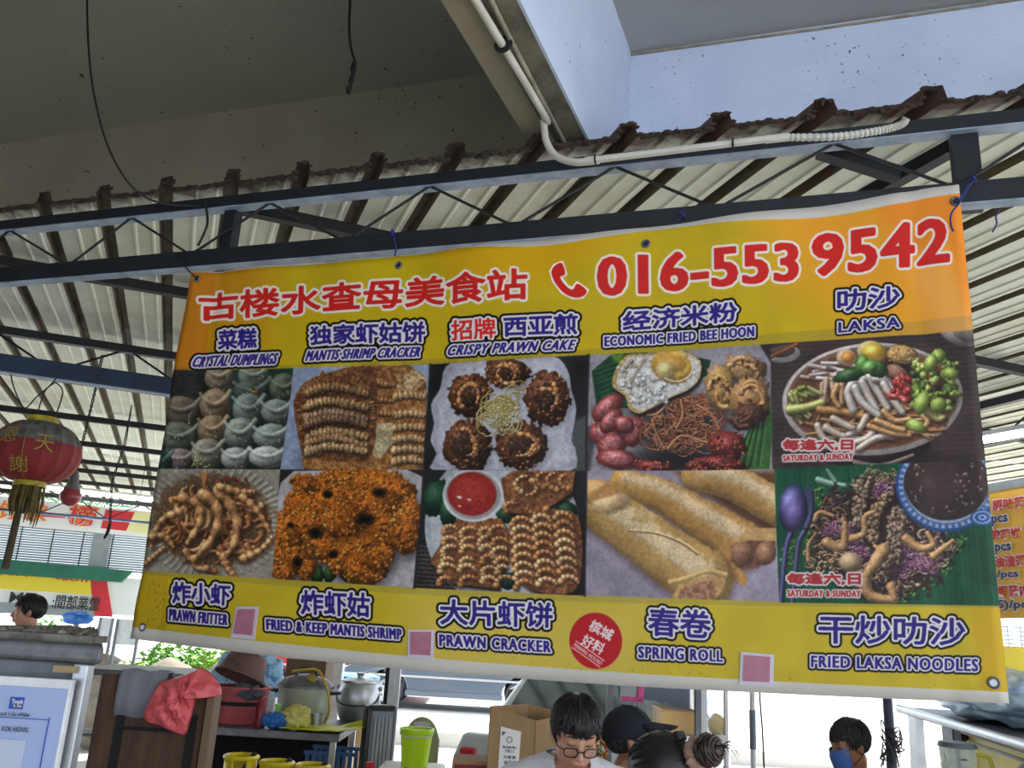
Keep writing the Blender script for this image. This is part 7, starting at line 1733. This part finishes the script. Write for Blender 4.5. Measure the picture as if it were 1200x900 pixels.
    g = MB(); g.tube(spl([H((-.02, -.094, -.058)), H((-.008, -.0975, -.0555)), H((.008, -.0975, -.0555)), H((.02, -.094, -.058))], 3), .0028*hs, 6); g.tube(spl([H((-.016, -.092, -.0645)), H((0, -.0955, -.067)), H((.016, -.092, -.0645))], 3), .0032*hs, 6)
    if not mask: g.build('lips', lipm, t, smooth=True)
    for s_ in (-1, 1):
        g = MB(); g.tube(spl([H((s_*.012, -.0865, .036)), H((s_*.028, -.089, .042)), H((s_*.046, -.078, .038))], 3), [.002*hs, .0028*hs, .003*hs, .0032*hs, .003*hs, .002*hs, .001*hs], 6); g.build('eyebrow', MT[hair], t, smooth=True)
        g = MB(); g.tube(spl([H((s_*.017, -.0835, .011)), H((s_*.03, -.0855, .0075)), H((s_*.044, -.078, .010))], 3), .0013*hs, 5); g.build('eyelid_line', MT[hair], t, smooth=True)
    # hair
    cc = Vector((0, .015, .033)); ra = Vector((.080, .099, .093))
    def hairline(n):
        # lowest z of the hair for a direction n (local head frame)
        a = math.atan2(n.x, -n.y)                          # 0 = face
        a = abs(a)
        if a < .75: return .048
        if a < 1.25: return .048-(a-.75)*.10
        if a < 1.75: return .0+.0*(a)-.002
        return -.055
    g = MB(); N1, N2 = 40, 26; idx = {}
    vs = []; 
    for i in range(N2+1):
        th = math.pi*i/N2
        for k in range(N1):
            n = Vector((math.sin(th)*math.sin(2*math.pi*k/N1), -math.sin(th)*math.cos(2*math.pi*k/N1), math.cos(th)))
            bump_ = 1+.02*mnoise.noise(n*5+Vector((seed, 0, 0)))
            p = cc+Vector((n.x*ra.x, n.y*ra.y, n.z*ra.z))*bump_
            if p.z < -.02 and n.y > 0: p.x *= .86; p.y = cc.y+(p.y-cc.y)*.92
            vs.append(p)
    for i in range(N2):
        for k in range(N1):
            q = [i*N1+k, i*N1+(k+1) % N1, (i+1)*N1+(k+1) % N1, (i+1)*N1+k]
            c_ = sum((vs[j] for j in q), Vector())/4
            if c_.z > hairline(c_-cc): g.f.append(tuple(q))
    g.v = [tuple(H(v)) for v in vs]
    ho = g.build('hair', MT[hair], t, smooth='all', solid=.004)
    g = MB(); nt_ = 1500 if style == 'short' else 700
    for k in range(nt_):
        z_ = RR.uniform(-.6, 1); a = RR.uniform(-math.pi, math.pi); r_ = math.sqrt(1-z_*z_); n = Vector((r_*math.sin(a), -r_*math.cos(a), z_))
        p = cc+Vector((n.x*ra.x, n.y*ra.y, n.z*ra.z))
        if p.z < hairline(n)+.012: continue
        crown = Vector((.01, .35, .94)).normalized(); fl_ = (n*n.dot(crown)-crown); 
        if style == 'bun': fl_ = -(n*n.dot(Vector((0, 1, .15)))-Vector((0, 1, .15)))
        if fl_.length < .05: fl_ = Vector((RR.uniform(-1, 1), -1, 0))
        fl_.normalize(); fl_ = (fl_+Vector((RR.uniform(-.13, .13), RR.uniform(-.1, .1), RR.uniform(-.06, .06)))).normalized()
        l_ = RR.uniform(.022, .042)*hairlen if style == 'short' else RR.uniform(.04, .07)
        lift = .0035 if style == 'short' else .0015
        P_ = [p-n*.002, p+fl_*l_*.5+n*lift, p+fl_*l_+n*(lift*.6-.012*(l_/.04)**2*.6)]
        if style != 'short' or cap: P_ = [p-n*.001, cc+(p+fl_*l_*.5-cc).normalized()*((p-cc).length+lift), cc+(p+fl_*l_-cc).normalized()*((p-cc).length+.001)]
        if cap and p.z > .03: continue
        g.tube([H(q) for q in P_], [.0028*hs, .0024*hs, .0005], 4, cap=False)
    o = g.build('hair_tufts', MT[hair], ho, smooth='all'); o['kind'] = 'stuff'
    if style == 'short' and not cap:
        g = MB()
        for k in range(130):
            a = RR.uniform(-1.0, 1.0); x_ = .07*math.sin(a); y_ = cc.y-.1*math.cos(a)
            g.tube([H((x_*.95, y_+.006, .075)), H((x_, y_-.004, .055)), H((x_*1.02+RR.uniform(-.004, .004), y_-.001, RR.uniform(.03, .045)))], [.0032, .0028, .0005], 4, cap=False)
        o = g.build('fringe', MT[hair], ho, smooth='all'); o['kind'] = 'stuff'
    if glasses:
        fm = mat('glasses_frame', (26, 22, 24), .3); y_ = -.108
        gl = bpy.data.objects.new('glasses', None)
        base = MB(); 
        g = MB(); g.tube(spl([H((-.012, y_, .000)), H((0, y_-.004, .004)), H((.012, y_, .000))], 3), .0022, 6); go = g.build('glasses', fm, t, smooth=True)
        for s_ in (-1, 1):
            c_ = (s_*.033, y_+.004, -.004); ring = [H((c_[0]+.0225*math.copysign(abs(math.cos(a))**.7, math.cos(a)), c_[1]+.006*abs(math.cos(a))*(1 if math.cos(a)*s_ > 0 else 0), c_[2]+.0155*math.copysign(abs(math.sin(a))**.7, math.sin(a)))) for a in [2*math.pi*k/24 for k in range(24)]]
            g = MB(); g.tube(ring, .0021, 6, closed=True); g.build('rim', fm, go, smooth=True)
            g = MB(); g.add(ring+[H(c_)], [(k, (k+1) % 24, 24) for k in range(24)]); g.build('lens', mat('lens_glass', (235, 240, 242), .05, trans=1, alpha=.18), go, solid=.0008)
            g = MB(); g.tube([H((s_*.056, y_+.012, .002)), H((s_*.074, y_+.03, .002)), H((s_*.080, .0, .0)), H((s_*.080, .018, -.006))], .0018, 6); g.build('temple', fm, go, smooth=True)
    if mask:
        mk_ = mat('mask_blue', (70, 110, 180), .8, col2=(60, 96, 164), scale=9)
        g = MB(); vs = []; 
        for i in range(9):
            for j in range(9):
                a = (i/8-.5)*2.3; z_ = .002-.092*j/8; r_ = .078+.016*math.cos(a*1.3)*(1-abs(j/8-.4)*.8)
                vs.append(H((r_*.86*math.sin(a), -.014-r_*1.08*math.cos(a), z_)))
        g.add(vs, [(i*9+j, i*9+j+1, (i+1)*9+j+1, (i+1)*9+j) for i in range(8) for j in range(8)]); mo = g.build('face_mask', mk_, t, smooth='all', solid=.002)
        for s_ in (-1, 1):
            g = MB(); g.tube(spl([H((s_*.07, -.05, -.005)), H((s_*.083, -.01, .012)), H((s_*.084, .03, .014)), H((s_*.078, .034, -.02)), H((s_*.07, .0, -.05)), H((s_*.064, -.045, -.08))], 4), .0016, 5); g.build('ear_loop', MT['black_rubber'], mo, smooth=True)
    if cap:
        g = MB(); vs = []; M1, M2 = 40, 12
        for i in range(M2+1):
            th = math.pi/2*1.12*i/M2
            for k in range(M1):
                a = 2*math.pi*k/M1; n = Vector((math.sin(th)*math.sin(a), -math.sin(th)*math.cos(a), math.cos(th)))
                r_ = 1+.012*abs(math.sin(a*3)); vs.append(H(cc+Vector((n.x*.088*r_, n.y*.108*r_, n.z*.102-.002))+Vector((0, 0, .004*math.sin(a*2)))))
        g.add(vs, [(i*M1+k, i*M1+(k+1) % M1, (i+1)*M1+(k+1) % M1, (i+1)*M1+k) for i in range(M2) for k in range(M1)]); co = g.build('cap', MT['cloth_navy'], t, smooth='all', solid=.003)
        g = MB(); vs = []
        for i in range(7):
            for k in range(13):
                a = (k/12-.5)*1.9; r_ = i/6; e_ = .105*(math.cos(a*1.1)**.6)
                vs.append(H(cc+Vector(((.088+e_*r_*.3)*math.sin(a), -(.106+e_*r_)*math.cos(a) if True else 0, .022-.03*r_+.012*r_*abs(math.sin(a))*-1))))
        g.add(vs, [(i*13+k, i*13+k+1, (i+1)*13+k+1, (i+1)*13+k) for i in range(6) for k in range(12)]); g.build('visor', MT['cloth_navy'], co, smooth='all', solid=.004)
        g = MB(); g.ball(H(cc+Vector((0, 0, .103))), .006, 8, 6); g.build('button', MT['cloth_navy'], co, smooth=True)
        for k in range(6):
            a = k*math.pi/3+.3; g = MB(); g.tube([H(cc+Vector((.089*math.sin(th)*math.sin(a), -.109*math.sin(th)*math.cos(a), .1015*math.cos(th)))) for th in [.1+i*.16 for i in range(10)]], .0013, 4); g.build('seam', MT['cloth_navy'], co, smooth=True)
    if style == 'bun':
        bc = cc+Vector((0, .155, .035)); g = MB(); 
        for k in range(120):
            a = RR.uniform(0, 6.28); b_ = RR.uniform(-1.3, 1.3); r_ = RR.uniform(.03, .04); pts = []
            for i in range(6): q = a+i*.35; pts.append(H(bc+Vector((r_*math.cos(q)*math.cos(b_), r_*math.sin(b_)*.9, r_*math.sin(q)*math.cos(b_)))))
            g.tube(pts, [.002, .004, .0045, .004, .003, .001], 4, cap=False)
        g.ball(H(bc), .034, 14, 10)
        for k in range(14): a = RR.uniform(-1, 1); g.tube([H(bc+Vector((.02*a, .02, .01))), H(bc+Vector((.03*a, .05, .0+.02*RR.random()))), H(bc+Vector((.04*a, .06, -.03*RR.random())))], [.0012, .001, .0004], 4, cap=False)
        g.build('hair_bun', MT['hair_brown'], ho, smooth='all')
        sm = mat('scrunchie', (170, 138, 122), .85, col2=(140, 108, 96), scale=60)
        g = MB(); pts = []; 
        for k in range(40): a = 2*math.pi*k/40; r_ = .026+.003*math.sin(a*9); pts.append(H(cc+Vector((r_*math.cos(a), .112+.004*math.sin(a*7), .03+r_*math.sin(a)))))
        g.tube(pts, [.013+.003*math.sin(k*2.1) for k in range(40)], 8, closed=True); g.build('scrunchie', sm, t, smooth=True)
        g = MB(); g.box((-.018, -.008, -.012), (.018, .008, .012), M=Matrix.Translation(H(cc+Vector((.02, .085, .075)))) @ Matrix.Rotation(.6, 4, 'X')); g.build('hair_clip', MT['black_plastic'], t, bevel=.004)
    return t
D1 = 3.0; zt_ = loc(672, 813, D1).z
human('boy in glasses and white shirt, black hair, looking down under the banner', 668, 850, D1, zt_, 0.12, .44, glasses=True, vneck=True, vox=.0048, hs=.93, seed=2, neckfwd=.09, drop=.245)
D2 = 3.85; zt_ = loc(728, 829, D2).z
human('person in dark navy cap with a face mask and blue shirt, turned to the right', 727, 850, D2, zt_, 1.5, -.2, skin='skin_tan', shirt='cloth_blue', cap=True, mask=True, vox=.006, hs=1.0, seed=4, neckfwd=.05)
D3 = 2.42; zt_ = loc(784, 861, D3).z
human('person with smooth black hair and a brown bun in a beige scrunchie, seen from behind', 782, 880, D3, zt_, -2.45, .2, skin='skin', shirt='cloth_dark', style='bun', vox=.007, hs=1.0, seed=6, neckfwd=.02)
D4 = 4.35; zt_ = loc(1002, 843, D4).z
human('man with short dark hair and mask sitting against the bright gap, facing left', 1002, 870, D4, zt_, -1.35, .25, sit=True, skin='skin_tan', shirt='cloth_blue', mask=True, vox=.008, hs=.94, seed=8)
st_ = T('sitting_stool', 'low plastic stool under the sitting masked man', 'stool', lx(1002, 870, D4), D4+.02, 0)
g = MB(); g.box((-.16, -.14, .34), (.16, .16, .37)); g.build('seat', MT['white_paint'], st_, bevel=.01)
for xx in (-.14, .11):
    for yy in (-.12, .11): g = MB(); g.box((xx, yy, 0), (xx+.03, yy+.03, .34)); g.build('leg', MT['white_paint'], st_)
D5 = 6.5; zt_ = loc(42, 697, D5).z
human('man with short black hair walking past in the far left background', 40, 712, D5, zt_, -1.2, .05, skin='skin', shirt='cloth_dark', vox=.009, hs=1.0, seed=9)
